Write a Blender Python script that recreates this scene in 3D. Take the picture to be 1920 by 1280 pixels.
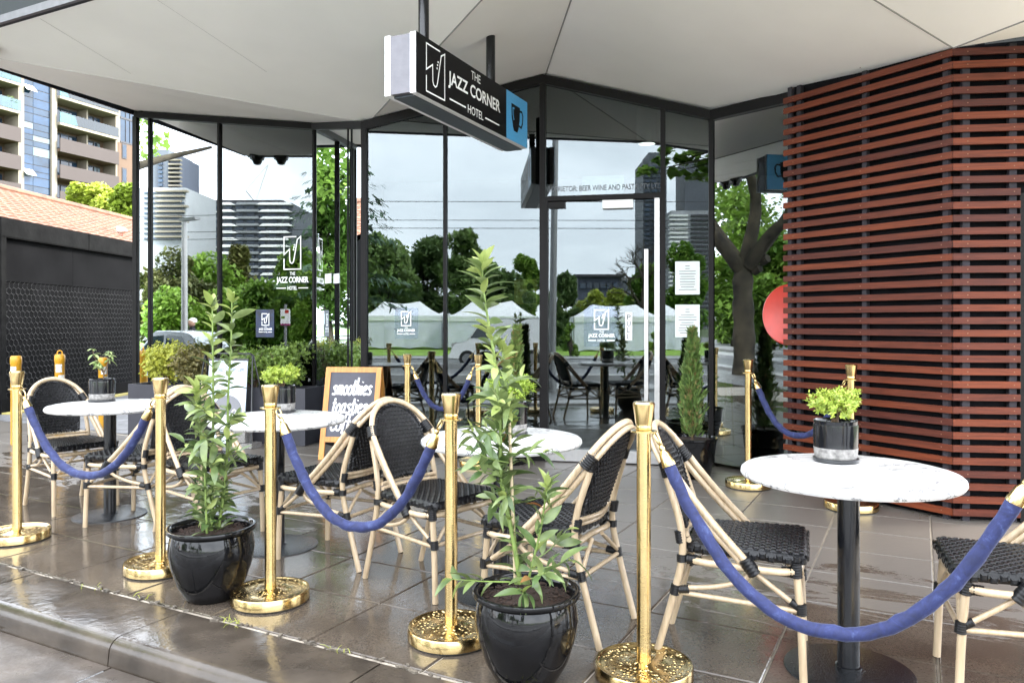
import bpy, math, random
from mathutils import Vector, Matrix, Quaternion
R = math.radians
rnd = random.Random(7)
for o in list(bpy.data.objects):
    bpy.data.objects.remove(o)
S = bpy.context.scene
COL = S.collection

# ------------------------------------------------------------------ camera
EYE = 1.28
cam_d = bpy.data.cameras.new('camera')
cam = bpy.data.objects.new('camera', cam_d)
COL.objects.link(cam)
cam.location = (0, 0, EYE)
cam.rotation_euler = (R(90), 0, 0)
cam_d.sensor_width = 36.0
cam_d.lens = 27.0
cam_d.shift_y = -0.0182
cam_d.clip_start = 0.05
cam_d.clip_end = 3000
S.camera = cam

# ------------------------------------------------------------------ world, sun, exposure
W = bpy.data.worlds.new('World')
S.world = W
W.use_nodes = True
wn, wl = W.node_tree.nodes, W.node_tree.links
bg = wn['Background']
sky = wn.new('ShaderNodeTexSky')
sky.sky_type = 'NISHITA'
sky.sun_disc = False
SUN_EL, SUN_AZ = 44.0, 84.0           # azimuth clockwise from +Y: veiled sun to the right of the camera
sky.sun_elevation = R(SUN_EL)
sky.sun_rotation = R(SUN_AZ)
tc = wn.new('ShaderNodeTexCoord')
mp = wn.new('ShaderNodeMapping')
mp.inputs['Scale'].default_value = (1.6, 1.6, 4.2)
nz = wn.new('ShaderNodeTexNoise')
nz.inputs['Scale'].default_value = 2.3
nz.inputs['Detail'].default_value = 8
nz.inputs['Roughness'].default_value = 0.55
nz.inputs['Distortion'].default_value = 0.25
cr = wn.new('ShaderNodeValToRGB')
cr.color_ramp.elements[0].position = 0.36
cr.color_ramp.elements[0].color = (11.2, 11.9, 13.0, 1)
cr.color_ramp.elements[1].position = 0.66
cr.color_ramp.elements[1].color = (15.4, 16.1, 17.2, 1)
mx = wn.new('ShaderNodeMixRGB')
mx.inputs['Fac'].default_value = 0.88
wl.new(tc.outputs['Generated'], mp.inputs['Vector'])
wl.new(mp.outputs['Vector'], nz.inputs['Vector'])
wl.new(nz.outputs['Fac'], cr.inputs['Fac'])
wl.new(sky.outputs['Color'], mx.inputs['Color1'])
wl.new(cr.outputs['Color'], mx.inputs['Color2'])
wl.new(mx.outputs['Color'], bg.inputs['Color'])
bg.inputs['Strength'].default_value = 0.13

sun_d = bpy.data.lights.new('sun', 'SUN')
sun_d.energy = 2.7
sun_d.angle = R(12)
sun_d.color = (1.0, 0.95, 0.87)
sun = bpy.data.objects.new('sun', sun_d)
COL.objects.link(sun)
_az = R(SUN_AZ)
_d = Vector((math.sin(_az) * math.cos(R(SUN_EL)), math.cos(_az) * math.cos(R(SUN_EL)), math.sin(R(SUN_EL))))
sun.rotation_euler = (-_d).to_track_quat('-Z', 'Y').to_euler()
sun.location = _d * 60

S.view_settings.view_transform = 'Standard'
S.view_settings.look = 'None'
S.view_settings.gamma = 1.0
S.view_settings.exposure = 2.1
S.view_settings.use_curve_mapping = False
S.render.engine = 'CYCLES'
S.cycles.use_denoising = True
S.cycles.max_bounces = 9
S.cycles.diffuse_bounces = 4
S.cycles.glossy_bounces = 5
S.cycles.transmission_bounces = 4
S.cycles.transparent_max_bounces = 12
S.cycles.caustics_reflective = False
S.cycles.caustics_refractive = False
S.cycles.sample_clamp_indirect = 12
S.cycles.use_adaptive_sampling = True
S.cycles.adaptive_threshold = 0.015

# ------------------------------------------------------------------ photo geometry helpers
FPX = 1440.0
HOR = 605.0
def P(u, v, z=0.0):
    Y = FPX * (EYE - z) / (v - HOR)
    return Vector(((u - 960) / FPX * Y, Y, z))
def U(u, Y, z=0.0):
    return Vector(((u - 960) / FPX * Y, Y, z))
def ZV(v, Y):
    return EYE + (HOR - v) * Y / FPX
E1 = Vector((0.883, -0.469, 0))       # along the street
E2 = Vector((0.469, 0.883, 0))        # from the street to the building
def ST(s1, s2, z=0.0):
    p = E1 * s1 + E2 * s2
    return Vector((p.x, p.y, z))
# facade corners in plan
L0 = Vector((-4.45, 9.09, 0)); B0 = Vector((-2.18, 8.45, 0)); A0 = Vector((-1.437, 7.484, 0))
A1 = Vector((1.777, 6.86, 0)); C1 = Vector((2.45, 5.95, 0))
def facet(p, q):
    d = (q - p).normalized()
    n = Vector((d.y, -d.x, 0))
    if n.y > 0 and abs(n.y) > 0.3: n = -n
    if n.dot(-p) < 0: n = -n
    return (p, n)
FA, FB, FL, FC = facet(A0, A1), facet(B0, A0), facet(L0, B0), facet(A1, C1)
def refl(f, v):
    p, n = f
    k = (v - p).dot(n)
    return Vector((v.x - 2 * k * n.x, v.y - 2 * k * n.y, v.z))
def M(f, u, Y, z=0.0):
    """where a thing really stands that the glass facet f shows at column u, path depth Y"""
    return refl(f, U(u, Y, z))
def on_line(p, q, u):
    k = (u - 960) / FPX
    d = q - p
    t = (k * p.y - p.x) / (d.x - k * d.y)
    return p + d * t, t

# ------------------------------------------------------------------ object helpers
def tag(o, label=None, cat=None, group=None, kind=None):
    if label: o['label'] = label
    if cat: o['category'] = cat
    if group: o['group'] = group
    if kind: o['kind'] = kind
    return o
def thing(name, label, cat, loc=(0, 0, 0), rz=0.0, group=None):
    o = bpy.data.objects.new(name, None)
    o.empty_display_size = 0.1
    COL.objects.link(o)
    o.location = loc
    o.rotation_euler = (0, 0, rz)
    return tag(o, label, cat, group)
def inst(name, mesh, parent, mtx=None):
    o = bpy.data.objects.new(name, mesh)
    COL.objects.link(o)
    if parent is not None: o.parent = parent
    if mtx is not None: o.matrix_basis = mtx
    return o
def dup(root, loc, rz, label, group=None):
    kids = {}
    for c in root.children_recursive: kids.setdefault(c.parent.name, []).append(c)
    def cp(o, par):
        n = o.copy(); COL.objects.link(n)
        if par is not None: n.parent = par
        for c in kids.get(o.name, []): cp(c, n)
        return n
    n = cp(root, None)
    n.location = loc; n.rotation_euler = (0, 0, rz); n['label'] = label
    if group: n['group'] = group
    return n

def frame_from(d):
    d = d.normalized()
    up = Vector((0, 0, 1)) if abs(d.z) < 0.95 else Vector((1, 0, 0))
    x = d.cross(up).normalized()
    y = x.cross(d).normalized()
    return x, y, d
def smooth_path(pts, n=6, closed=False):
    pts = [Vector(p) for p in pts]
    out = []
    N = len(pts)
    rng = range(N if closed else N - 1)
    for i in rng:
        if closed:
            p0, p1, p2, p3 = pts[(i - 1) % N], pts[i], pts[(i + 1) % N], pts[(i + 2) % N]
        else:
            p1, p2 = pts[i], pts[i + 1]
            p0 = pts[i - 1] if i > 0 else p1 * 2 - p2
            p3 = pts[i + 2] if i + 2 < N else p2 * 2 - p1
        for k in range(n):
            t = k / n
            out.append(0.5 * ((2 * p1) + (p2 - p0) * t + (2 * p0 - 5 * p1 + 4 * p2 - p3) * t * t + (3 * p1 - p0 - 3 * p2 + p3) * t ** 3))
    if not closed: out.append(pts[-1])
    return out

class MB:
    def __init__(s):
        s.v = []; s.f = []; s.m = []; s.cm = 0
    def add(s, vs, fs):
        b = len(s.v)
        s.v += [tuple(x) for x in vs]
        for f in fs:
            s.f.append([b + i for i in f]); s.m.append(s.cm)
        return s
    def box(s, c, size, rz=0.0, mtx=None):
        hx, hy, hz = [x / 2 for x in size]
        vs = [Vector((x, y, z)) for x in (-hx, hx) for y in (-hy, hy) for z in (-hz, hz)]
        if mtx is not None: vs = [mtx @ v for v in vs]
        elif rz: 
            q = Matrix.Rotation(rz, 3, 'Z'); vs = [q @ v for v in vs]
        c = Vector(c)
        vs = [v + c for v in vs]
        return s.add(vs, [(0, 1, 3, 2), (4, 6, 7, 5), (0, 4, 5, 1), (2, 3, 7, 6), (0, 2, 6, 4), (1, 5, 7, 3)])
    def prism(s, poly, off):
        """poly: 3d points (planar), off: extrusion vector"""
        off = Vector(off); n = len(poly)
        vs = [Vector(p) for p in poly] + [Vector(p) + off for p in poly]
        fs = [tuple(range(n))[::-1], tuple(range(n, 2 * n))]
        fs += [(i, (i + 1) % n, n + (i + 1) % n, n + i) for i in range(n)]
        return s.add(vs, fs)
    def quad(s, a, b, c, d):
        return s.add([a, b, c, d], [(0, 1, 2, 3)])
    def tube(s, path, r, seg=8, caps=True, closed=False):
        path = [Vector(p) for p in path]
        n = len(path)
        rr = r if hasattr(r, '__len__') else [r] * n
        rings = []
        px = None
        for i, p in enumerate(path):
            if closed: d = path[(i + 1) % n] - path[i - 1]
            else: d = path[min(i + 1, n - 1)] - path[max(i - 1, 0)]
            if d.length < 1e-9: d = Vector((0, 0, 1))
            d.normalize()
            if px is None:
                x, y, _ = frame_from(d); y = d.cross(x)
            else:
                x = px - d * px.dot(d)
                if x.length < 1e-6: x = frame_from(d)[0]
                x.normalize(); y = d.cross(x)
            px = x
            rings.append([p + (x * math.cos(2 * math.pi * k / seg) + y * math.sin(2 * math.pi * k / seg)) * rr[i] for k in range(seg)])
        vs = [v for ring in rings for v in ring]
        fs = []
        for i in range(n if closed else n - 1):
            a, b = i * seg, ((i + 1) % n) * seg
            for k in range(seg):
                k2 = (k + 1) % seg
                fs.append((a + k, a + k2, b + k2, b + k))
        if caps and not closed:
            fs.append(tuple(range(seg))[::-1]); fs.append(tuple((n - 1) * seg + k for k in range(seg)))
        return s.add(vs, fs)
    def lathe(s, prof, seg=24, c=(0, 0, 0), caps=True):
        c = Vector(c); vs = []; fs = []
        for r, z in prof:
            for k in range(seg):
                a = 2 * math.pi * k / seg
                vs.append(c + Vector((r * math.cos(a), r * math.sin(a), z)))
        for i in range(len(prof) - 1):
            for k in range(seg):
                k2 = (k + 1) % seg
                fs.append((i * seg + k, i * seg + k2, (i + 1) * seg + k2, (i + 1) * seg + k))
        if caps:
            fs.append(tuple(range(seg))[::-1])
            fs.append(tuple((len(prof) - 1) * seg + k for k in range(seg)))
        return s.add(vs, fs)
    def mesh(s, mats, smooth=None, name='mesh'):
        me = bpy.data.meshes.new(name)
        me.from_pydata(s.v, [], s.f)
        if not isinstance(mats, (list, tuple)): mats = [mats]
        for m in mats: me.materials.append(m)
        if len(mats) > 1: me.polygons.foreach_set('material_index', s.m)
        if smooth is not None:
            me.polygons.foreach_set('use_smooth', [True] * len(me.polygons))
            me.set_sharp_from_angle(angle=R(smooth))
        me.update()
        return me
    def build(s, name, mats, parent=None, smooth=None, label=None):
        o = inst(name, s.mesh(mats, smooth, name), parent)
        if label: o['label'] = label
        return o

# ------------------------------------------------------------------ materials
def nt(name):
    m = bpy.data.materials.new(name)
    m.use_nodes = True
    t = m.node_tree
    return m, t.nodes, t.links, t.nodes['Principled BSDF']
def pos(N, L, scale=(1, 1, 1), obj=False):
    if obj:
        g = N.new('ShaderNodeTexCoord').outputs['Object']
    else:
        g = N.new('ShaderNodeNewGeometry').outputs['Position']
    mp = N.new('ShaderNodeMapping')
    mp.inputs['Scale'].default_value = scale
    L.new(g, mp.inputs['Vector'])
    return mp.outputs['Vector']
def noise(N, L, vec, scale, detail=4, rough=0.5, dist=0.0):
    n = N.new('ShaderNodeTexNoise')
    n.inputs['Scale'].default_value = scale
    n.inputs['Detail'].default_value = detail
    n.inputs['Roughness'].default_value = rough
    n.inputs['Distortion'].default_value = dist
    L.new(vec, n.inputs['Vector'])
    return n.outputs['Fac']
def ramp(N, L, fac, stops):
    c = N.new('ShaderNodeValToRGB')
    e = c.color_ramp.elements
    while len(e) < len(stops): e.new(0.5)
    for i, (p_, col) in enumerate(stops):
        e[i].position = p_
        e[i].color = (*col, 1) if len(col) == 3 else col
    L.new(fac, c.inputs['Fac'])
    return c.outputs['Color']
def bump(N, L, h, strength, dist=0.01, bsdf=None):
    b = N.new('ShaderNodeBump')
    b.inputs['Strength'].default_value = strength
    b.inputs['Distance'].default_value = dist
    L.new(h, b.inputs['Height'])
    if bsdf is not None: L.new(b.outputs['Normal'], bsdf.inputs['Normal'])
    return b.outputs['Normal']
def mat(name, col, rough=0.5, metal=0.0, var=0.0, scale=6.0, bmp=0.0, bscale=40.0, obj=False, stretch=(1, 1, 1), spec=None, coat=0.0, rvar=0.0, detail=5):
    m, N, L, b = nt(name)
    b.inputs['Base Color'].default_value = (*col, 1)
    b.inputs['Roughness'].default_value = rough
    b.inputs['Metallic'].default_value = metal
    if spec is not None: b.inputs['Specular IOR Level'].default_value = spec
    if coat: 
        b.inputs['Coat Weight'].default_value = coat
        b.inputs['Coat Roughness'].default_value = 0.05
    if var or bmp or rvar:
        v = pos(N, L, stretch, obj)
        if var:
            f = noise(N, L, v, scale, detail)
            lo = tuple(max(0, c * (1 - var)) for c in col); hi = tuple(min(1, c * (1 + var)) for c in col)
            L.new(ramp(N, L, f, [(0.28, lo), (0.72, hi)]), b.inputs['Base Color'])
        if rvar:
            f2 = noise(N, L, v, scale * 1.7, 4)
            L.new(ramp(N, L, f2, [(0.3, (max(0.02, rough - rvar),) * 3), (0.7, (min(1, rough + rvar),) * 3)]), b.inputs['Roughness'])
        if bmp:
            bump(N, L, noise(N, L, v, bscale, 3), bmp, 0.01, b)
    return m
def m_tile():
    m, N, L, b = nt('wet_bluestone_tile')
    v = pos(N, L)
    c1 = noise(N, L, v, 2.2, 6, 0.6)
    c2 = noise(N, L, v, 95, 3, 0.6)
    base = ramp(N, L, c1, [(0.3, (0.053, 0.041, 0.031)), (0.7, (0.108, 0.087, 0.067))])
    sp = ramp(N, L, c2, [(0.35, (0.72,) * 3), (0.7, (1.2,) * 3)])
    mu = N.new('ShaderNodeMixRGB'); mu.blend_type = 'MULTIPLY'; mu.inputs['Fac'].default_value = 1
    L.new(base, mu.inputs['Color1']); L.new(sp, mu.inputs['Color2'])
    # how wet: fully wet by the kerb, drying in streaks under the awning
    g = N.new('ShaderNodeNewGeometry')
    dt = N.new('ShaderNodeVectorMath'); dt.operation = 'DOT_PRODUCT'
    dt.inputs[1].default_value = tuple(E2)
    L.new(g.outputs['Position'], dt.inputs[0])
    rt = N.new('ShaderNodeMapping'); rt.inputs['Rotation'].default_value = (0, 0, -math.atan2(E1.y, E1.x))
    L.new(g.outputs['Position'], rt.inputs['Vector'])
    sc_ = N.new('ShaderNodeMapping'); sc_.inputs['Scale'].default_value = (1.0, 3.2, 1)
    L.new(rt.outputs['Vector'], sc_.inputs['Vector'])
    w1 = noise(N, L, sc_.outputs['Vector'], 1.7, 9, 0.68, 0.8)
    ad = N.new('ShaderNodeMath'); ad.operation = 'MULTIPLY_ADD'
    ad.inputs[1].default_value = 4.6; L.new(w1, ad.inputs[0]); L.new(dt.outputs['Value'], ad.inputs[2])
    mr = N.new('ShaderNodeMapRange')
    mr.inputs['From Min'].default_value = 6.15; mr.inputs['From Max'].default_value = 6.5
    L.new(ad.outputs[0], mr.inputs['Value'])          # 0 wet, 1 dry
    dry = N.new('ShaderNodeMixRGB'); dry.inputs['Color2'].default_value = (0.142, 0.128, 0.114, 1)
    md = N.new('ShaderNodeMath'); md.operation = 'MULTIPLY'; md.inputs[1].default_value = 0.75
    L.new(mr.outputs['Result'], md.inputs[0])
    L.new(md.outputs[0], dry.inputs['Fac']); L.new(mu.outputs['Color'], dry.inputs['Color1'])
    L.new(dry.outputs['Color'], b.inputs['Base Color'])
    wr = noise(N, L, v, 7, 5, 0.6)
    r0 = ramp(N, L, wr, [(0.35, (0.04,) * 3), (0.62, (0.16,) * 3)])
    rm = N.new('ShaderNodeMixRGB'); rm.inputs['Color2'].default_value = (0.36, 0.36, 0.36, 1)
    L.new(mr.outputs['Result'], rm.inputs['Fac']); L.new(r0, rm.inputs['Color1'])
    L.new(rm.outputs['Color'], b.inputs['Roughness'])
    h1 = noise(N, L, v, 34, 4, 0.6)
    h2 = noise(N, L, v, 3.0, 2)
    mh = N.new('ShaderNodeMath'); mh.operation = 'MULTIPLY_ADD'; mh.inputs[1].default_value = 2.2
    L.new(h2, mh.inputs[0]); L.new(h1, mh.inputs[2])
    bump(N, L, mh.outputs[0], 0.13, 0.006, b)
    b.inputs['IOR'].default_value = 1.45
    return m
def m_velvet():
    m, N, L, b = nt('blue_velvet')
    v = pos(N, L, (1, 1, 1), True)
    f = noise(N, L, v, 17, 6, 0.72, 1.2)
    L.new(ramp(N, L, f, [(0.34, (0.006, 0.009, 0.040)), (0.56, (0.014, 0.021, 0.088)), (0.72, (0.055, 0.078, 0.18))]), b.inputs['Base Color'])
    b.inputs['Roughness'].default_value = 0.8
    b.inputs['Sheen Weight'].default_value = 0.2
    b.inputs['Sheen Roughness'].default_value = 0.4
    b.inputs['Sheen Tint'].default_value = (0.55, 0.62, 0.9, 1)
    bump(N, L, noise(N, L, v, 70, 3), 0.35, 0.006, b)
    return m
def m_brass(name, drops):
    m, N, L, b = nt(name)
    v = pos(N, L, (1, 1, 1), True)
    f = noise(N, L, v, 9, 4)
    L.new(ramp(N, L, f, [(0.3, (0.55, 0.40, 0.175)), (0.7, (0.66, 0.495, 0.235))]), b.inputs['Base Color'])
    b.inputs['Metallic'].default_value = 1
    b.inputs['Roughness'].default_value = 0.19
    if drops:
        vo = N.new('ShaderNodeTexVoronoi'); vo.inputs['Scale'].default_value = drops
        L.new(v, vo.inputs['Vector'])
        inv = ramp(N, L, vo.outputs['Distance'], [(0.12, (1, 1, 1)), (0.42, (0, 0, 0))])
        big = ramp(N, L, noise(N, L, v, 22, 3), [(0.3, (0.3,) * 3), (0.6, (1,) * 3)])
        mu = N.new('ShaderNodeMath'); mu.operation = 'MULTIPLY'
        L.new(inv, mu.inputs[0]); L.new(big, mu.inputs[1])
        bump(N, L, mu.outputs[0], 0.65 if drops < 100 else 0.12, 0.009 if drops < 100 else 0.004, b)
    return m
def m_marble():
    m, N, L, b = nt('white_marble')
    v = pos(N, L, (1.0, 2.2, 1), True)
    f = noise(N, L, v, 4.6, 8, 0.6, 1.7)
    vein = ramp(N, L, f, [(0.478, (0.54, 0.53, 0.515)), (0.494, (0.085, 0.083, 0.083)), (0.510, (0.18, 0.177, 0.175)), (0.535, (0.54, 0.53, 0.515))])
    msk = ramp(N, L, noise(N, L, v, 1.9, 2), [(0.36, (0, 0, 0)), (0.46, (1, 1, 1))])
    mi = N.new('ShaderNodeMixRGB'); mi.inputs['Color1'].default_value = (0.66, 0.65, 0.635, 1)
    L.new(msk, mi.inputs['Fac']); L.new(vein, mi.inputs['Color2'])
    L.new(mi.outputs['Color'], b.inputs['Base Color'])
    b.inputs['Roughness'].default_value = 0.3
    return m
def m_cane():
    m, N, L, b = nt('cane_tube')
    v = pos(N, L, (14, 14, 1.5), True)
    f = noise(N, L, v, 5, 4)
    L.new(ramp(N, L, f, [(0.3, (0.355, 0.262, 0.162)), (0.55, (0.455, 0.345, 0.220)), (0.8, (0.51, 0.40, 0.270))]), b.inputs['Base Color'])
    b.inputs['Roughness'].default_value = 0.35
    b.inputs['Coat Weight'].default_value = 0.3
    b.inputs['Coat Roughness'].default_value = 0.15
    bump(N, L, noise(N, L, v, 6, 3), 0.12, 0.003, b)
    return m
def m_slat():
    m, N, L, b = nt('merbau_slat')
    oi = N.new('ShaderNodeObjectInfo')
    v = pos(N, L, (1.2, 1.2, 26))
    f = noise(N, L, v, 3.5, 6, 0.6, 0.3)
    g1 = ramp(N, L, f, [(0.3, (0.042, 0.011, 0.0075)), (0.7, (0.088, 0.021, 0.0125))])
    g2 = ramp(N, L, f, [(0.3, (0.095, 0.021, 0.009)), (0.7, (0.185, 0.042, 0.014))])
    mi = N.new('ShaderNodeMixRGB'); L.new(oi.outputs['Random'], mi.inputs['Fac'])
    L.new(g1, mi.inputs['Color1']); L.new(g2, mi.inputs['Color2'])
    L.new(mi.outputs['Color'], b.inputs['Base Color'])
    b.inputs['Roughness'].default_value = 0.48
    b.inputs['Specular IOR Level'].default_value = 0.22
    bump(N, L, f, 0.25, 0.004, b)
    return m
def m_glass(name, tint, ripple=0.0, refl=0.0):
    m, N, L, b = nt(name)
    N.remove(b)
    out = N['Material Output']
    gl = N.new('ShaderNodeBsdfGlossy'); gl.inputs['Roughness'].default_value = 0.0
    gl.inputs['Color'].default_value = (0.93, 0.98, 1.0, 1)
    tr = N.new('ShaderNodeBsdfTransparent'); tr.inputs['Color'].default_value = (*tint, 1)
    fr = N.new('ShaderNodeFresnel'); fr.inputs['IOR'].default_value = 1.52
    ad = N.new('ShaderNodeMath'); ad.operation = 'MULTIPLY_ADD'; ad.use_clamp = True
    ad.inputs[1].default_value = 1.25; ad.inputs[2].default_value = refl
    L.new(fr.outputs[0], ad.inputs[0])
    mi = N.new('ShaderNodeMixShader')
    L.new(ad.outputs[0], mi.inputs['Fac']); L.new(tr.outputs[0], mi.inputs[1]); L.new(gl.outputs[0], mi.inputs[2])
    if ripple:
        v = pos(N, L, (0.6, 0.6, 2.2))
        nn = bump(N, L, noise(N, L, v, 1.1, 2, 0.4), ripple, 0.01)
        L.new(nn, gl.inputs['Normal'])
    L.new(mi.outputs[0], out.inputs['Surface'])
    return m
def m_leaf(name, a, b_, scale=9.0, rough=0.4, trans=0.3, obj=False):
    m, N, L, b = nt(name)
    v = pos(N, L, (1, 1, 1), obj)
    f = noise(N, L, v, scale, 3)
    if not obj:
        oi = N.new('ShaderNodeObjectInfo')
        ad = N.new('ShaderNodeMath'); ad.operation = 'MULTIPLY_ADD'; ad.inputs[1].default_value = 0.35; 
        L.new(oi.outputs['Random'], ad.inputs[0]); L.new(f, ad.inputs[2])
        sb = N.new('ShaderNodeMath'); sb.operation = 'SUBTRACT'; sb.inputs[1].default_value = 0.17
        L.new(ad.outputs[0], sb.inputs[0]); f = sb.outputs[0]
    col = ramp(N, L, f, [(0.3, a), (0.7, b_)])
    L.new(col, b.inputs['Base Color'])
    b.inputs['Roughness'].default_value = rough
    out = N['Material Output']
    tl = N.new('ShaderNodeBsdfTranslucent'); L.new(col, tl.inputs['Color'])
    mi = N.new('ShaderNodeMixShader'); mi.inputs['Fac'].default_value = trans
    L.new(b.outputs[0], mi.inputs[1]); L.new(tl.outputs[0], mi.inputs[2])
    L.new(mi.outputs[0], out.inputs['Surface'])
    return m
def m_emit(name, col, s):
    m, N, L, b = nt(name)
    b.inputs['Emission Color'].default_value = (*col, 1)
    b.inputs['Emission Strength'].default_value = s
    return m
def m_soil():
    m, N, L, b = nt('potting_soil')
    v = pos(N, L)
    f = noise(N, L, v, 120, 4, 0.7)
    L.new(ramp(N, L, f, [(0.35, (0.012, 0.007, 0.005)), (0.6, (0.06, 0.03, 0.018)), (0.8, (0.15, 0.075, 0.04))]), b.inputs['Base Color'])
    b.inputs['Roughness'].default_value = 0.85
    bump(N, L, f, 1.0, 0.02, b)
    return m
def m_hexwire():
    return mat('galvanised_wire', (0.06, 0.058, 0.056), 0.6, 0.3)
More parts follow.
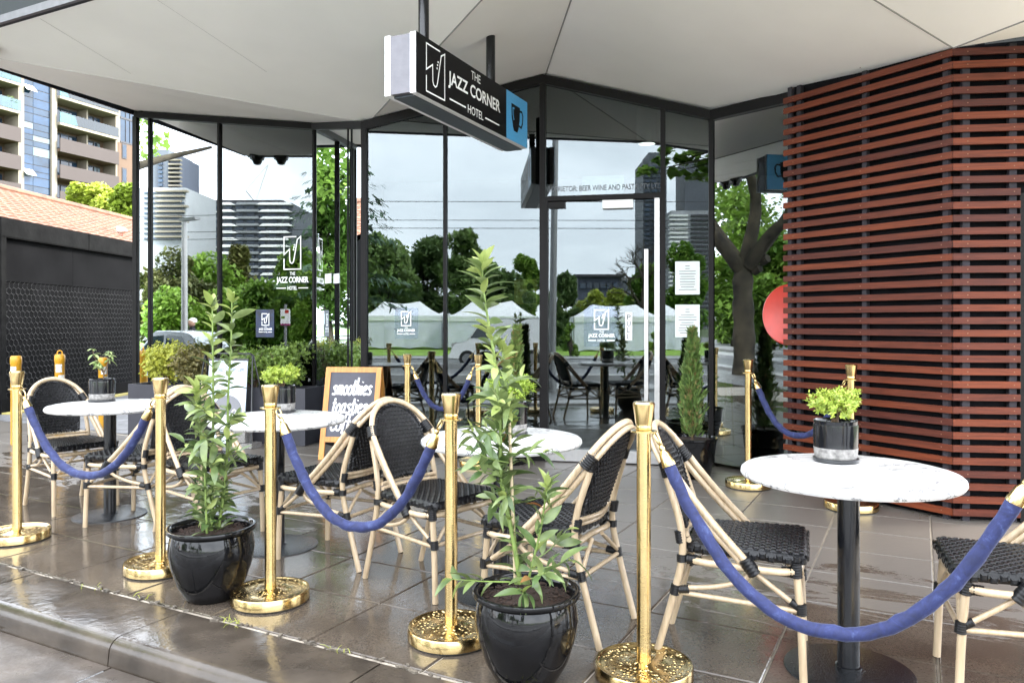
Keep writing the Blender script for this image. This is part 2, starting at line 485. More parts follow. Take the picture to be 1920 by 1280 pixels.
K = dict(
    tile=m_tile(), velvet=m_velvet(), brass=m_brass('polished_brass', 0), brass_wet=m_brass('wet_brass_dish', 55), brass_dot=m_brass('brass_with_droplets', 130),
    marble=m_marble(), cane=m_cane(), slat=m_slat(),
    glass=m_glass('facade_glass', (0.55, 0.62, 0.61), 0.0, 0.042), clear=m_glass('clear_glass', (0.82, 0.88, 0.87), 0.0),
    balglass=m_glass('green_balustrade_glass', (0.32, 0.52, 0.52), 0.0, 0.02),
    wicker=mat('black_woven_resin', (0.0065, 0.0065, 0.0075), 0.28, 0, 0.3, 30, 0.2, 160, True, spec=0.3),
    binding=mat('black_binding', (0.007, 0.007, 0.008), 0.34, 0, 0, 1, 0.0, spec=0.3),
    blackmetal=mat('black_powder_coat', (0.007, 0.0075, 0.009), 0.17, 0, 0.2, 20, 0.06, 200, True),
    blackbase=mat('wet_black_table_base', (0.008, 0.009, 0.011), 0.2, 0, 0.3, 20, 0.35, 120, True),
    soffit=mat('white_soffit_render', (0.90, 0.885, 0.85), 0.8, 0, 0.05, 1.1, 0.05, 60),
    seam=mat('soffit_seam', (0.24, 0.235, 0.225), 0.8), fineseam=mat('fine_soffit_seam', (0.55, 0.54, 0.515), 0.8),
    fascia=mat('slate_grey_fascia', (0.014, 0.016, 0.021), 0.5, 0, 0.2, 1.5, spec=0.25),
    frame=mat('dark_bronze_frame', (0.0085, 0.0075, 0.0075), 0.5, 0.0, 0.1, 4, spec=0.14),
    alu=mat('brushed_aluminium', (0.44, 0.43, 0.42), 0.4, 0.9, 0.08, 30, 0.05, 90),
    white=mat('white_paint', (0.80, 0.80, 0.79), 0.45, 0, 0.03, 5),
    signface=mat('black_acrylic', (0.003, 0.003, 0.0035), 0.35, 0, 0, 1, spec=0.15),
    signblue=mat('sky_blue_acrylic', (0.07, 0.33, 0.62), 0.35, 0, 0.08, 90),
    signgrey=mat('lilac_grey_sign_metal', (0.135, 0.13, 0.145), 0.45, 0.2, 0.12, 14, 0.08, 60),
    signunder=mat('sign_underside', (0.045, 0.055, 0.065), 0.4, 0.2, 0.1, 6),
    soil=m_soil(),
    glaze=mat('glossy_black_glaze', (0.005, 0.005, 0.0055), 0.06, 0, 0.4, 9, 0.04, 30, True, spec=0.35),
    potblack=mat('black_ceramic', (0.006, 0.0065, 0.008), 0.12, 0, 0.3, 14, 0.0, 1, True),
    potgrey=mat('speckled_grey_ceramic', (0.20, 0.19, 0.18), 0.4, 0, 0.5, 60, 0.1, 80, True),
    saucer=mat('black_saucer', (0.02, 0.021, 0.023), 0.3, 0, 0.3, 20, 0, 1, True),
    bay=m_leaf('bay_leaf', (0.075, 0.115, 0.036), (0.215, 0.275, 0.10), 14, 0.33, 0.22),
    baydark=m_leaf('dark_bay_leaf', (0.035, 0.070, 0.020), (0.10, 0.155, 0.05), 14, 0.3, 0.2),
    baynew=m_leaf('young_bay_leaf', (0.22, 0.28, 0.07), (0.34, 0.40, 0.13), 14, 0.35, 0.3),
    baybrown=m_leaf('browned_bay_leaf', (0.20, 0.13, 0.04), (0.28, 0.10, 0.03), 14, 0.5, 0.2),
    stemg=mat('green_stem', (0.14, 0.20, 0.045), 0.5, 0, 0.25, 40),
    stemb=mat('brown_twig', (0.10, 0.06, 0.032), 0.7, 0, 0.3, 40),
    stake=mat('pale_bamboo_stake', (0.50, 0.40, 0.25), 0.5, 0, 0.2, 20),
    lime=m_leaf('lime_shrub_leaf', (0.20, 0.30, 0.03), (0.46, 0.52, 0.09), 60, 0.45, 0.3),
    box=m_leaf('box_hedge_leaf', (0.08, 0.15, 0.025), (0.22, 0.32, 0.06), 22, 0.45, 0.3),
    boxy=m_leaf('golden_hedge_leaf', (0.22, 0.27, 0.03), (0.52, 0.52, 0.08), 18, 0.45, 0.3),
    boxbrown=m_leaf('browning_hedge_leaf', (0.09, 0.09, 0.03), (0.22, 0.18, 0.055), 18, 0.5, 0.2),
    juniper=m_leaf('juniper_spray', (0.08, 0.15, 0.035), (0.25, 0.34, 0.09), 26, 0.5, 0.25),
    juniperdry=m_leaf('juniper_dry_spray', (0.20, 0.17, 0.06), (0.30, 0.23, 0.09), 26, 0.6, 0.2),
    silver=m_leaf('pale_green_leaf', (0.14, 0.22, 0.06), (0.36, 0.42, 0.18), 40, 0.45, 0.25),
    planter=mat('charcoal_planter', (0.030, 0.030, 0.038), 0.6, 0, 0.12, 4, 0.08, 50),
    oak=mat('orange_pine', (0.50, 0.22, 0.045), 0.42, 0, 0.28, 6, 0.05, 60, True, (9, 9, 1)),
    chalk=mat('chalkboard', (0.075, 0.075, 0.092), 0.75, 0, 0.18, 8, 0, 1, True),
    chalkpen=mat('white_chalk_pen', (0.82, 0.82, 0.82), 0.8),
    aboard=mat('pale_blue_board', (0.60, 0.68, 0.76), 0.5),
    ink=mat('slate_print', (0.08, 0.095, 0.12), 0.6),
    greydisc=mat('grey_print', (0.19, 0.19, 0.205), 0.6),
    yellow=mat('yellow_bollard_paint', (0.50, 0.25, 0.012), 0.4, 0, 0.15, 12, 0.05, 40),
    ykerb=mat('faded_yellow_line', (0.36, 0.30, 0.09), 0.8, 0, 0.4, 9),
    sticker=mat('torn_sticker', (0.55, 0.55, 0.53), 0.6, 0, 0.55, 38),
    blackwall=mat('black_painted_hoarding', (0.0042, 0.0042, 0.0046), 0.8, 0, 0.6, 1.6, 0.35, 3.0, spec=0.07),
    blacktrim=mat('black_wall_coping', (0.008, 0.008, 0.0078), 0.8, 0, 0.4, 5, 0.3, 20, spec=0.07),
    wire=m_hexwire(),
    terracotta=mat('terracotta_tile', (0.165, 0.070, 0.038), 0.75, 0, 0.35, 5, 0.1, 60),
    asphalt=mat('wet_asphalt', (0.12, 0.12, 0.122), 0.42, 0, 0.3, 5, 0.5, 130, rvar=0.16),
    lane=mat('damp_lane_asphalt', (0.14, 0.14, 0.145), 0.5, 0, 0.3, 4, 0.5, 130, rvar=0.15),
    kerb=mat('wet_bluestone_kerb', (0.050, 0.040, 0.031), 0.16, 0, 0.45, 5, 0.14, 26, rvar=0.08, spec=0.3),
    gutter=mat('wet_gutter_stone', (0.062, 0.050, 0.041), 0.32, 0, 0.45, 5, 0.3, 24, rvar=0.14, spec=0.25),
    grout=mat('sandy_grout', (0.34, 0.295, 0.24), 0.6, 0, 0.25, 12),
    grime=mat('pale_mortar', (0.105, 0.088, 0.068), 0.6, 0, 0.55, 22, 0.8, 60),
    lawn=mat('lawn', (0.19, 0.33, 0.03), 0.8, 0, 0.3, 0.9, 0.8, 30),
    ground=mat('park_ground', (0.055, 0.085, 0.025), 0.9, 0, 0.4, 0.3),
    path=mat('grey_concrete_path', (0.30, 0.30, 0.30), 0.5, 0, 0.2, 2),
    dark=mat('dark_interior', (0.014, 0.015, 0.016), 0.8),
    floor=mat('interior_floor', (0.10, 0.088, 0.06), 0.4, 0, 0.2, 3),
    mattex=mat('black_door_mat', (0.010, 0.010, 0.012), 0.9, 0, 0, 1, 0.6, 200),
    red=mat('red_enamel', (0.50, 0.035, 0.020), 0.3, 0, 0.12, 9),
    paper=mat('printed_paper', (0.66, 0.70, 0.68), 0.7),
    text=mat('grey_text', (0.11, 0.12, 0.13), 0.7),
    decalblue=m_glass('tinted_blue_decal', (0.95, 0.965, 1.0), 0, -0.05),
    screw=mat('brass_screw', (0.20, 0.10, 0.06), 0.5, 0.3),
    batten=mat('grey_batten', (0.036, 0.033, 0.038), 0.7, 0, 0.2, 6, spec=0.1),
    backing=mat('black_backing', (0.005, 0.005, 0.006), 0.8, 0, 0.4, 4, spec=0.08),
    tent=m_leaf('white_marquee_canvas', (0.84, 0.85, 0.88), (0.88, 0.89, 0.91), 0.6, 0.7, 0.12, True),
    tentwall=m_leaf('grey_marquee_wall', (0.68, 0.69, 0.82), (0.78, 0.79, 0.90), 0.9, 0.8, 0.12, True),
    bark=mat('plane_bark', (0.042, 0.034, 0.022), 0.9, 0, 0.75, 3.0, 1.0, 7),
    darkbark=mat('dark_bark', (0.040, 0.030, 0.022), 0.9, 0, 0.4, 3, 0.5, 9),
    t_dark=m_leaf('dark_tree_leaf', (0.10, 0.165, 0.055), (0.26, 0.37, 0.125), 0.9, 0.6, 0.4),
    t_olive=m_leaf('olive_tree_leaf', (0.075, 0.09, 0.026), (0.19, 0.19, 0.055), 0.9, 0.6, 0.2),
    t_green=m_leaf('green_tree_leaf', (0.11, 0.22, 0.032), (0.29, 0.44, 0.075), 0.7, 0.55, 0.4),
    t_lime=m_leaf('spring_tree_leaf', (0.22, 0.30, 0.035), (0.42, 0.48, 0.08), 0.8, 0.55, 0.3),
    t_cedar=m_leaf('cedar_needles', (0.045, 0.10, 0.058), (0.12, 0.20, 0.11), 1.4, 0.6, 0.1),
    b_tan=mat('tan_render', (0.127, 0.080, 0.052), 0.8, 0, 0.06, 0.5),
    b_cream=mat('cream_panel', (0.221, 0.193, 0.152), 0.8, 0, 0.05, 0.5),
    b_brown=mat('mauve_brown_balustrade', (0.061, 0.048, 0.045), 0.8, 0, 0.05, 0.4),
    b_dark=mat('dark_window_frame', (0.035, 0.035, 0.042), 0.5),
    b_win=mat('blue_window_glass', (0.012, 0.030, 0.058), 0.06, 0, 0.5, 0.6, spec=0.6),
    b_blind=mat('window_blind', (0.13, 0.17, 0.20), 0.5, 0, 0.15, 0.7),
    b_span=mat('blue_spandrel', (0.022, 0.048, 0.095), 0.15, 0, 0.3, 0.7),
    b_white=mat('white_concrete_balcony', (0.82, 0.82, 0.81), 0.7),
    b_grey=mat('grey_tower_cladding', (0.085, 0.095, 0.115), 0.6, 0, 0.15, 0.2),
    b_lite=mat('pale_tower_cladding', (0.30, 0.31, 0.33), 0.6, 0, 0.1, 0.2),
    b_navy=mat('navy_cladding', (0.045, 0.055, 0.085), 0.6),
    carsilver=mat('silver_car_paint', (0.42, 0.46, 0.50), 0.18, 0.5, coat=0.6),
    carwhite=mat('white_car_paint', (0.72, 0.73, 0.73), 0.22, 0, coat=0.6),
    carglass=mat('dark_car_glass', (0.012, 0.020, 0.022), 0.05, spec=0.8),
    rubber=mat('tyre_rubber', (0.014, 0.014, 0.014), 0.8),
    hub=mat('wheel_alloy', (0.35, 0.35, 0.36), 0.3, 0.8),
    carlamp=mat('red_tail_lamp', (0.45, 0.03, 0.02), 0.2),
    polegrey=mat('galvanised_pole', (0.25, 0.255, 0.26), 0.5, 0.5),
    cloth=mat('dark_coat', (0.02, 0.021, 0.028), 0.8), skin=mat('skin', (0.42, 0.25, 0.18), 0.6), hair=mat('dark_hair', (0.012, 0.01, 0.009), 0.7),
    poster=mat('yellow_poster', (0.42, 0.30, 0.05), 0.6, 0, 0.25, 14),
    gold=mat('brass_stool_rod', (0.72, 0.52, 0.20), 0.25, 1.0),
    sugar=mat('gull_feather', (0.70, 0.68, 0.64), 0.8),
    parkblue=mat('blue_patterned_film', (0.006, 0.014, 0.045), 0.4, 0, 0.8, 14),
    pink=mat('magenta_band', (0.35, 0.02, 0.16), 0.6),
)
# ================================================================== SETTING: ground
def sheet(name, pts, m, z=None, kind='structure'):
    b = MB(); b.add([Vector((p[0], p[1], p[2] if z is None else z)) for p in pts], [tuple(range(len(pts)))])
    return tag(b.build(name, m), kind=kind)
sheet('ground', [(-900, -900), (900, -900), (900, 900), (-900, 900)], K['ground'], -0.42)
# road: falls away from the kerb
b = MB()
prof = [(1.93, -0.10), (1.55, -0.104), (1.0, -0.13), (-2.5, -0.24), (-8, -0.35), (-70, -0.36)]
pr = [ST(-60, s, z) for s, z in prof] + [ST(60, s, z) for s, z in prof]
n = len(prof)
b.add(pr, [(i, i + 1, n + i + 1, n + i) for i in range(n - 1)])
road = tag(b.build('road', K['asphalt']), kind='structure')
# raised median strips on the road
for yv, w in ((13.2, 0.5), (17.2, 1.3), (21.6, 0.5), (27.5, 0.9)):
    b = MB()
    p0, p1 = M(FA, -4000, yv), M(FA, 4600, yv)
    d = (p1 - p0).normalized(); nn = Vector((d.y, -d.x, 0))
    if nn.y > 0: nn = -nn
    zz = -0.36
    b.prism([p0 + Vector((0, 0, zz)), p1 + Vector((0, 0, zz)), p1 + nn * w + Vector((0, 0, zz)), p0 + nn * w + Vector((0, 0, zz))], (0, 0, 0.17 if yv > 15 else 0.26))
    b.build('median_kerb', K['path'], road)
def vsheet(name, u0, u1, y0, y1, z, m):
    return sheet(name, [M(FA, u0, y0), M(FA, u1, y0), M(FA, u1 , y1), M(FA, u0 , y1)], m, z)
vsheet('footpath', -4000, 5000, 34.4, 37.4, -0.325, K['path'])
vsheet('lawn', -5000, 6000, 37.3, 62, -0.318, K['lawn'])

# paved terrace of bluestone tiles
pav = MB()
pav.add([ST(-16, 2.335, -0.008), ST(5, 2.335, -0.008), ST(5, 9.5, -0.008), ST(-16, 9.5, -0.008)], [(0, 1, 2, 3)])
pavement = tag(pav.build('pavement', K['grout']), kind='structure')
TW, TD = 0.56, 0.472
def tile_mesh(w, d):
    t = MB(); c = 0.004; g = 0.004
    hw, hd = w / 2 - g, d / 2 - g
    vs = [(-hw, -hd, -.03), (hw, -hd, -.03), (hw, hd, -.03), (-hw, hd, -.03), (-hw, -hd, -c), (hw, -hd, -c), (hw, hd, -c), (-hw, hd, -c),
          (-hw + c, -hd + c, 0), (hw - c, -hd + c, 0), (hw - c, hd - c, 0), (-hw + c, hd - c, 0)]
    t.add(vs, [(0, 1, 5, 4), (1, 2, 6, 5), (2, 3, 7, 6), (3, 0, 4, 7), (4, 5, 9, 8), (5, 6, 10, 9), (6, 7, 11, 10), (7, 4, 8, 11), (8, 9, 10, 11)])
    return t.mesh(K['tile'], None, 'tile')
tm = tile_mesh(TW, TD)
RZS = math.atan2(E1.y, E1.x)
def in_front(p):
    for (q, nrm) in (FL, FB, FA, FC):
        pass
    fl = [L0 + Vector((-9, 2.6, 0)), L0, B0, A0, A1, C1, Vector((6, 1.5, 0))]
    for a, c in zip(fl, fl[1:]):
        if (a.x - p.x) * (c.x - p.x) <= 0 and abs(a.x - c.x) > 1e-6:
            y = a.y + (c.y - a.y) * (p.x - a.x) / (c.x - a.x)
            return p.y < y + 0.35
    return p.x < 0
nt_ = 0
for j in range(13):
    for i in range(-24, 9):
        s1 = -0.5 + TW * (i + 0.5) ; s2 = 2.345 + TD * (j + 0.5)
        p = ST(s1, s2)
        if p.y < 1.2: continue
        u = 960 + FPX * p.x / p.y; v = HOR + FPX * EYE / p.y
        if u < -160 or u > 2080 or v > 1420 or not in_front(p): continue
        if s1 < -7.3 and s2 > 5.75: continue
        if s1 < -9.5: continue
        mtx = Matrix.Translation(p + Vector((0, 0, rnd.uniform(-0.0012, 0.0012)))) @ Matrix.Rotation(RZS, 4, 'Z') @ Matrix.Rotation(rnd.uniform(-.0025, .0025), 4, 'X') @ Matrix.Rotation(rnd.uniform(-.002, .002), 4, 'Y')
        inst('tile', tm, pavement, mtx); nt_ += 1
# lane beside the building
sheet('lane', [ST(-7.34, 5.73), ST(-7.34, 22), ST(-22, 22), ST(-22, 5.73)], K['lane'], 0.001)
sheet('side_pavement', [ST(-9.5, 2.34), ST(-9.5, 5.72), ST(-30, 5.72), ST(-30, 2.34)], K['tile'], -0.002)
# kerb
kerb = tag(MB().box(ST(-5, 2.17, -0.13), (24, 0.30, 0.06), RZS).build('kerb', K['gutter']), kind='structure')
def kerb_mesh(L):
    t = MB(); h = L / 2 - 0.004
    prof = [(0.172, -0.12), (0.172, -0.006), (0.166, 0.0)]
    prof += [(-0.125 - 0.055 * math.sin(a), -0.055 + 0.055 * math.cos(a)) for a in [R(x) for x in (0, 15, 30, 45, 60, 75, 90)]]
    prof += [(-0.186, -0.12)]
    n = len(prof)
    t.add([(-h, y, z) for y, z in prof] + [(h, y, z) for y, z in prof], [tuple(range(n)), tuple(range(n, 2 * n))[::-1]] + [(i, n + i, n + (i + 1) % n, (i + 1) % n) for i in range(n)])
    return t.mesh(K['kerb'], 40, 'kerb_stone')
km = kerb_mesh(1.1)
for i in range(-7, 5):
    s1 = -1.79 + 1.1 * (i + 0.5)
    inst('kerb_stone', km, kerb, Matrix.Translation(ST(s1, 2.153 , 0.002 + rnd.uniform(-.0015, .0015))) @ Matrix.Rotation(RZS, 4, 'Z'))
# mortar joint with litter between kerb and tiles
b = MB()
r2 = random.Random(3)
for i in range(200):
    s1 = r2.uniform(-6.5, 1.5)
    if r2.random() < 0.45: s1 = r2.choice([-4.1, -3.6, -3.1, -2.6, -2.2, -1.75, -1.1, -0.7]) + r2.gauss(0, 0.13)
    s = abs(r2.gauss(0.003, 0.0035)) + 0.0015
    b.box(ST(s1, 2.336 + r2.gauss(0, 0.010), 0.002), (s * 3, s * 1.2, s * 0.9), r2.uniform(0, 6))
mort = tag(b.build('mortar_crumbs', K['grime']), kind='stuff')
b = MB()
for i in range(70):
    s1 = r2.uniform(-4.6, 0.5); w = r2.uniform(0.04, 0.14)
    if r2.random() < 0.62: continue
    b.box(ST(s1, 2.334 + r2.uniform(-.003, .004), 0.0), (w, r2.uniform(0.005, 0.012), 0.006), RZS + r2.uniform(-.03, .03))
tag(b.build('mortar_joint', K['grime']), kind='stuff')
b = MB()
for i in range(44):
    s1 = r2.choice([-3.55, -2.62, -2.58, -1.98, -1.22, -1.2, -3.2]) + r2.gauss(0, 0.05)
    p = ST(s1, 2.33 + r2.gauss(0, 0.016), 0.0)
    q = p + Vector((r2.gauss(0, .022), r2.gauss(0, .022), r2.uniform(.004, .03)))
    b.tube([p, (p + q) / 2 + Vector((0, 0, .006)), q], [0.0014, 0.0013, 0.0005], 4)
tag(b.build('joint_weeds', K['boxy']), kind='stuff')
# gutter flagstones
gut = tag(MB().box(ST(-3, 1.44, -0.155), (16, 0.92, 0.08), RZS).build('gutter', K['gutter']), kind='structure')
for i in range(-7, 5):
    for j in range(2):
        L = 0.82
        s1 = -2.45 + L * i + (0.35 if j else 0)
        t = MB(); t.box((0, 0, 0), (L - 0.012, 0.445, 0.04))
        o = t.build('flagstone', K['gutter'], gut)
        o.matrix_basis = Matrix.Translation(ST(s1, 1.74 - 0.452 * j, -0.121 + rnd.uniform(-.003, .003))) @ Matrix.Rotation(RZS + rnd.uniform(-.006, .006), 4, 'Z') @ Matrix.Rotation(rnd.uniform(-.006, .006), 4, 'X')

# ================================================================== 2D mapping for print and lettering
def textmesh(body, bold=0.0, shear=0.0):
    c = bpy.data.curves.new('lettering', 'FONT'); c.body = body; c.offset = bold; c.shear = shear
    c.resolution_u = 3
    o = bpy.data.objects.new('lettering_tmp', c); COL.objects.link(o)
    dg = bpy.context.evaluated_depsgraph_get()
    me = bpy.data.meshes.new_from_object(o.evaluated_get(dg))
    vs = [(v.co.x, v.co.y) for v in me.vertices]; fs = [tuple(p.vertices) for p in me.polygons]
    bpy.data.objects.remove(o); bpy.data.curves.remove(c); bpy.data.meshes.remove(me)
    x0 = min(v[0] for v in vs); x1 = max(v[0] for v in vs); y0 = min(v[1] for v in vs); y1 = max(v[1] for v in vs)
    return vs, fs, (x0, y0, x1, y1)
def put_text(b, body, x, y, w, h, fn, bold=0.0, shear=0.0):
    """lettering fitted into the rectangle x..x+w, y..y+h and laid out by fn(x, y) -> 3d"""
    vs, fs, (x0, y0, x1, y1) = textmesh(body, bold, shear)
    b.add([fn(x + (a - x0) / (x1 - x0) * w, y + (c - y0) / (y1 - y0) * h) for a, c in vs], fs)
def ribbon(b, pts, w, fn, closed=False):
    pts = [Vector((p[0], p[1], 0)) for p in pts]
    n = len(pts); L = []; Rr = []
    for i, p in enumerate(pts):
        a = pts[(i - 1) % n] if (closed or i > 0) else None
        c = pts[(i + 1) % n] if (closed or i < n - 1) else None
        d1 = (p - a).normalized() if a is not None else None
        d2 = (c - p).normalized() if c is not None else None
        if d1 is None: d1 = d2
        if d2 is None: d2 = d1
        t = (d1 + d2)
        t = t.normalized() if t.length > 1e-5 else d1
        nn = Vector((-t.y, t.x, 0)); k = min(2.2, 1 / max(0.35, nn.dot(Vector((-d1.y, d1.x, 0)))))
        L.append(p + nn * w / 2 * k); Rr.append(p - nn * w / 2 * k)
    m = n if closed else n - 1
    for i in range(m):
        j = (i + 1) % n
        b.add([fn(L[i].x, L[i].y), fn(L[j].x, L[j].y), fn(Rr[j].x, Rr[j].y), fn(Rr[i].x, Rr[i].y)], [(0, 1, 2, 3)])
EMB1 = [(0.74, 1.0), (0.0, 1.0), (0.0, 0.455), (0.33, 0.62), (0.345, 0.27), (0.39, 0.205), (0.48, 0.18), (0.56, 0.22), (0.60, 0.30), (0.80, 0.915), (1.0, 1.0), (1.0, 0.0), (0.0, 0.0), (0.0, 0.33)]
def emblem(b, x, y, w, h, fn, lw):
    ribbon(b, [(x + a * w, y + c * h) for a, c in EMB1], lw, fn)
    for a, c in ((0.63, 0.745), (0.60, 0.675), (0.575, 0.60)):
        r = lw * 0.75; cx, cy = x + a * w, y + c * h
        b.add([fn(cx + r * math.cos(k * math.pi / 4), cy + r * math.sin(k * math.pi / 4)) for k in range(8)], [tuple(range(8))])
def logo_block(b, x, y, w, h, fn, lw):
    """emblem over THE / JAZZ CORNER / -HOTEL-"""
    emblem(b, x + w * 0.24, y + h * 0.40, w * 0.52, h * 0.60, fn, lw)
    put_text(b, 'THE', x + w * 0.42, y + h * 0.285, w * 0.17, h * 0.065, fn, 0.01)
    put_text(b, 'JAZZ CORNER', x, y + h * 0.115, w, h * 0.145, fn, 0.03)
    put_text(b, 'HOTEL', x + w * 0.35, y + h * 0.015, w * 0.30, h * 0.07, fn, 0.02)
    for q in (0.0, 0.69):
        ribbon(b, [(x + w * q, y + h * 0.05), (x + w * (q + 0.30), y + h * 0.05)], lw * 0.8, fn)

# ================================================================== HOTEL CORNER: glass front, awning, interior
hotel = thing('hotel_building', 'glass fronted hotel corner with faceted white awning and reflecting windows', 'building', (0, 0, 0))
def top_L(t): return 3.755 + (3.45 - 3.755) * t
Z683, Z590, Z1018, Z1333, ZC = 3.22, 3.45, 3.56, 3.15, 3.12
pA1018, tA1018 = on_line(A0, A1, 1018)
def top_A(t):
    return Z683 + (Z1018 - Z683) * t / tA1018 if t < tA1018 else Z1018 + (Z1333 - Z1018) * (t - tA1018) / (1 - tA1018)
def pane(f, p, q, z0, zp, zq, name='glass_pane', m='glass', th=0.010):
    n = f[1]
    b = MB()
    b.prism([p + Vector((0, 0, z0)), q + Vector((0, 0, z0)), q + Vector((0, 0, zq)), p + Vector((0, 0, zp))], n * -th)
    return b.build(name, K[m], hotel)
def mullion(f, p, z0, z1, w=0.055, d=0.11, name='mullion', m='frame', off=0.03):
    n = f[1]; rz = math.atan2(n.y, n.x)
    b = MB().box(p + n * (off - d / 2) + Vector((0, 0, (z0 + z1) / 2)), (d, w, z1 - z0), rz)
    return b.build(name, K[m], hotel)
def rail(f, p, q, zp, zq, h=0.07, d=0.12, name='header_rail', m='frame', off=0.035):
    n = f[1]
    b = MB()
    o = n * off
    b.prism([p + o + Vector((0, 0, zp)), q + o + Vector((0, 0, zq)), q + o + Vector((0, 0, zq - h)), p + o + Vector((0, 0, zp - h))], n * -d)
    return b.build(name, K[m], hotel)
def run(f, p, q, us, topf):
    pts = [p + (q - p) * on_line(p, q, u)[1] for u in us]
    ts = [on_line(p, q, u)[1] for u in us]
    return pts, ts
# left facet
ptsL, tsL = run(FL, L0, B0, (255, 282, 412, 590), top_L)
panesL = [pane(FL, ptsL[i], ptsL[i + 1], 0.06, top_L(tsL[i]) - 0.05, top_L(tsL[i + 1]) - 0.05) for i in range(3)]
for p, t in zip(ptsL, tsL): mullion(FL, p, 0.0, top_L(t) - 0.04, 0.026 if t not in (tsL[0],) else 0.055)
rail(FL, L0, B0, top_L(0) + 0.02, top_L(1) + 0.02)
rail(FL, L0, B0, 0.07, 0.07, 0.07, name='sill_rail')
# return pane at the far left end
Lr = L0 + Vector((0.27, 0.963, 0)) * 0.75
fR = (L0, Vector((-0.963, 0.27, 0)))
pane(fR, L0, Lr, 0.06, 3.7, 3.7, m='clear')
rail(fR, L0, Lr, 3.78, 3.78); mullion(fR, Lr, 0, 3.75, 0.06)
# narrow facet
paneB = pane(FB, B0, A0, 0.06, Z590 - 0.05, Z683 - 0.05)
pBm, tBm = on_line(B0, A0, 656)
mullion(FB, pBm, 0.05, Z683 + 0.03, 0.006, 0.02, m='frame')
rail(FB, B0, A0, Z590 + 0.02, Z683 + 0.02); rail(FB, B0, A0, 0.07, 0.07, 0.07, name='sill_rail')
# main facet
pA835, tA835 = on_line(A0, A1, 835)
pA1245, tA1245 = on_line(A0, A1, 1243)
paneA1 = pane(FA, A0, pA835, 0.06, top_A(0) - 0.05, top_A(tA835) - 0.05)
paneA2 = pane(FA, pA835, pA1018, 0.06, top_A(tA835) - 0.05, top_A(tA1018) - 0.05)
ZT = 2.415
paneT = pane(FA, pA1018, pA1245, ZT + 0.03, top_A(tA1018) - 0.05, top_A(tA1245) - 0.05)
paneS = pane(FA, pA1245, A1, 0.06, top_A(tA1245) - 0.05, top_A(1) - 0.05)
mullion(FA, A0, 0, Z683, 0.055, 0.12)
mullion(FA, pA835, 0, top_A(tA835) - 0.03, 0.028)
mullion(FA, pA1018, 0, Z1018 - 0.03, 0.055, 0.12)
mullion(FA, pA1245, 0, top_A(tA1245) - 0.03, 0.045, 0.12)
mullion(FA, A1, 0, Z1333 - 0.0, 0.04, 0.10)
rail(FA, A0, pA1018, Z683 + 0.02, Z1018 + 0.02, 0.08); rail(FA, pA1018, A1, Z1018 + 0.02, Z1333 + 0.02, 0.08)
rail(FA, A0, pA1018, 0.07, 0.07, 0.07, name='sill_rail'); rail(FA, pA1245, A1, 0.07, 0.07, 0.07, name='sill_rail')
rail(FA, pA1018, pA1245, ZT + 0.035, ZT + 0.035, 0.045, name='transom_rail')
# right facet
paneC = pane(FC, A1, C1, 0.04, Z1333 - 0.05, ZC - 0.05)
rail(FC, A1, C1, Z1333 + 0.02, ZC + 0.02, 0.09)
# door leaf
dA = (A1 - A0).normalized(); nA = FA[1]
def fmap(f, p, d, off):
    n = f[1]
    return lambda a, z: p + d * a + Vector((0, 0, z)) + n * off
door_w = (pA1245 - pA1018).length
door = inst('door', None, hotel)
def dpart(name, a0, a1, z0, z1, m, d=0.04, off=0.01):
    rz = math.atan2(dA.y, dA.x)
    c = pA1018 + dA * (a0 + a1) / 2 + nA * off + Vector((0, 0, (z0 + z1) / 2))
    return MB().box(c, (a1 - a0, d, z1 - z0), rz).build(name, K[m], door)
b = MB(); q0 = pA1018 + dA * 0.045; q1 = pA1018 + dA * (door_w - 0.035)
b.prism([q0 + Vector((0, 0, 0.12)), q1 + Vector((0, 0, 0.12)), q1 + Vector((0, 0, ZT - 0.02)), q0 + Vector((0, 0, ZT - 0.02))], nA * -0.010)
b.build('door_glass', K['glass'], door)
dpart('bottom_rail', 0.03, door_w - 0.03, 0.012, 0.118, 'alu', 0.05, 0.03)
dpart('rail_cover', 0.04, 0.20, 0.035, 0.085, 'alu', 0.01, 0.058)
dpart('stile', door_w - 0.075, door_w - 0.030, 0.12, ZT - 0.01, 'alu', 0.04)
dpart('hinge_stile', 0.026, 0.05, 0.12, ZT - 0.01, 'frame', 0.045)
hb = dpart('handle', door_w - 0.165, door_w - 0.13, 0.55, 1.94, 'alu', 0.03, 0.075)
for zz in (0.7, 1.8): dpart('handle_bracket', door_w - 0.155, door_w - 0.14, zz - 0.01, zz + 0.01, 'alu', 0.07, 0.04)
dpart('door_closer', 0.555, 0.83, ZT - 0.095, ZT - 0.02, 'white', 0.05, 0.028)
dpart('pivot_patch', 0.055, 0.21, ZT - 0.075, ZT - 0.022, 'frame', 0.05, 0.02)
dpart('pull_sticker', door_w - 0.335, door_w - 0.275, 1.0 + 0.12, 1.0 + 0.375, 'white', 0.002, 0.004)
b = MB()
fm = fmap(FA, pA1018, dA, 0.009)
for i, ch in enumerate('PULL'):
    put_text(b, ch, door_w - 0.323, 1.308 - i * 0.058, 0.036 if ch != 'L' else 0.028, 0.046, fm, 0.01)
b.build('pull_lettering', K['text'], door)
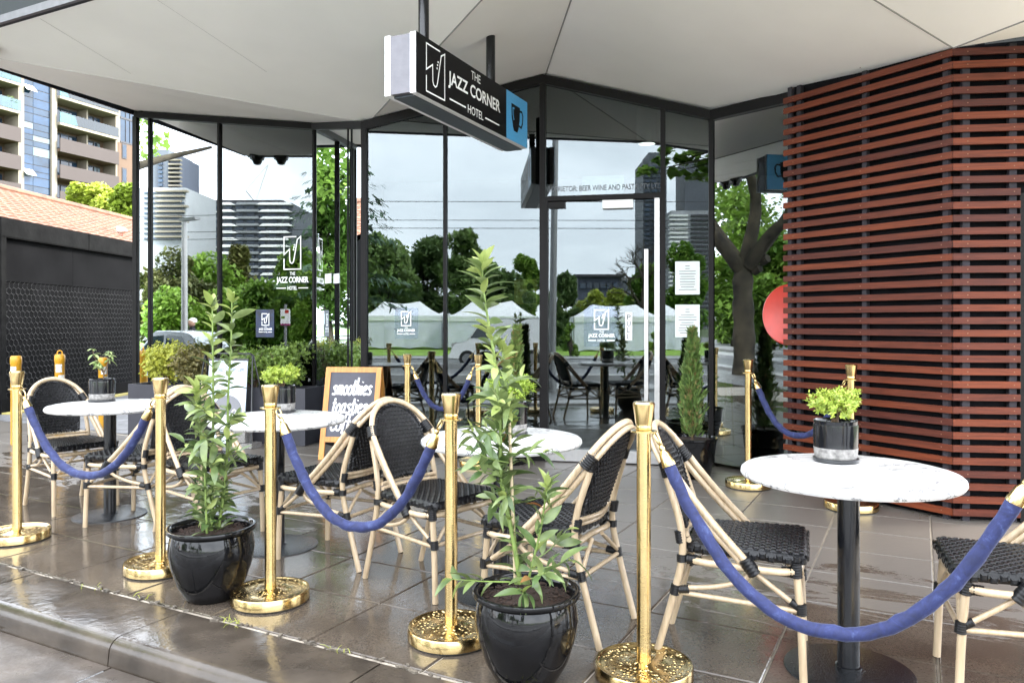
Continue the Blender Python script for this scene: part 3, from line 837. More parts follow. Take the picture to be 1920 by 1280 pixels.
# printing on the glass
def px_a(p, q, u):                       # metres along p->q of column u, and the path depth there
    pt, t = on_line(p, q, u)
    return (pt - p).length, pt.y
def decal(parent_pane, f, p, q, u0, v0, u1, v1, m, name, off=0.003):
    d = (q - p).normalized(); fn = fmap(f, p, d, off)
    a0, y0 = px_a(p, q, u0); a1, y1 = px_a(p, q, u1)
    ym = (y0 + y1) / 2
    b = MB(); b.prism([fn(a0, ZV(v1, ym)), fn(a1, ZV(v1, ym)), fn(a1, ZV(v0, ym)), fn(a0, ZV(v0, ym))], f[1] * 0.0012)
    return b.build(name, K[m], parent_pane)
def decal_logo(parent_pane, f, p, q, u0, v0, u1, v1, name, lw):
    d = (q - p).normalized(); fn = fmap(f, p, d, 0.008)
    a0, y0 = px_a(p, q, u0); a1, y1 = px_a(p, q, u1); ym = (y0 + y1) / 2
    b = MB(); logo_block(b, a0, ZV(v1, ym), a1 - a0, ZV(v0, ym) - ZV(v1, ym), fn, lw)
    return b.build(name, K['white'], parent_pane)
decal(paneA1, FA, A0, A1, 740, 577, 784, 635, 'decalblue', 'logo_film')
decal_logo(paneA1, FA, A0, A1, 745, 584, 779, 628, 'logo_lettering', 0.008)
decal(door, FA, A0, A1, 1095, 570, 1160, 650, 'decalblue', 'logo_film')
decal_logo(door, FA, A0, A1, 1103, 581, 1153, 641, 'logo_lettering', 0.011)
decal(panesL[2], FL, L0, B0, 480, 580, 514, 632, 'parkblue', 'logo_film', 0.002)
decal_logo(panesL[2], FL, L0, B0, 486, 588, 511, 624, 'logo_lettering', 0.009)
decal_logo(panesL[2], FL, L0, B0, 519, 444, 579, 545, 'logo_lettering', 0.013)
for (v0, v1) in ((490, 552), (571, 632)):
    pp = decal(paneS, FA, A0, A1, 1266, v0, 1312, v1, 'paper', 'notice_sheet')
    b = MB(); d = dA; fn = fmap(FA, A0, d, 0.010)
    a0, y0 = px_a(A0, A1, 1266); a1, y1 = px_a(A0, A1, 1312)
    for k in range(10):
        vv = v0 + 9 + k * 4.9
        w = (0.18 if k < 2 else rnd.uniform(0.5, 0.75)) * (a1 - a0); c = (a0 + a1) / 2
        ribbon(b, [(c - w / 2, ZV(vv, y0)), (c + w / 2, ZV(vv, y0))], 0.005, fn)
    b.build('small_print', K['text'], paneS)
b = MB(); fn = fmap(FA, A0, dA, 0.004); a0, y0 = px_a(A0, A1, 1034); a1, y1 = px_a(A0, A1, 1236)
put_text(b, 'PROPRIETOR: BEER WINE AND PASTA PTY LTD', a0 - 0.06, ZV(360, y0), a1 - a0 + 0.08, ZV(350, y0) - ZV(360, y0), fn, 0.005)
b.build('licence_lettering', K['text'], paneT)
decal(paneB, FB, B0, A0, 610, 513, 622, 531, 'paper', 'small_sticker'); decal(paneB, FB, B0, A0, 626, 513, 637, 531, 'paper', 'small_sticker')
decal(paneT, FA, A0, A1, 1091, 329, 1170, 362, 'clear', 'clear_sheet', -0.02)

# awning: faceted soffit radiating from one point on the front edge
FLc = Vector((-5.19, 6.89, 3.75)); Pa = Vector((0.56, 3.85, 3.67)); FR = Vector((4.2, 1.95, 3.15)); SR = Vector((6.6, 4.3, 3.0))
up = Vector((0, 0, 0.03))
sv = dict(L0=L0 + Vector((0, 0, 3.79)), B0=B0 + Vector((0, 0, Z590 + 0.03)), A0=A0 + Vector((0, 0, Z683 + 0.03)), P=pA1018 + Vector((0, 0, Z1018 + 0.03)),
          A1=A1 + Vector((0, 0, Z1333 + 0.03)), W0=Vector((2.16, 6.08, 3.155)), W1=Vector((2.86, 4.98, 3.06)), W2=Vector((3.42, 4.86, 3.12)), SR=SR, FL=FLc, Pa=Pa, FR=FR,
          C1=Vector((2.45, 5.95, ZC + 0.03)))
# wall-side points pushed back a little so that the soffit runs over the frames
for k in ('L0', 'B0', 'A0', 'P', 'A1', 'C1'): sv[k] = sv[k] + Vector((0.02, 0.10, 0.005))
tris = [('FL', 'A0', 'L0', 'B0'), ('FL', 'Pa', 'A0'), ('Pa', 'P', 'A0'), ('Pa', 'W1', 'A1', 'P'), ('W0', 'C1', 'A1'), ('W1', 'W0', 'A1'), ('Pa', 'FR', 'W1'), ('FR', 'SR', 'W2', 'W1')]
for t in tris:
    b = MB()
    if t == ('FL', 'A0', 'L0', 'B0'):
        b.add([sv['FL'], sv['A0'], sv['B0'], sv['L0']], [(0, 1, 2), (0, 2, 3)])
    elif len(t) == 4:
        b.add([sv[k] for k in t], [(0, 1, 2), (0, 2, 3)])
    else:
        b.add([sv[k] for k in t], [(0, 1, 2)])
    b.build('soffit_panel', K['soffit'], hotel)
def seam(p, q, w=0.012, m='seam'):
    d = (q - p).normalized(); x, y, _ = frame_from(d)
    MB().tube([p - Vector((0, 0, 0.001)), q - Vector((0, 0, 0.001))], w / 2, 5).build('soffit_seam', K[m], hotel)
for a, c in (('A0', 'Pa'), ('P', 'Pa'), ('W1', 'Pa'), ('W1', 'FR')): seam(sv[a], sv[c])
seam(sv['FL'], sv['A0'], 0.004, 'fineseam')
def on_tri(u, v, a, b_, c):
    d = Vector(((u - 960) / FPX, 1, (HOR - v) / FPX)); o = Vector((0, 0, EYE))
    n = (b_ - a).cross(c - a); t = (a - o).dot(n) / d.dot(n)
    return o + d * t
T1 = (sv['FL'], sv['Pa'], sv['A0'])
for (u0, v0, u1, v1) in ((75, 35, 245, 138), (295, 0, 500, 135)):
    seam(on_tri(u0, v0, *T1), on_tri(u1, v1, *T1), 0.004, 'fineseam')
T2 = (sv['Pa'], sv['W1'], sv['P'])
# fascia and roof deck
b = MB()
for p, q in ((FLc, Pa), (Pa, FR)):
    d = (q - p).normalized(); n = Vector((d.y, -d.x, 0)).normalized()
    if n.y > 0: n = -n
    b.prism([p, q, q + Vector((0, 0, 0.62)), p + Vector((0, 0, 0.62))], n * 0.05)
b.build('fascia', K['fascia'], hotel)
b = MB()
for p, q in ((FLc, Pa), (Pa, FR)):
    d = (q - p).normalized(); n = Vector((d.y, -d.x, 0)).normalized()
    if n.y > 0: n = -n
    b.prism([p + n * 0.052 + Vector((0, 0, -0.012)), q + n * 0.052 + Vector((0, 0, -0.012)), q + n * 0.052 + Vector((0, 0, 0.05)), p + n * 0.052 + Vector((0, 0, 0.05))], n * 0.03)
b.build('drip_edge', K['signgrey'], hotel)
b = MB()
p, q = FLc, sv['L0'] + Vector((0, 0.5, 0)); n = Vector((-0.9, -0.3, 0)).normalized()
b.prism([p + Vector((0, 0, -0.005)), q + Vector((0, 0, -0.005)), q + Vector((0, 0, 0.6)), p + Vector((0, 0, 0.6))], n * 0.03)
b.build('side_fascia', K['fascia'], hotel)
b = MB()
deck = [FLc, Pa, FR, SR, Vector((9, 10, 0)), Vector((7, 16, 0)), Vector((-3, 17, 0)), Vector((-3.4, 12.6, 0)), L0 + Vector((-0.1, 0, 0))]
b.prism([Vector((p.x, p.y, 4.3)) for p in deck], (0, 0, 0.25))
b.build('roof_deck', K['fascia'], hotel)
# room behind the glass
room = [L0, B0, A0, A1, C1, Vector((3.2, 5.4, 0)), Vector((7, 8, 0)), Vector((6, 14, 0)), Vector((-2.5, 15, 0)), Lr]
Lb = L0 + Vector((0.27, 0.963, 0)) * 3.4
room[-1] = Lb
room.append(Lr)
inn = [L0 + Vector((.05, .05, 0)), B0 + Vector((.05, .05, 0)), A0 + Vector((.05, .05, 0)), A1 + Vector((0.03, .05, 0)), C1 + Vector((.05, .05, 0))] + room[5:]
b = MB(); b.add([Vector((p.x, p.y, 0.012)) for p in inn], [tuple(range(len(inn)))]); b.build('interior_floor', K['floor'], hotel)
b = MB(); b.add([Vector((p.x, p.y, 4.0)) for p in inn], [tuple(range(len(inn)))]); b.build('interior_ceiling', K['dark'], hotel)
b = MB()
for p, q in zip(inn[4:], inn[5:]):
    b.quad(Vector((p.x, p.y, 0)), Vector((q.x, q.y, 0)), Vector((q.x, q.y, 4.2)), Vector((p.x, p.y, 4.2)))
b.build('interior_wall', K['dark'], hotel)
# cladding over the door head up to the deck
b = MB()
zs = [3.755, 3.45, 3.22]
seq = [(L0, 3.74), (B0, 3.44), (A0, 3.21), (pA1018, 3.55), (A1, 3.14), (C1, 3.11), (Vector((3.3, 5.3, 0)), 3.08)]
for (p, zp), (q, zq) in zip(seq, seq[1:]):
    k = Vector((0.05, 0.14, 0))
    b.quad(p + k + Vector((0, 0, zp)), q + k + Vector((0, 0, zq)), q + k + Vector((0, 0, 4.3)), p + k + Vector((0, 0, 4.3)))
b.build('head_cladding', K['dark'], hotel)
b = MB(); b.box(Vector((1.0, 7.75, 0.017)), (1.7, 0.9, 0.008), math.atan2(dA.y, dA.x)); b.build('door_mat', K['mattex'], hotel)
b = MB(); b.box(Vector((2.4, 7.3, 0.017)), (1.2, 0.9, 0.008), -0.3); b.build('door_mat', K['mattex'], hotel)
# small security domes under the front left corner of the awning
for k, u in enumerate((443, 480)):
    pt = M(FL, u, 11.0, 3.70)
    pt = FLc + (Pa - FLc) * (0.03 + 0.055 * k) + Vector((0.08, 0.10, -0.0))
    b = MB(); b.lathe([(0.0, -0.17), (0.05, -0.155), (0.075, -0.10), (0.075, -0.08)], 14, pt); b.lathe([(0.10, -0.085), (0.11, -0.02), (0.10, 0.02)], 14, pt)
    tag(b.build('dome_camera', K['blackmetal'], None, 40), 'black security dome under the awning corner, %s' % ('at the very corner' if k == 0 else 'second from the corner'), 'security camera', 'security domes under the awning')

# ================================================================== timber slat screen
W0 = Vector((2.16, 6.08, 0)); W1 = Vector((2.86, 4.98, 0)); W2 = on_line(P(1787, 975), P(1912, 979), 1911)[0]; W2.z = 0
W3 = on_line(W1, W2, 2000)[0]
screen = thing('slat_screen', 'angled screen of horizontal red brown timber slats on dark battens', 'screen', (0, 0, 0))
def fnorm(p, q):
    d = (q - p).normalized(); n = Vector((d.y, -d.x, 0))
    return n if n.dot(-p) > 0 else -n
n01, n12 = fnorm(W0, W1), fnorm(W1, W2)
nbis = (n01 + n12).normalized(); nbis = nbis / nbis.dot(n01)
def slat(p, q, np_, nq, z, h=0.044, th=0.02):
    b = MB()
    a0 = p; a1 = q; b0_ = p + np_ * th; b1 = q + nq * th
    lo, hi = Vector((0, 0, z)), Vector((0, 0, z + h))
    b.add([a0 + lo, a1 + lo, b1 + lo, b0_ + lo, a0 + hi, a1 + hi, b1 + hi, b0_ + hi], [(0, 1, 2, 3), (7, 6, 5, 4), (0, 4, 5, 1), (3, 2, 6, 7), (0, 3, 7, 4), (1, 5, 6, 2)])
    return b.build('slat', K['slat'], screen)
def soff_z(p): 
    a, c = Vector((2.16, 6.08, 3.155)), Vector((2.86, 4.98, 3.06))
    if p.y > 4.98: return a.z + (c.z - a.z) * (6.08 - p.y) / 1.1
    return 3.06 + (p.x - 2.86) * 0.10
scr = MB()
nsl = 0
for k in range(38):
    z = 0.035 + k * 0.0825
    j = Vector((0, 0, rnd.uniform(-.002, .002)))
    if z + 0.044 < 3.06:
        slat(W0, W1 - (W1 - W0).normalized() * 0.002, n01, nbis, z + j.z)
        nsl += 1
    e = W3 if z > 2.12 else W2
    if z + 0.044 < 3.055:
        slat(W1 + (W2 - W1).normalized() * 0.001, e, nbis, n12, z + j.z * 0.5)
    for (p, q, n, us) in ((W0, W1, n01, (1490, 1616, 1768)), (W1, W3, n12, (1812, 1899))):
        for u in us:
            s = on_line(p, q, u)[0] + n * 0.0205 + Vector((0, 0, z + 0.022))
            x, y, d = frame_from(n)
            scr.add([s + (x * math.cos(a) + y * math.sin(a)) * 0.0042 for a in [i * math.pi / 3 for i in range(6)]] , [tuple(range(6))])
o = scr.build('screw', K['screw'], screen); o['kind'] = 'stuff'
for (p, q, n, us, w) in ((W0, W1, n01, (1480, 1497, 1620, 1772), 0.035), (W1, W3, n12, (1812, 1900), 0.045)):
    for u in us:
        pt = on_line(p, q, u)[0]
        top = soff_z(pt) - 0.02
        MB().box(pt - n * 0.0225 + Vector((0, 0, top / 2)), (0.04, w, top), math.atan2(n.y, n.x)).build('batten', K['batten'], screen)
b = MB()
b.prism([W0 - n01 * 0.05, W1 - nbis * 0.05, W1 - nbis * 0.05 + Vector((0, 0, 3.1)), W0 - n01 * 0.05 + Vector((0, 0, 3.15))], -n01 * 0.05)
b.prism([W1 - nbis * 0.05 - n12 * 0.002, W3 - n12 * 0.05, W3 - n12 * 0.05 + Vector((0, 0, 3.12)), W1 - nbis * 0.05 + Vector((0, 0, 3.08))], -n12 * 0.05)
b.build('backing_panel', K['backing'], screen)
b = MB(); pe = on_line(W1, W2, 1925)[0]
b.box(pe - n12 * 0.01 + Vector((0, 0, 1.06)), (0.05, 0.09, 2.1), math.atan2(n12.y, n12.x)); b.build('end_post', K['frame'], screen)
# round red sign on the glass beside the screen
pt, _ = on_line(A1, C1, 1487)
sg = thing('round_sign', 'round red sign half hidden behind the left end of the slat screen', 'sign', pt + FC[1] * 0.03 + Vector((0, 0, ZV(590, pt.y))), math.atan2(FC[1].y, FC[1].x))
def lathe_x(prof, seg=40):
    b = MB(); b.lathe(prof, seg); b.v = [(z, x, y) for x, y, z in b.v]; return b
lathe_x([(0.0, 0.0), (0.235, 0.0), (0.245, 0.01), (0.245, 0.03), (0.235, 0.04), (0.225, 0.036), (0.0, 0.036)], 44).build('disc', K['red'], sg, 30)
lathe_x([(0.03, -0.03), (0.03, 0.0)], 12).build('mount', K['blackmetal'], sg, 30)

# ================================================================== hanging sign
SY = 6.35
sL = Vector(((780 - 960) / FPX * SY * 114 / 86 / 1.326 * 1.0, 0, 0))
Yn = SY * 86 / 114.0; pn = U(780, Yn); pf = U(988, SY)
sd = (pf - pn); sd.z = 0; SLEN = sd.length; sd.normalize()
sz0 = ZV(172.5, Yn); sz1 = ZV(58, Yn); SH = sz1 - sz0
sn = Vector((sd.y, -sd.x, 0))          # the lettered side looks to the right
sgn = thing('hanging_sign', 'black projecting box sign lettered The Jazz Corner Hotel with a blue coffee cup panel', 'sign', pn + Vector((0, 0, sz0)), math.atan2(sd.y, sd.x))
TH = 0.235
# local: x along the sign away from the street, y to its left, z up; lettered face is y = 0
b = MB(); b.box((SLEN / 2, TH / 2, SH / 2), (SLEN - 0.004, TH - 0.085, SH - 0.012)); b.build('box', K['signgrey'], sgn)
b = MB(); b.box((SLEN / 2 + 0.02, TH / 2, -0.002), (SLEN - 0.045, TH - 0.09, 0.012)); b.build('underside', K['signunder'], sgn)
b = MB(); b.box((SLEN / 2, 0.023, SH / 2), (SLEN, 0.042, SH)); b.box((SLEN / 2, TH - 0.023, SH / 2), (SLEN, 0.042, SH)); b.build('light_edge', m_emit('white_edge_lit_acrylic', (1, 1, 1), 0.12) and K['white'], sgn)
xb = SLEN * 0.765
for y in (0.0, TH):
    b = MB(); b.box((xb / 2, y, SH / 2), (xb - 0.001, 0.006, SH - 0.004)); b.build('black_face', K['signface'], sgn)
    b = MB(); b.box(((xb + SLEN) / 2, y, SH / 2), (SLEN - xb - 0.001, 0.006, SH - 0.004)); b.build('blue_face', K['signblue'], sgn)
for side in (0, 1):
    y = -0.0046 if side == 0 else TH + 0.0046
    fn = (lambda x, z, y=y: Vector((x * SLEN, y, z * SH))) if side == 0 else (lambda x, z, y=y: Vector(((1.0 - x) * SLEN if x > 9 else (0.765 - x) * SLEN, y, z * SH)))
    b = MB(); lw = 0.008
    fn2 = (lambda X, Z, y=y: Vector((X, y, Z))) if side == 0 else (lambda X, Z, y=y: Vector((xb - X, y, Z)))
    emblem(b, 0.068 * SLEN, 0.10 * SH, 0.136 * SLEN, 0.80 * SH, fn2, 0.0095)
    b.build('emblem', K['white'], sgn)
    b = MB()
    put_text(b, 'THE', 0.423 * SLEN, 0.765 * SH, 0.083 * SLEN, 0.155 * SH, fn2, 0.0)
    put_text(b, 'JAZZ CORNER', 0.232 * SLEN, 0.36 * SH, 0.466 * SLEN, 0.31 * SH, fn2, 0.02)
    put_text(b, 'HOTEL', 0.394 * SLEN, 0.10 * SH, 0.139 * SLEN, 0.155 * SH, fn2, 0.0)
    ribbon(b, [(0.243 * SLEN, 0.175 * SH), (0.376 * SLEN, 0.175 * SH)], 0.011, fn2); ribbon(b, [(0.552 * SLEN, 0.175 * SH), (0.689 * SLEN, 0.175 * SH)], 0.011, fn2)
    b.build('lettering', K['white'], sgn)
    # coffee cup
    b = MB(); cx = 0.875 * SLEN; cz = 0.50 * SH
    if side == 1: cx = 0.875 * SLEN
    g = lambda X, Z: Vector((cx + (X if side == 0 else -X), y, cz + Z))
    cup = [(-0.10, 0.105), (0.065, 0.105), (0.06, 0.0), (0.035, -0.075), (0.015, -0.105), (-0.05, -0.105), (-0.07, -0.075), (-0.095, 0.0)]
    b.add([g(*p) for p in cup], [tuple(range(len(cup)))])
    ribbon(b, [(0.062, 0.075), (0.10, 0.08), (0.122, 0.05), (0.115, -0.01), (0.09, -0.05), (0.045, -0.045)], 0.018, g)
    b.build('cup_print', K['signface'], sgn)
    b = MB(); y2 = y - 0.0015 if side == 0 else y + 0.0015
    g2 = lambda X, Z: Vector((cx + (X if side == 0 else -X), y2, cz + Z))
    ribbon(b, [(-0.045, 0.075), (-0.075, 0.07), (-0.072, 0.02), (-0.055, -0.02)], 0.014, g2); b.build('cup_highlight', K['signblue'], sgn)
for xf in (0.165, 0.745):
    wp = pn + sd * (xf * SLEN) + Vector((-sd.y, sd.x, 0)) * TH / 2
    b = MB(); b.tube([(xf * SLEN, TH / 2, SH - 0.01), (xf * SLEN, TH / 2, 4.05 - sz0)], 0.036, 16); b.build('hanger_pole', K['blackmetal'], sgn, 40)

# fallen leaf litter blown against the screen and the glass
b = MB(); r6 = random.Random(14)
for i in range(260):
    q = r6.random()
    base_ = W0.lerp(W1, q ** 2 * 0.9) if r6.random() < 0.6 else Vector((2.0, 6.25, 0)).lerp(W0, q)
    p = base_ + n01 * abs(r6.gauss(0.03, 0.07)) + Vector((r6.gauss(0, .03), r6.gauss(0, .03), 0.003))
    s_ = r6.uniform(0.004, 0.014); a = r6.uniform(0, 6.28)
    d = Vector((math.cos(a), math.sin(a), 0)); w = Vector((-d.y, d.x, 0)) * s_ * 0.4
    b.add([p - d * s_, p + w + Vector((0, 0, .003)), p + d * s_ + Vector((0, 0, .002)), p - w], [(0, 1, 2, 3)])
tag(b.build('leaf_litter', K['stemb']), kind='stuff')
# ================================================================== LEFT: hoarding wall, tiled roof, apartment block
Q0 = Vector((-7.2, 10.72, 0)); Q1 = Vector((-6.98, 15.2, 0)); ZW0 = 2.76
qd = (Q1 - Q0).normalized(); qn = Vector((qd.y, -qd.x, 0)); QL = 9.5
wall = thing('hoarding_wall', 'long black painted boundary wall covered with chicken wire below a tiled roof', 'wall', Q0, math.atan2(qd.y, qd.x))
# local: x along the wall going away, y to the left (into the yard), z up
b = MB(); b.box((QL / 2, 0.10, 1.33), (QL, 0.16, 2.30)); b.build('wall_panel', K['blackwall'], wall)
for z0, z1, x0 in ((0.22, 1.02, 0.0), (1.03, 1.86, 0.0), (1.87, 2.46, 0.0)):
    x = 0.0
    while x < QL - 0.1:
        w = min(rnd.uniform(1.7, 2.4), QL - x)
        b = MB(); b.box((x + w / 2, 0.012 + rnd.uniform(-.003, .003), (z0 + z1) / 2), (w - 0.005, 0.016, z1 - z0 - 0.006)); b.build('board', K['blackwall'], wall); x += w
b = MB(); b.box((QL / 2, 0.0, 0.1), (QL, 0.14, 0.22)); b.build('plinth', K['blackwall'], wall)
x = 0.0
while x < QL - 0.1:
    w = min(2.05, QL - x)
    b = MB(); b.box((x + w / 2, 0.05, 2.63), (w - 0.014, 0.24, 0.26)); b.box((x + w / 2, 0.035, 2.50), (w - 0.014, 0.20, 0.03)); b.build('coping', K['blacktrim'], wall); x += w
b = MB(); b.box((0.07, -0.03, 1.36), (0.10, 0.06, 2.3)); b.build('post', K['blacktrim'], wall)
# hexagonal wire
b = MB(); hs = 0.055; nx = int(5.2 / (hs * 1.732)); nz = int(1.72 / (hs * 1.5))
def wseg(p, q):
    d = (q - p); L = d.length; d.normalize(); s = Vector((-d.z, 0, d.x)) * 0.0022
    b.add([p + s, q + s, q - s + Vector((0, -.002, 0)), p - s + Vector((0, -.002, 0))], [(0, 1, 2, 3)])
for j in range(nz):
    for i in range(nx):
        cx = 0.15 + (i + 0.5 * (j % 2)) * hs * 1.732; cz = 0.25 + j * hs * 1.5
        wob = lambda: rnd.uniform(-.006, .006)
        pts = [Vector((cx + hs * math.cos(R(90 + 60 * k)) + wob(), -0.006, cz + hs * math.sin(R(90 + 60 * k)) + wob())) for k in range(4)]
        for a, c in zip(pts, pts[1:]): wseg(a, c)
o = b.build('chicken_wire', K['wire'], wall); o['kind'] = 'stuff'
tag(MB().box(Q0 + qd * QL / 2 + qn * 0.16 + Vector((0, 0, 0.008)), (QL, 0.16, 0.03), math.atan2(qd.y, qd.x)).build('yellow_line', K['ykerb']), kind='structure')
# house with a terracotta tile roof behind the wall
hs_ = thing('tiled_roof_house', 'low house showing its sunlit terracotta tile roof above the black wall', 'house', Q0 + Vector((-0.35, 0, 0)), math.atan2(qd.y, qd.x))
RUN, RISE, ZE = 3.3, 1.22, 2.80
b = MB(); LEN = 15.0; TWd = 0.26; rows = 14
per = 6
nxs = int(LEN / TWd) * per
for rI in range(rows):
    y0 = RUN * rI / rows; y1 = RUN * (rI + 1.12) / rows
    z0 = ZE + RISE * rI / rows + 0.030; z1 = ZE + RISE * (rI + 1.12) / rows
    vs = []
    for i in range(nxs + 1):
        x = i * TWd / per
        ph = (i % per) / per
        h = 0.030 * (abs(math.sin(math.pi * ph)) ** 0.7) + rnd.uniform(-.003, .003)
        vs += [(x, y0, z0 + h - 0.035), (x, y0, z0 + h), (x, y1, z1 + h)]
    fs = []
    for i in range(nxs):
        a = 3 * i; fs += [(a, a + 3, a + 4, a + 1), (a + 1, a + 4, a + 5, a + 2)]
    b.add(vs, fs)
o = b.build('roof_tile', K['terracotta'], hs_); o['kind'] = 'stuff'
b = MB(); b.tube([(0, RUN, ZE + RISE + 0.05), (LEN, RUN, ZE + RISE + 0.05)], 0.09, 8); b.build('ridge_cap', K['terracotta'], hs_)
b = MB(); b.add([(0.02, 0.3, 0), (LEN, 0.3, 0), (LEN, 0.3, ZE), (0.02, 0.3, ZE), (0.02, 2 * RUN - .3, 0), (LEN, 2 * RUN - .3, 0), (LEN, 2 * RUN - .3, ZE), (0.02, 2 * RUN - .3, ZE), (0.02, RUN, ZE + RISE), (LEN, RUN, ZE + RISE)],
    [(0, 1, 2, 3), (5, 4, 7, 6), (0, 3, 8, 7, 4), (1, 5, 6, 9, 2), (8, 9, 6, 7)]); b.build('wall', K['blackwall'], hs_)
b = MB(); b.box((LEN / 2, -0.02, ZE - 0.02), (LEN, 0.10, 0.10)); b.build('gutter', K['blacktrim'], hs_)
# pale bird resting on the roof
gp = hs_.matrix_basis @ Vector((0, 0, 0))
gx = U(226, 12.3)
def roofpt(u):
    # point on the roof slope seen at column u, a third of the way up
    best = None
    for k in range(400):
        x = k * 0.02
        w = Q0 + Vector((-0.35, 0, 0)) + qd * x + Vector((-qd.y, qd.x, 0)) * (RUN * 0.16)
        if abs(960 + FPX * w.x / w.y - u) < 2.0: best = w
    return best or Vector((-8, 12.8, 0))
rp = roofpt(226)
gull = thing('gull', 'small white gull resting on the terracotta roof tiles', 'bird', rp + Vector((0, 0, ZE + RISE * 0.16 + 0.06)), 2.6)
b = MB()
pth = [(-0.19, 0, 0.055), (-0.13, 0, 0.065), (-0.06, 0, 0.075), (0.02, 0, 0.085), (0.08, 0, 0.10), (0.115, 0, 0.135), (0.14, 0, 0.155), (0.175, 0, 0.15)]
b.tube(smooth_path(pth, 3), [0.008 + 0.062 * math.sin(math.pi * min(1, i / 21 * 1.15)) ** 0.8 * (1 if i < 12 else 0.62) for i in range(22)], 10); b.build('body', K['sugar'], gull, 60)
for s in (-1, 1):
    MB().tube([(0.0, s * 0.02, 0.06), (0.005, s * 0.025, -0.03)], 0.005, 5).build('leg', K['red'], gull)
MB().tube([(0.17, 0, 0.15), (0.21, 0, 0.142)], [0.010, 0.003], 6).build('beak', K['red'], gull)

# apartment block
AY = 87.0; ap = U(105, AY); ad_ = Vector((0.36, 0.933, 0)).normalized(); an = Vector((ad_.y, -ad_.x, 0))
def tu(u):
    k = (u - 960) / FPX
    return (k * ap.y - ap.x) / (ad_.x - k * ad_.y)
apt = thing('apartment_building', 'sunlit cream and brown apartment block with balconies and a blue glazed strip', 'building', ap, math.atan2(ad_.y, ad_.x))
# local: x along the facade, y into the building
Fz = [20.95 + 2.99 * k for k in range(-7, 5)]
def abox(name, u0, u1, z0, z1, y0, y1, m, par=apt):
    x0, x1 = tu(u0), tu(u1)
    return MB().box(((x0 + x1) / 2, (y0 + y1) / 2, (z0 + z1) / 2), (x1 - x0, y1 - y0, z1 - z0)).build(name, K[m], par)
TOPZ = 36.0
abox('core_wall', -90, 420, 0, TOPZ, 1.8, 14, 'b_tan')
abox('column', 30, 41, 0, TOPZ, -0.35, 1.9, 'b_cream'); abox('column', 93, 103, 0, TOPZ, -0.35, 1.9, 'b_cream')
abox('end_wall', 218, 330, 0, 20.6 + 2.9, -0.3, 1.9, 'b_tan'); abox('pier', 214, 222.5, 0, TOPZ, -0.25, 1.9, 'b_cream')
abox('glazed_corner', 222.5, 330, 23.6, TOPZ, -0.25, 1.9, 'b_win')
for zz in (23.6, 26.6, 28.3, 31.2): abox('corner_band', 222.5, 330, zz - 0.08, zz + 0.14, -0.33, -0.25, 'b_dark')
for uu in (232, 240, 249, 259): abox('corner_mullion', uu, uu + 1, 23.6, TOPZ, -0.32, -0.25, 'b_dark')
for f in Fz:
    for (u0, u1) in ((225, 233.5), (245, 253)):
        zt = f + 1.15 - 0.4
        if zt + 1.6 < 23.4:
            fr = abox('window', u0, u1, zt - 0.1, zt + 1.75, -0.36, -0.2, 'b_dark'); abox('pane', u0 + 1.3, u1 - 1.0, zt + 0.1, zt + 1.55, -0.38, -0.365, 'b_win', apt)
# glazed strip between the columns
x0, x1 = tu(41), tu(93)
abox('strip_backing', 41, 93, 0, TOPZ, -0.05, 1.85, 'b_dark')
zc = 12.2; r3 = random.Random(11)
while zc < 33:
    hgt = r3.choice([0.62, 0.72, 1.0])
    for c in range(2):
        u0 = 41.8 + (0 if c == 0 else 19.5); u1 = 60.5 if c == 0 else 92
        mm = r3.choice(['b_win', 'b_win', 'b_win', 'b_span', 'b_blind', 'b_span'])
        abox('pane', u0, u1, zc, zc + hgt - 0.09, -0.09, -0.055, mm)
    zc += hgt
for (u0, u1, v) in ((41, 61, 184), (40.5, 60, 336)):
    z = ZV(v, AY)
    xa, xb_ = tu(u0), tu(u1)
    b = MB(); b.prism([Vector((xa, -0.1, z + 0.5)), Vector((xb_, -0.1, z + 0.5)), Vector((xb_, -0.75, z - 0.15)), Vector((xa, -0.75, z - 0.15))], (0, 0, -0.05)); b.build('open_sash', K['b_white'], apt)
# balcony bays
for (ua, ub) in ((103.3, 213.8), (-60, 29.8)):
    for k, f in enumerate(Fz):
        abox('balcony_slab', ua, ub, f - 0.32, f, -0.75, 1.85, 'b_cream' if f > 22 else 'b_tan')
        top = f > 22.0 and ua > 0 or f > 24.9 or (ua < 0 and f > 22)
        if top:
            abox('glass_balustrade', ua, ub, f + 0.02, f + 1.15, -0.78, -0.74, 'balglass')
            n_ = 5
            for i in range(n_ + 1):
                uu = ua + (ub - ua) * (i / n_) - 0.3
                abox('balustrade_post', uu, uu + 0.8, f, f + 1.2, -0.74, -0.68, 'b_blind')
        else:
            abox('balustrade', ua, ub, f - 0.34, f + 1.18, -0.82, -0.68, 'b_brown')
        # recessed window wall
        L = ub - ua
        for (a, c) in ((0.02, 0.24), (0.25, 0.53), (0.62, 0.80), (0.81, 0.92)):
            fr = abox('window', ua + L * a, ua + L * c, f + 0.05, f + 2.35, 1.55, 1.78, 'b_dark')
            w = (c - a) / 2
            for h in range(2):
                abox('pane', ua + L * (a + w * h) + 1.0, ua + L * (a + w * (h + 1)) - 0.8, f + 0.15, f + 2.2, 1.5, 1.545, r3.choice(['b_win', 'b_win', 'b_blind', 'b_span']))
        abox('party_wall', ua + L * 0.565, ua + L * 0.59, f, f + 2.6, 0.3, 1.8, 'b_cream')
abox('top_slab', -90, 420, TOPZ, TOPZ + 0.5, -0.8, 14, 'b_cream')
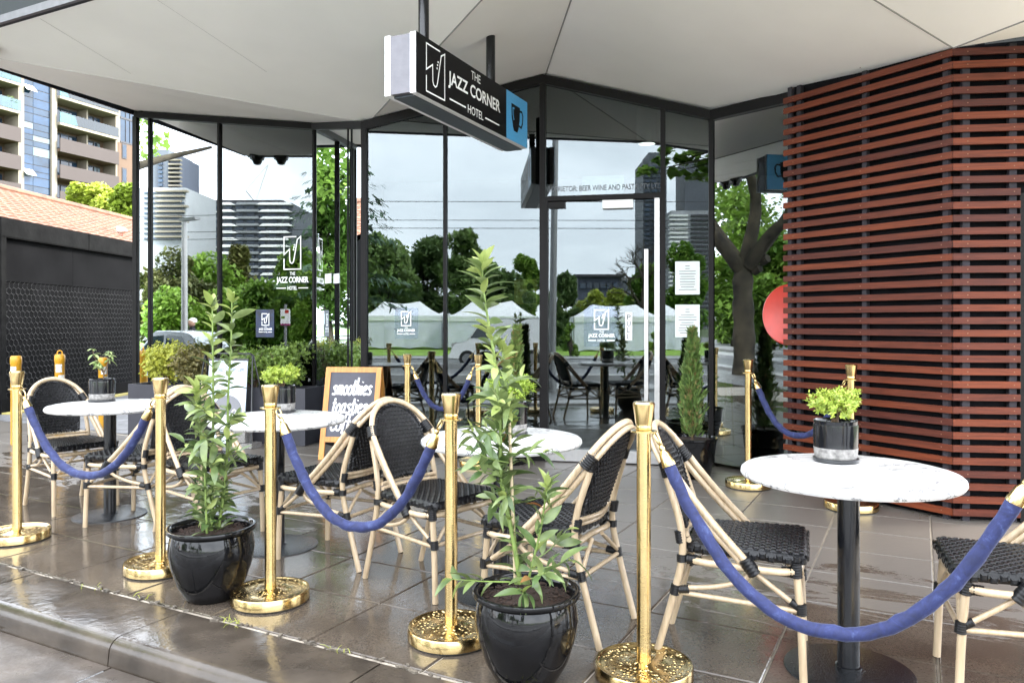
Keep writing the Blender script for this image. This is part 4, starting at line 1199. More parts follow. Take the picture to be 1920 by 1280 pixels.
# spiky plant on a balcony
pp_ = apt.matrix_basis
fz = [f for f in Fz if 22 < f < 28][0]
b = MB(); r4 = random.Random(5)
cpt = Vector((tu(17), -0.2, 0))
for i in range(38):
    a = r4.uniform(0, 6.28); el = r4.uniform(0.2, 1.4)
    d = Vector((math.cos(a) * math.cos(el), math.sin(a) * math.cos(el), math.sin(el)))
    b.tube([Vector((0, 0, 0.7)), Vector((0, 0, 0.7)) + d * 0.6, Vector((0, 0, 0.7)) + d * 1.05 - Vector((0, 0, 0.18))], [0.05, 0.045, 0.005], 4)
bp = thing('spiky_plant', 'spiky yucca plant on an upper left balcony of the apartment block', 'plant', ap + ad_ * cpt.x - an * cpt.y + Vector((0, 0, 24.0)), 0)
bp.location = ap + ad_ * tu(17) + an * 0.1 + Vector((0, 0, 20.95 + 2.99 + 0.0))
b.build('foliage', K['silver'], bp)
MB().lathe([(0.2, 0.0), (0.28, 0.45), (0.24, 0.45), (0.2, 0.3)], 12).build('pot', K['b_dark'], bp)
MB().tube([(0, 0, 0.3), (0, 0, 0.8)], 0.06, 8).build('stem', K['bark'], bp)
# yellow bollards
for i, (u, yb, vt, lb, lid) in enumerate(((30, 8.1, 667, 'yellow bollard with torn stickers at the far left of the frame', 0), (112, 8.6, 664, 'yellow bollard with a loop handle on its cap behind the left cane chair', 1), (193, 9.3, 670, 'yellow bollard partly behind the small plant on the left table', 0))):
    p = U(u, yb); h = ZV(vt, yb)
    t = thing('bollard', lb, 'bollard', p, 0.4 * i, 'yellow bollards in the lane')
    b = MB(); b.lathe([(0.05, 0), (0.05, h - 0.09), (0.054, h - 0.085), (0.054, h - 0.02), (0.045, h), (0.0, h)], 20); b.build('post', K['yellow'], t, 40)
    b = MB()
    for k in range(2):
        z0 = h - 0.20 - 0.12 * k; a0 = -2.3 + 0.6 * k
        for s in range(6):
            a, c = a0 + s * 0.22, a0 + (s + 1) * 0.22
            b.quad((0.0512 * math.cos(a), 0.0512 * math.sin(a), z0), (0.0512 * math.cos(c), 0.0512 * math.sin(c), z0), (0.0512 * math.cos(c), 0.0512 * math.sin(c), z0 + 0.09), (0.0512 * math.cos(a), 0.0512 * math.sin(a), z0 + 0.09))
    b.build('sticker', K['sticker'], t)
    if lid:
        b = MB(); b.tube(smooth_path([(-0.025, 0, h - 0.005), (-0.02, 0, h + 0.03), (0, 0, h + 0.042), (0.02, 0, h + 0.03), (0.025, 0, h - 0.005)], 3), 0.007, 6); b.build('loop_handle', K['yellow'], t, 40)
# ================================================================== CANE BISTRO CHAIRS
def chair_meshes():
    D = {}
    # woven cushion knob pattern helper: raised pillows over a slab
    def seat():
        b = MB()
        def hw(x): return 0.192 + 0.026 * (x + 0.205) / 0.42
        def rcor(x, y):   # rounded outline: shrink near the corners
            return x, y
        nx, ny = 15, 15
        zt, zb = 0.458, 0.418
        def outl(off=0.0):
            pts = []
            for cx, cy, a0 in ((0.17, 1, 0), (-0.165, 1, 90), (-0.165, -1, 180), (0.17, -1, 270)):
                h = hw(cx) - 0.045
                for k in range(6):
                    a = R(a0 + 18 * k)
                    r = 0.045 + off
                    pts.append((cx + r * math.cos(a), cy * h + r * math.sin(a)))
            return pts
        n = 24
        rings = [(outl(-0.02), zb), (outl(-0.002), zb + 0.004), (outl(0.004), (zt + zb) / 2), (outl(0.0), zt - 0.008), (outl(-0.010), zt)]
        vs = [(p[0], p[1], z) for o, z in rings for p in o]
        fs = [tuple(range(n))[::-1], tuple(range(4 * n, 5 * n))]
        for i in range(4):
            for k in range(n):
                fs.append((i * n + k, i * n + (k + 1) % n, (i + 1) * n + (k + 1) % n, (i + 1) * n + k))
        b.add(vs, fs)
        # weave: alternating over strands
        nx = ny = 21
        for i in range(nx):
            for j in range(ny):
                x = -0.200 + 0.409 * (i + 0.5) / nx
                h = hw(x) - 0.006
                y = -h + 2 * h * (j + 0.5) / ny
                if (abs(x - 0.0025) > 0.178) and abs(y) > h - 0.03: continue
                along = (i + j) % 2
                wx, wy, hh = (0.0118, 0.0082, 0.0046) if along else (0.0078, 0.0112, 0.0026)
                b.add([(x - wx, y - wy, zt - .001), (x + wx, y - wy, zt - .001), (x + wx, y + wy, zt - .001), (x - wx, y + wy, zt - .001), (x - wx * .45, y - wy * .55, zt + hh), (x + wx * .45, y - wy * .55, zt + hh), (x + wx * .45, y + wy * .55, zt + hh), (x - wx * .45, y + wy * .55, zt + hh)],
                      [(0, 1, 5, 4), (1, 2, 6, 5), (2, 3, 7, 6), (3, 0, 4, 7), (4, 5, 6, 7)])
        # strands wrapped over the rim
        o = outl(0.005); m = 56; per = []
        tot = [Vector((p[0], p[1], 0)) for p in o]; cum = [0]
        for k in range(n): cum.append(cum[-1] + (tot[(k + 1) % n] - tot[k]).length)
        for q in range(m):
            s = cum[-1] * q / m
            k = max(i for i in range(n) if cum[i] <= s)
            t = (s - cum[k]) / max(1e-6, cum[k + 1] - cum[k])
            p = tot[k].lerp(tot[(k + 1) % n], t); d = (tot[(k + 1) % n] - tot[k]).normalized(); nn = Vector((d.y, -d.x, 0))
            w = cum[-1] / m * 0.40
            zz = (zb + 0.004, zt - 0.012) if q % 2 else (zb + 0.010, zt - 0.004)
            a, c = p - d * w, p + d * w
            b.add([a + Vector((0, 0, zz[0])), c + Vector((0, 0, zz[0])), c + Vector((0, 0, zz[1])), a + Vector((0, 0, zz[1])),
                   p - d * w * .6 + nn * .005 + Vector((0, 0, zz[0] + .006)), p + d * w * .6 + nn * .005 + Vector((0, 0, zz[0] + .006)), p + d * w * .6 + nn * .005 + Vector((0, 0, zz[1] - .006)), p - d * w * .6 + nn * .005 + Vector((0, 0, zz[1] - .006))],
                  [(0, 1, 5, 4), (1, 2, 6, 5), (2, 3, 7, 6), (3, 0, 4, 7), (4, 5, 6, 7)])
        return b.mesh(K['wicker'], 35, 'seat')
    D['seat'] = seat()
    # back plane: x as a function of height, curving round the sitter
    def bx(z, y=0.0): return -0.205 - 0.142 * (z - 0.46) / 0.41 + 0.9 * y * y - 0.012
    def ph(z):          # half width of the woven panel
        z0, zt = 0.505, 0.842
        if z <= 0.70: return 0.118 + 0.030 * (z - z0) / 0.195
        t = (z - 0.70) / (zt - 0.70)
        return 0.148 * math.sqrt(max(0, 1 - t * t))
    def panel():
        b = MB(); N = 18
        zs = [0.505 + (0.842 - 0.505) * i / N for i in range(N + 1)]
        for side in (-1, 1):
            vs = []
            for z in zs:
                w = max(ph(z), 0.002)
                for k in range(9):
                    y = -w + 2 * w * k / 8
                    vs.append((bx(z, y) + side * 0.006, y, z))
            fs = []
            for i in range(N):
                for k in range(8):
                    q = (i * 9 + k, i * 9 + k + 1, (i + 1) * 9 + k + 1, (i + 1) * 9 + k)
                    fs.append(q if side < 0 else q[::-1])
            b.add(vs, fs)
        rows = 17; cols = 14; dz = 0.33 / rows
        for side in (-1, 1):
            for i in range(rows):
                z = 0.512 + dz * (i + 0.5)
                w = ph(z) - 0.004
                pit = 0.0215
                for j in range(-8, 9):
                    y = (j + 0.5 * (i % 2)) * pit
                    if abs(y) > w - 0.006: continue
                    x = bx(z, y) + side * 0.006
                    wy, wz, hh = 0.0092, dz * 0.44, 0.0052 * side
                    b.add([(x, y - wy, z - wz), (x, y + wy, z - wz), (x, y + wy, z + wz), (x, y - wy, z + wz), (x + hh, y - wy * .5, z - wz * .4), (x + hh, y + wy * .5, z - wz * .4), (x + hh, y + wy * .5, z + wz * .4), (x + hh, y - wy * .5, z + wz * .4)],
                          [(0, 1, 5, 4), (1, 2, 6, 5), (2, 3, 7, 6), (3, 0, 4, 7), (4, 5, 6, 7)])
        return b.mesh(K['wicker'], 35, 'back_panel')
    D['back_panel'] = panel()
    def edge_pts(off):
        pts = []
        for i in range(9):
            z = 0.503 + (0.70 - 0.503) * i / 8
            pts.append((z, ph(z) + off))
        for i in range(1, 13):
            a = R(90 * i / 12)
            pts.append((0.70 + (0.842 - 0.70 + off) * math.sin(a), (0.148 + off) * math.cos(a)))
        L = [Vector((bx(z, y), y, z)) for z, y in pts]
        Rr = [Vector((p.x, -p.y, p.z)) for p in L[:-1]][::-1]
        return L + Rr
    def braid():
        b = MB()
        pth = edge_pts(0.004)
        bot = [Vector((bx(0.503, y), y, 0.503)) for y in [ph(0.505) * k / 5 for k in range(-4, 5)]]
        path = smooth_path(pth, 3)
        cur = path + smooth_path(bot, 2)
        # two twisted strands
        acc = 0; prev = cur[0]
        st = ([], [])
        N = len(cur)
        for i, p in enumerate(cur):
            acc += (p - prev).length; prev = p
            d = (cur[(i + 1) % N] - cur[i - 1]).normalized()
            n1 = Vector((1, 0, 0)); n2 = d.cross(n1).normalized()
            for s in (0, 1):
                a = acc / 0.034 * 2 * math.pi + s * math.pi
                st[s].append(p + n1 * 0.0075 * math.cos(a) + n2 * 0.0065 * math.sin(a))
        for s in st: b.tube(s, 0.0066, 5, closed=True)
        return b.mesh(K['wicker'], 60, 'panel_braid')
    D['panel_braid'] = braid()
    # bent cane hoops: seat side, up and over, down to the other side
    def hoop_pt(sv, inner):
        S_ = 0.610
        off = 0.020 if inner else 0.0
        w = 0.230 - 0.030 * min(1, sv / 0.36) if sv < 0.36 else 0.200 * math.sqrt(max(0.0, 1 - ((sv - 0.36) / (0.25)) ** 2))
        f = sv / S_
        x = 0.050 - 0.408 * f - 0.026 * math.sin(math.pi * f); z = 0.380 + 0.492 * f
        return x, w, z
    def hoop(inner):
        sv = [0.0, 0.09, 0.18, 0.27, 0.36, 0.42, 0.47, 0.515, 0.55, 0.578, 0.597, 0.607]
        L = []
        for q in sv:
            x, w, z = hoop_pt(q, inner)
            if inner:
                k = min(1.0, q / 0.42)
                x -= 0.016; z -= 0.010 + 0.012 * k; w = w - 0.012 if q < 0.45 else w * (0.94 - 0.0 * q)
            L.append(Vector((x, w, z)))
        x, w, z = hoop_pt(0.61, inner)
        if inner: x -= 0.016; z -= 0.022
        full = L + [Vector((x, 0, z))] + [Vector((p.x, -p.y, p.z)) for p in L[::-1]]
        return MB().tube(smooth_path(full, 4), 0.0140 if not inner else 0.0128, 9).mesh(K['cane'], 60, 'hoop')
    D['hoop'] = [hoop(False), hoop(True)]
    def leg(pts, r=0.0142):
        path = smooth_path(pts, 4)
        return MB().tube(path, r, 9).mesh(K['cane'], 60, 'leg')
    D['leg'] = []
    ends = []
    for s in (-1, 1):
        D['leg'].append(leg([(-0.325, s * 0.188, 0.0), (-0.255, s * 0.190, 0.25), (-0.222, s * 0.192, 0.40), (-0.228, s * 0.190, 0.52), (-0.270, s * 0.182, 0.66), (-0.293, s * 0.176, 0.738)]))
        D['leg'].append(leg([(0.205, s * 0.205, 0.0), (0.196, s * 0.203, 0.22), (0.180, s * 0.200, 0.42)]))
    def rod(pts, r=0.0105, nm='stretcher'): return MB().tube(smooth_path(pts, 3), r, 8).mesh(K['cane'], 60, nm)
    # seat rail ring under the seat
    ring = [(-0.20, -0.185, 0.395), (-0.205, 0.0, 0.395), (-0.20, 0.185, 0.395), (-0.02, 0.212, 0.392), (0.17, 0.208, 0.395), (0.195, 0.0, 0.395), (0.17, -0.208, 0.395), (-0.02, -0.212, 0.392)]
    D['seat_rail'] = MB().tube(smooth_path(ring, 4, True), 0.0135, 9, closed=True).mesh(K['cane'], 60, 'seat_rail')
    D['stretcher'] = []
    for s in (-1, 1):
        D['stretcher'].append(rod([(0.198, s * 0.203, 0.262), (0.11, s * 0.207, 0.325), (0.03, s * 0.212, 0.386)], 0.0098))
        D['stretcher'].append(rod([(-0.248, s * 0.190, 0.282), (-0.10, s * 0.196, 0.305), (0.0, s * 0.208, 0.345), (0.025, s * 0.211, 0.384)], 0.0098))
        D['stretcher'].append(rod([(-0.248, s * 0.190, 0.268), (0.198, s * 0.203, 0.255)], 0.0098))
    for x, zz in ((-0.25, 0.272), (0.198, 0.26)):
        D['stretcher'].append(rod([(x, -0.19, zz), (x, 0.19, zz)], 0.0098))
        for s in (-1, 1): D['stretcher'].append(rod([(x, s * 0.19, zz + 0.01), (x * 0.95, s * 0.11, 0.345), (x * 0.93, s * 0.05, 0.388)], 0.009))
    # low rungs below the woven back
    D['back_rung'] = [rod([(bx(0.484, 0.17) - 0.008, -0.178, 0.484), (bx(0.484) - 0.018, 0, 0.484), (bx(0.484, 0.17) - 0.008, 0.178, 0.484)], 0.0100, 'back_rung'),
                      rod([(bx(0.464, 0.17) - 0.006, -0.179, 0.463), (bx(0.464) - 0.014, 0, 0.463), (bx(0.464, 0.17) - 0.006, 0.179, 0.463)], 0.0100, 'back_rung')]
    # black bindings: ribbed sleeves along a short run
    def wrap(p, q, r, n=5):
        p, q = Vector(p), Vector(q); path = []; rad = []
        for i in range(n * 4 + 1):
            t = i / (n * 4)
            path.append(p.lerp(q, t)); rad.append(r * (0.93 + 0.07 * abs(math.sin(t * n * math.pi))) if 0 < i < n * 4 else r * 0.75)
        return MB().tube(path, rad, 10).mesh(K['binding'], 50, 'binding')
    B = []
    for s in (-1, 1):
        # hoop to back post, high on the back
        B.append(wrap(*[(hoop_pt(q, 0)[0] - .008, s * (hoop_pt(q, 0)[1] - .006), hoop_pt(q, 0)[2] - .010) for q in (0.415, 0.475)], 0.0295, 6))
        B.append(wrap((-0.279, s * 0.1795, 0.692), (-0.295, s * 0.1755, 0.745), 0.0185, 5))
        # rung and seat joints on the back post
        B.append(wrap((-0.226, s * 0.190, 0.452), (-0.234, s * 0.189, 0.500), 0.0185, 5))
        B.append(wrap((-0.2225, s * 0.192, 0.382), (-0.223, s * 0.192, 0.412), 0.0195, 4))
        B.append(wrap((-0.205, s * 0.188, 0.395), (-0.165, s * 0.195, 0.395), 0.0190, 4))
        B.append(wrap((-0.252, s * 0.190, 0.256), (-0.244, s * 0.190, 0.296), 0.0190, 5))
        B.append(wrap((-0.235, s * 0.190, 0.277), (-0.195, s * 0.191, 0.283), 0.0170, 4))
        # hoop foot on the seat rail
        B.append(wrap((0.044, s * 0.225, 0.374), (0.004, s * 0.224, 0.428), 0.0255, 5))
        B.append(wrap((0.028, s * 0.214, 0.376), (0.028, s * 0.222, 0.410), 0.0180, 3))
        # front leg top and brace
        B.append(wrap((0.183, s * 0.201, 0.372), (0.179, s * 0.200, 0.428), 0.0205, 6))
        B.append(wrap((0.165, s * 0.207, 0.394), (0.130, s * 0.210, 0.393), 0.0180, 4))
        B.append(wrap((0.199, s * 0.203, 0.242), (0.196, s * 0.203, 0.284), 0.0195, 5))
        B.append(wrap((0.190, s * 0.203, 0.268), (0.160, s * 0.205, 0.288), 0.0150, 4))
    D['binding'] = B
    return D
CM = chair_meshes()
def make_chair(x, y, hd, label):
    t = thing('cane_chair', label, 'chair', (x, y, 0.001), R(hd), 'black woven cane bistro chairs')
    for k in ('seat', 'back_panel', 'panel_braid', 'seat_rail'): inst(k, CM[k], t)
    for k in ('hoop', 'leg', 'stretcher', 'back_rung', 'binding'):
        for me in CM[k]: inst(k, me, t)
    return t
CH = [(-3.06, 5.36, -38, 'cane chair facing right at the far left table, yellow looped bollard behind it'),
      (-2.425, 4.96, 165, 'cane chair facing left at the far left table, its back hidden by a brass post'),
      (-1.82, 4.68, -36, 'cane chair facing right behind the tall bay plant at the second table'),
      (-0.995, 4.26, 154, 'cane chair facing left with its back to us, in front of the smoothies chalkboard'),
      (-0.37, 3.79, -41, 'cane chair facing right with its woven back toward the smoothies chalkboard'),
      (0.155, 3.33, 150, 'cane chair facing left just left of the tall middle brass post'),
      (0.915, 2.985, -21, 'cane chair facing right with its whole seat in view behind the sagging rope'),
      (1.755, 2.69, 160, 'cane chair cut by the right edge of the frame')]
for c in CH: make_chair(*c)

# ================================================================== MARBLE TABLES
def table_meshes():
    b = MB(); Rr = 0.382
    prof = [(0.0, 0.702), (Rr - 0.02, 0.702), (Rr - 0.006, 0.706), (Rr, 0.716), (Rr - 0.002, 0.728), (Rr - 0.010, 0.735), (Rr - 0.022, 0.738), (0.0, 0.738)]
    top = b.lathe(prof, 64, caps=False).mesh(K['marble'], 40, 'tabletop')
    post = MB().lathe([(0.0385, 0.01), (0.0385, 0.70)], 28).mesh(K['blackmetal'], 40, 'post')
    base = MB().lathe([(0.0, 0.014), (0.055, 0.0135), (0.055, 0.012), (0.215, 0.008), (0.225, 0.005), (0.226, 0.0), (0.0, 0.0)][::-1], 56, caps=False).mesh(K['blackbase'], 40, 'base')
    col = MB().lathe([(0.046, 0.012), (0.046, 0.020), (0.04, 0.022)], 28, caps=False).mesh(K['blackmetal'], 40, 'collar')
    plate = MB().box((0, 0, 0.697), (0.30, 0.30, 0.008)).mesh(K['blackmetal'], None, 'mount_plate')
    return top, post, base, col, plate
TMs = table_meshes()
TB = [(-2.68, 5.12, 0.3, 'round white marble table at the far left with a small leafy plant on it'), (-1.345, 4.41, 1.2, 'second round marble table from the left, partly behind two brass posts'),
      (-0.05, 3.65, 2.3, 'round marble table behind the tallest bay plant'), (1.24, 2.83, 0.1, 'round marble table nearest the slat screen carrying a lime green shrub')]
for x, y, a, lb in TB:
    t = thing('marble_table', lb, 'table', (x, y, 0.001), a, 'round marble cafe tables')
    for nm, me in zip(('tabletop', 'post', 'base', 'collar', 'mount_plate'), TMs): inst(nm, me, t)

# ================================================================== BRASS STANCHIONS AND VELVET ROPES
def stan_meshes(wet):
    base = MB().lathe([(0.0, 0.0), (0.168, 0.0), (0.176, 0.004), (0.176, 0.044), (0.173, 0.050), (0.166, 0.048)], 56, caps=False).mesh(K['brass'], 40, 'base')
    dish = MB().lathe([(0.166, 0.048), (0.150, 0.040), (0.055, 0.043), (0.034, 0.055), (0.0, 0.056)], 56, caps=False).mesh(K['brass_wet' if wet else 'brass'], 60, 'dish')
    foot = MB().lathe([(0.170, -0.004), (0.171, 0.001)], 40).mesh(K['rubber'], 40, 'rubber_foot')
    pole = MB().lathe([(0.0275, 0.04), (0.0285, 0.05), (0.0255, 0.07), (0.0255, 0.885)], 28, caps=False).mesh(K['brass_dot' if wet else 'brass'], 60, 'pole')
    flange = MB().lathe([(0.026, 0.880), (0.047, 0.882), (0.047, 0.887), (0.030, 0.890)], 32, caps=False).mesh(K['brass'], 30, 'collar')
    cap = MB().lathe([(0.027, 0.889), (0.030, 0.895), (0.030, 0.903), (0.0285, 0.907), (0.030, 0.912), (0.040, 0.978), (0.0405, 0.984), (0.036, 0.990), (0.0, 0.993)], 32, caps=False).mesh(K['brass'], 40, 'cap')
    return dict(base=base, dish=dish, rubber_foot=foot, pole=pole, collar=flange, cap=cap)
SMw, SMd = stan_meshes(True), stan_meshes(False)
def pxs(u, v): p = P(u, v); return (p.x, p.y)
ST_ = [(*pxs(32, 1010), True, 'brass rope post at the far left with a wet dished base'), (*pxs(301, 1068), True, 'brass rope post immediately left of the smaller bay pot'),
       (*pxs(507, 1125), True, 'brass rope post immediately right of the smaller bay pot'), (*pxs(846, 1195), True, 'brass rope post immediately left of the large bay pot'),
       (*pxs(1207, 1268), True, 'tall brass rope post in the middle foreground, its base cut by the frame'), (1.50, 2.115, True, 'brass rope post just outside the right edge holding the nearest rope'),
       (*pxs(764, 868), False, 'brass rope post by the glass behind the smoothies chalkboard'), (*pxs(897, 872), False, 'brass rope post behind the third table near the glass door'),
       (*pxs(1403, 912), False, 'brass rope post with a dry base in front of the right hand window'), (*pxs(1596, 953), False, 'brass rope post against the slat screen behind the lime shrub')]
for x, y, wet, lb in ST_:
    t = thing('rope_post', lb, 'stanchion', (x, y, 0.004), rnd.uniform(0, 6), 'brass rope posts')
    for nm, me in (SMw if wet else SMd).items(): inst(nm, me, t)
def rope(i, j, low, label, r=0.0222):
    a, c = Vector((*ST_[i][:2], 0.886)), Vector((*ST_[j][:2], 0.886))
    d = (c - a); d.z = 0; L = d.length; d.normalize()
    t = thing('velvet_rope', label, 'rope', a, 0, 'blue velvet ropes between brass posts')
    zl = low - a.z
    A = Vector((0, 0, 0)) + d * 0.046; C = d * (L - 0.046)
    f = lambda s: A + d * (s * (L - 0.092)) + Vector((0, 0, zl * (1 - abs(2 * s - 1) ** 2.25) - 0.0))
    n = 60
    pts = [f(k / n) for k in range(n + 1)]
    # arc lengths
    cum = [0]
    for p, q in zip(pts, pts[1:]): cum.append(cum[-1] + (q - p).length)
    def atlen(s):
        k = max(i_ for i_ in range(n) if cum[i_] <= s + 1e-9)
        return pts[k].lerp(pts[k + 1], min(1, (s - cum[k]) / (cum[k + 1] - cum[k])))
    T = cum[-1]
    body = [atlen(0.112 + (T - 0.224) * k / 44) for k in range(45)]
    rgr = random.Random(i * 7 + 1); rr = [r * (1 + 0.04 * math.sin(k * 2.1 + i) + 0.03 * math.sin(k * 0.9) + rgr.gauss(0, 0.018)) for k in range(45)]
    body = [p + Vector((rgr.gauss(0, .0012), rgr.gauss(0, .0012), rgr.gauss(0, .0015))) if 2 < k < 42 else p for k, p in enumerate(body)]
    b = MB(); b.tube(body, rr, 14); b.build('velvet_body', K['velvet'], t, 60)
    for s0, s1 in ((0.045, 0.125), (T - 0.045, T - 0.125)):
        p, q = atlen(s0), atlen(s1)
        pp = [p.lerp(q, x) for x in (0, 0.06, 0.18, 0.26, 0.34, 0.45, 0.8, 0.9, 1.0)]
        MB().tube(pp, [0.0045, 0.009, 0.011, 0.009, 0.014, 0.019, 0.0235, 0.0252, 0.0248], 16).build('end_cap', K['brass'], t, 50)
    for s0, e in ((0.045, Vector((0, 0, 0)) + d * 0.040), (T - 0.045, d * (L - 0.040))):
        p = atlen(s0)
        k = (p - e); m = e.lerp(p, 0.5); x, y, z = frame_from(k)
        ringp = [m + k * 0.55 * math.cos(a_) + x * 0.014 * math.sin(a_) for a_ in [2 * math.pi * q / 14 for q in range(14)]]
        MB().tube(ringp, 0.0042, 6, closed=True).build('hook', K['brass'], t, 60)
    return t
rope(0, 1, 0.435, 'blue velvet rope sagging in front of the far left table')
rope(2, 3, 0.395, 'blue velvet rope sagging in front of the two back to back chairs')
rope(4, 5, 0.300, 'long blue velvet rope sagging across the right foreground')
rope(6, 7, 0.50, 'blue velvet rope near the glass between the two rear posts by the chalkboard')
rope(8, 9, 0.45, 'blue velvet rope hanging in front of the slat screen, half hidden by the right table')
# ================================================================== POTTED BAY TREES
def leaf_mesh(m, L=0.092, w=0.017, curl=0.25, fold=0.35, nm='leaf'):
    b = MB(); n = 6; vs = []
    for i in range(n + 1):
        t = i / n
        hw = w * (math.sin(math.pi * min(1, t ** 0.85)) ** 0.75 if 0 < t < 1 else 0.03)
        x = L * t; z = -curl * L * t * t * 0.9 + 0.02 * L * math.sin(3 * t)
        vs += [(x, -hw, z + hw * fold), (x, 0, z), (x, hw, z + hw * fold)]
    fs = []
    for i in range(n):
        a = 3 * i; fs += [(a, a + 1, a + 4, a + 3), (a + 1, a + 2, a + 5, a + 4)]
    b.add(vs, fs)
    return b.mesh(m, 80, nm)
BAY = [leaf_mesh(K['bay'], 0.092, 0.0150, 0.2), leaf_mesh(K['bay'], 0.078, 0.0140, 0.40), leaf_mesh(K['bay'], 0.102, 0.0155, 0.5, 0.3), leaf_mesh(K['baynew'], 0.078, 0.0150, 0.15, 0.5), leaf_mesh(K['baynew'], 0.062, 0.013, 0.1, 0.5), leaf_mesh(K['baybrown'], 0.075, 0.014, 0.5), leaf_mesh(K['baydark'], 0.090, 0.0145, 0.3), leaf_mesh(K['baydark'], 0.070, 0.0125, 0.7, 0.15)]
def leaf_mtx(p, d, roll, s=1.0):
    d = d.normalized()
    up = Vector((0, 0, 1))
    y = up.cross(d)
    if y.length < 1e-3: y = Vector((0, 1, 0))
    y.normalize(); z = d.cross(y)
    m = Matrix((d, y, z)).transposed().to_4x4()
    return Matrix.Translation(p) @ m @ Matrix.Rotation(roll, 4, 'X') @ Matrix.Scale(s, 4)
def pot_big(t, h, rr):
    b = MB()
    prof = [(0.0, 0.0), (0.55 * rr, 0.0), (0.60 * rr, 0.012), (0.78 * rr, 0.22 * h), (0.93 * rr, 0.50 * h), (0.97 * rr, 0.68 * h), (0.93 * rr, 0.84 * h), (0.90 * rr, 0.90 * h), (0.93 * rr, 0.925 * h), (1.0 * rr, 0.94 * h), (1.015 * rr, 0.965 * h), (1.0 * rr, 0.992 * h), (0.95 * rr, h), (0.90 * rr, 0.985 * h), (0.875 * rr, 0.93 * h), (0.86 * rr, 0.86 * h)]
    b.lathe(prof, 56, caps=False).build('pot', K['glaze'], t, 50)
    b = MB(); r5 = random.Random(int(h * 1e4))
    b.lathe([(0.87 * rr, 0.865 * h), (0.6 * rr, 0.90 * h), (0.3 * rr, 0.915 * h), (0.0, 0.92 * h)], 30, caps=False)
    for i in range(260):
        a = r5.uniform(0, 6.28); q = rr * 0.84 * math.sqrt(r5.random())
        s = r5.uniform(0.003, 0.009)
        b.box((q * math.cos(a), q * math.sin(a), 0.90 * h + r5.uniform(-.002, .008)), (s * r5.uniform(1, 3.5), s, s * 0.7), r5.uniform(0, 6))
    b.build('soil', K['soil'], t)
def bay_tree(name, label, loc, pot_h, pot_r, stems, twigs, seed, nmax=290):
    t = thing(name, label, 'potted plant', loc, 0, 'glossy black pots with bay trees')
    pot_big(t, pot_h, pot_r)
    rg = random.Random(seed)
    leaves = []
    for (pts, r0, r1, dens) in stems:
        path = smooth_path(pts, 8)
        n = len(path)
        MB().tube(path, [r0 + (r1 - r0) * i / (n - 1) for i in range(n)], 7).build('stem', K['stemg'], t, 60)
        ang = rg.uniform(0, 6)
        for i in range(0, n):
            z = path[i].z
            k = dens(z)
            cnt = int(k) + (1 if rg.random() < k - int(k) else 0)
            for _ in range(cnt):
                ang += 2.4 + rg.gauss(0, 0.3)
                j = min(n - 2, i); p = path[j].lerp(path[j + 1], rg.random())
                td = (path[j + 1] - path[j]).normalized()
                d = Vector((math.cos(ang), math.sin(ang), 0)) + td * rg.uniform(0.5, 1.3)
                leaves.append((p, d, z, i > n - 5))
        # terminal tuft
        for _ in range(4):
            ang += 2.4; td = (path[-1] - path[-2]).normalized()
            leaves.append((path[-1], Vector((math.cos(ang), math.sin(ang), 0)) * 0.5 + td * 1.3, path[-1].z, True))
    for (p0, az, ln, rise, nl) in twigs:
        d = Vector((math.cos(az), math.sin(az), 0))
        pts = [Vector(p0), Vector(p0) + d * ln * 0.5 + Vector((0, 0, rise * 0.35)), Vector(p0) + d * ln + Vector((0, 0, rise))]
        path = smooth_path(pts, 4); n = len(path)
        MB().tube(path, [0.0032 - 0.0018 * i / (n - 1) for i in range(n)], 5).build('twig', K['stemg'], t, 60)
        ang = rg.uniform(0, 6)
        for q in range(nl):
            f = 0.25 + 0.75 * (q + 1) / nl; idx = min(n - 2, int(f * (n - 1)))
            p = path[idx].lerp(path[idx + 1], rg.random()); ang += 2.4
            td = (path[idx + 1] - path[idx]).normalized(); x, y, _ = frame_from(td)
            leaves.append((p, (x * math.cos(ang) + y * math.sin(ang)) * rg.uniform(.7, 1.1) + td * rg.uniform(0.5, 1.1), p.z, f > 0.92))
    rg.shuffle(leaves)
    more = MB()
    for q_, (p, d, z, tip) in enumerate(leaves):
        rr = rg.random()
        me = BAY[rg.choice((3, 4))] if (tip or rr > (0.88 if z < 0.9 else 0.70)) else (BAY[5] if rr < 0.02 else BAY[rg.choice((0, 1, 2, 6, 7) if z < 0.95 else (0, 1, 2))])
        dd = d.normalized(); dd.z += rg.uniform(-0.35, 0.15)
        mt = leaf_mtx(p, dd, rg.gauss(0, 0.6), rg.uniform(0.62, 1.25))
        if q_ < nmax: inst('leaf', me, t, mt)
        else: more.add([mt @ v.co for v in me.vertices], [tuple(pl_.vertices) for pl_ in me.polygons])
    if more.v:
        o = more.build('leaf', K['bay'], t, 80); o['kind'] = 'stuff'
    return t
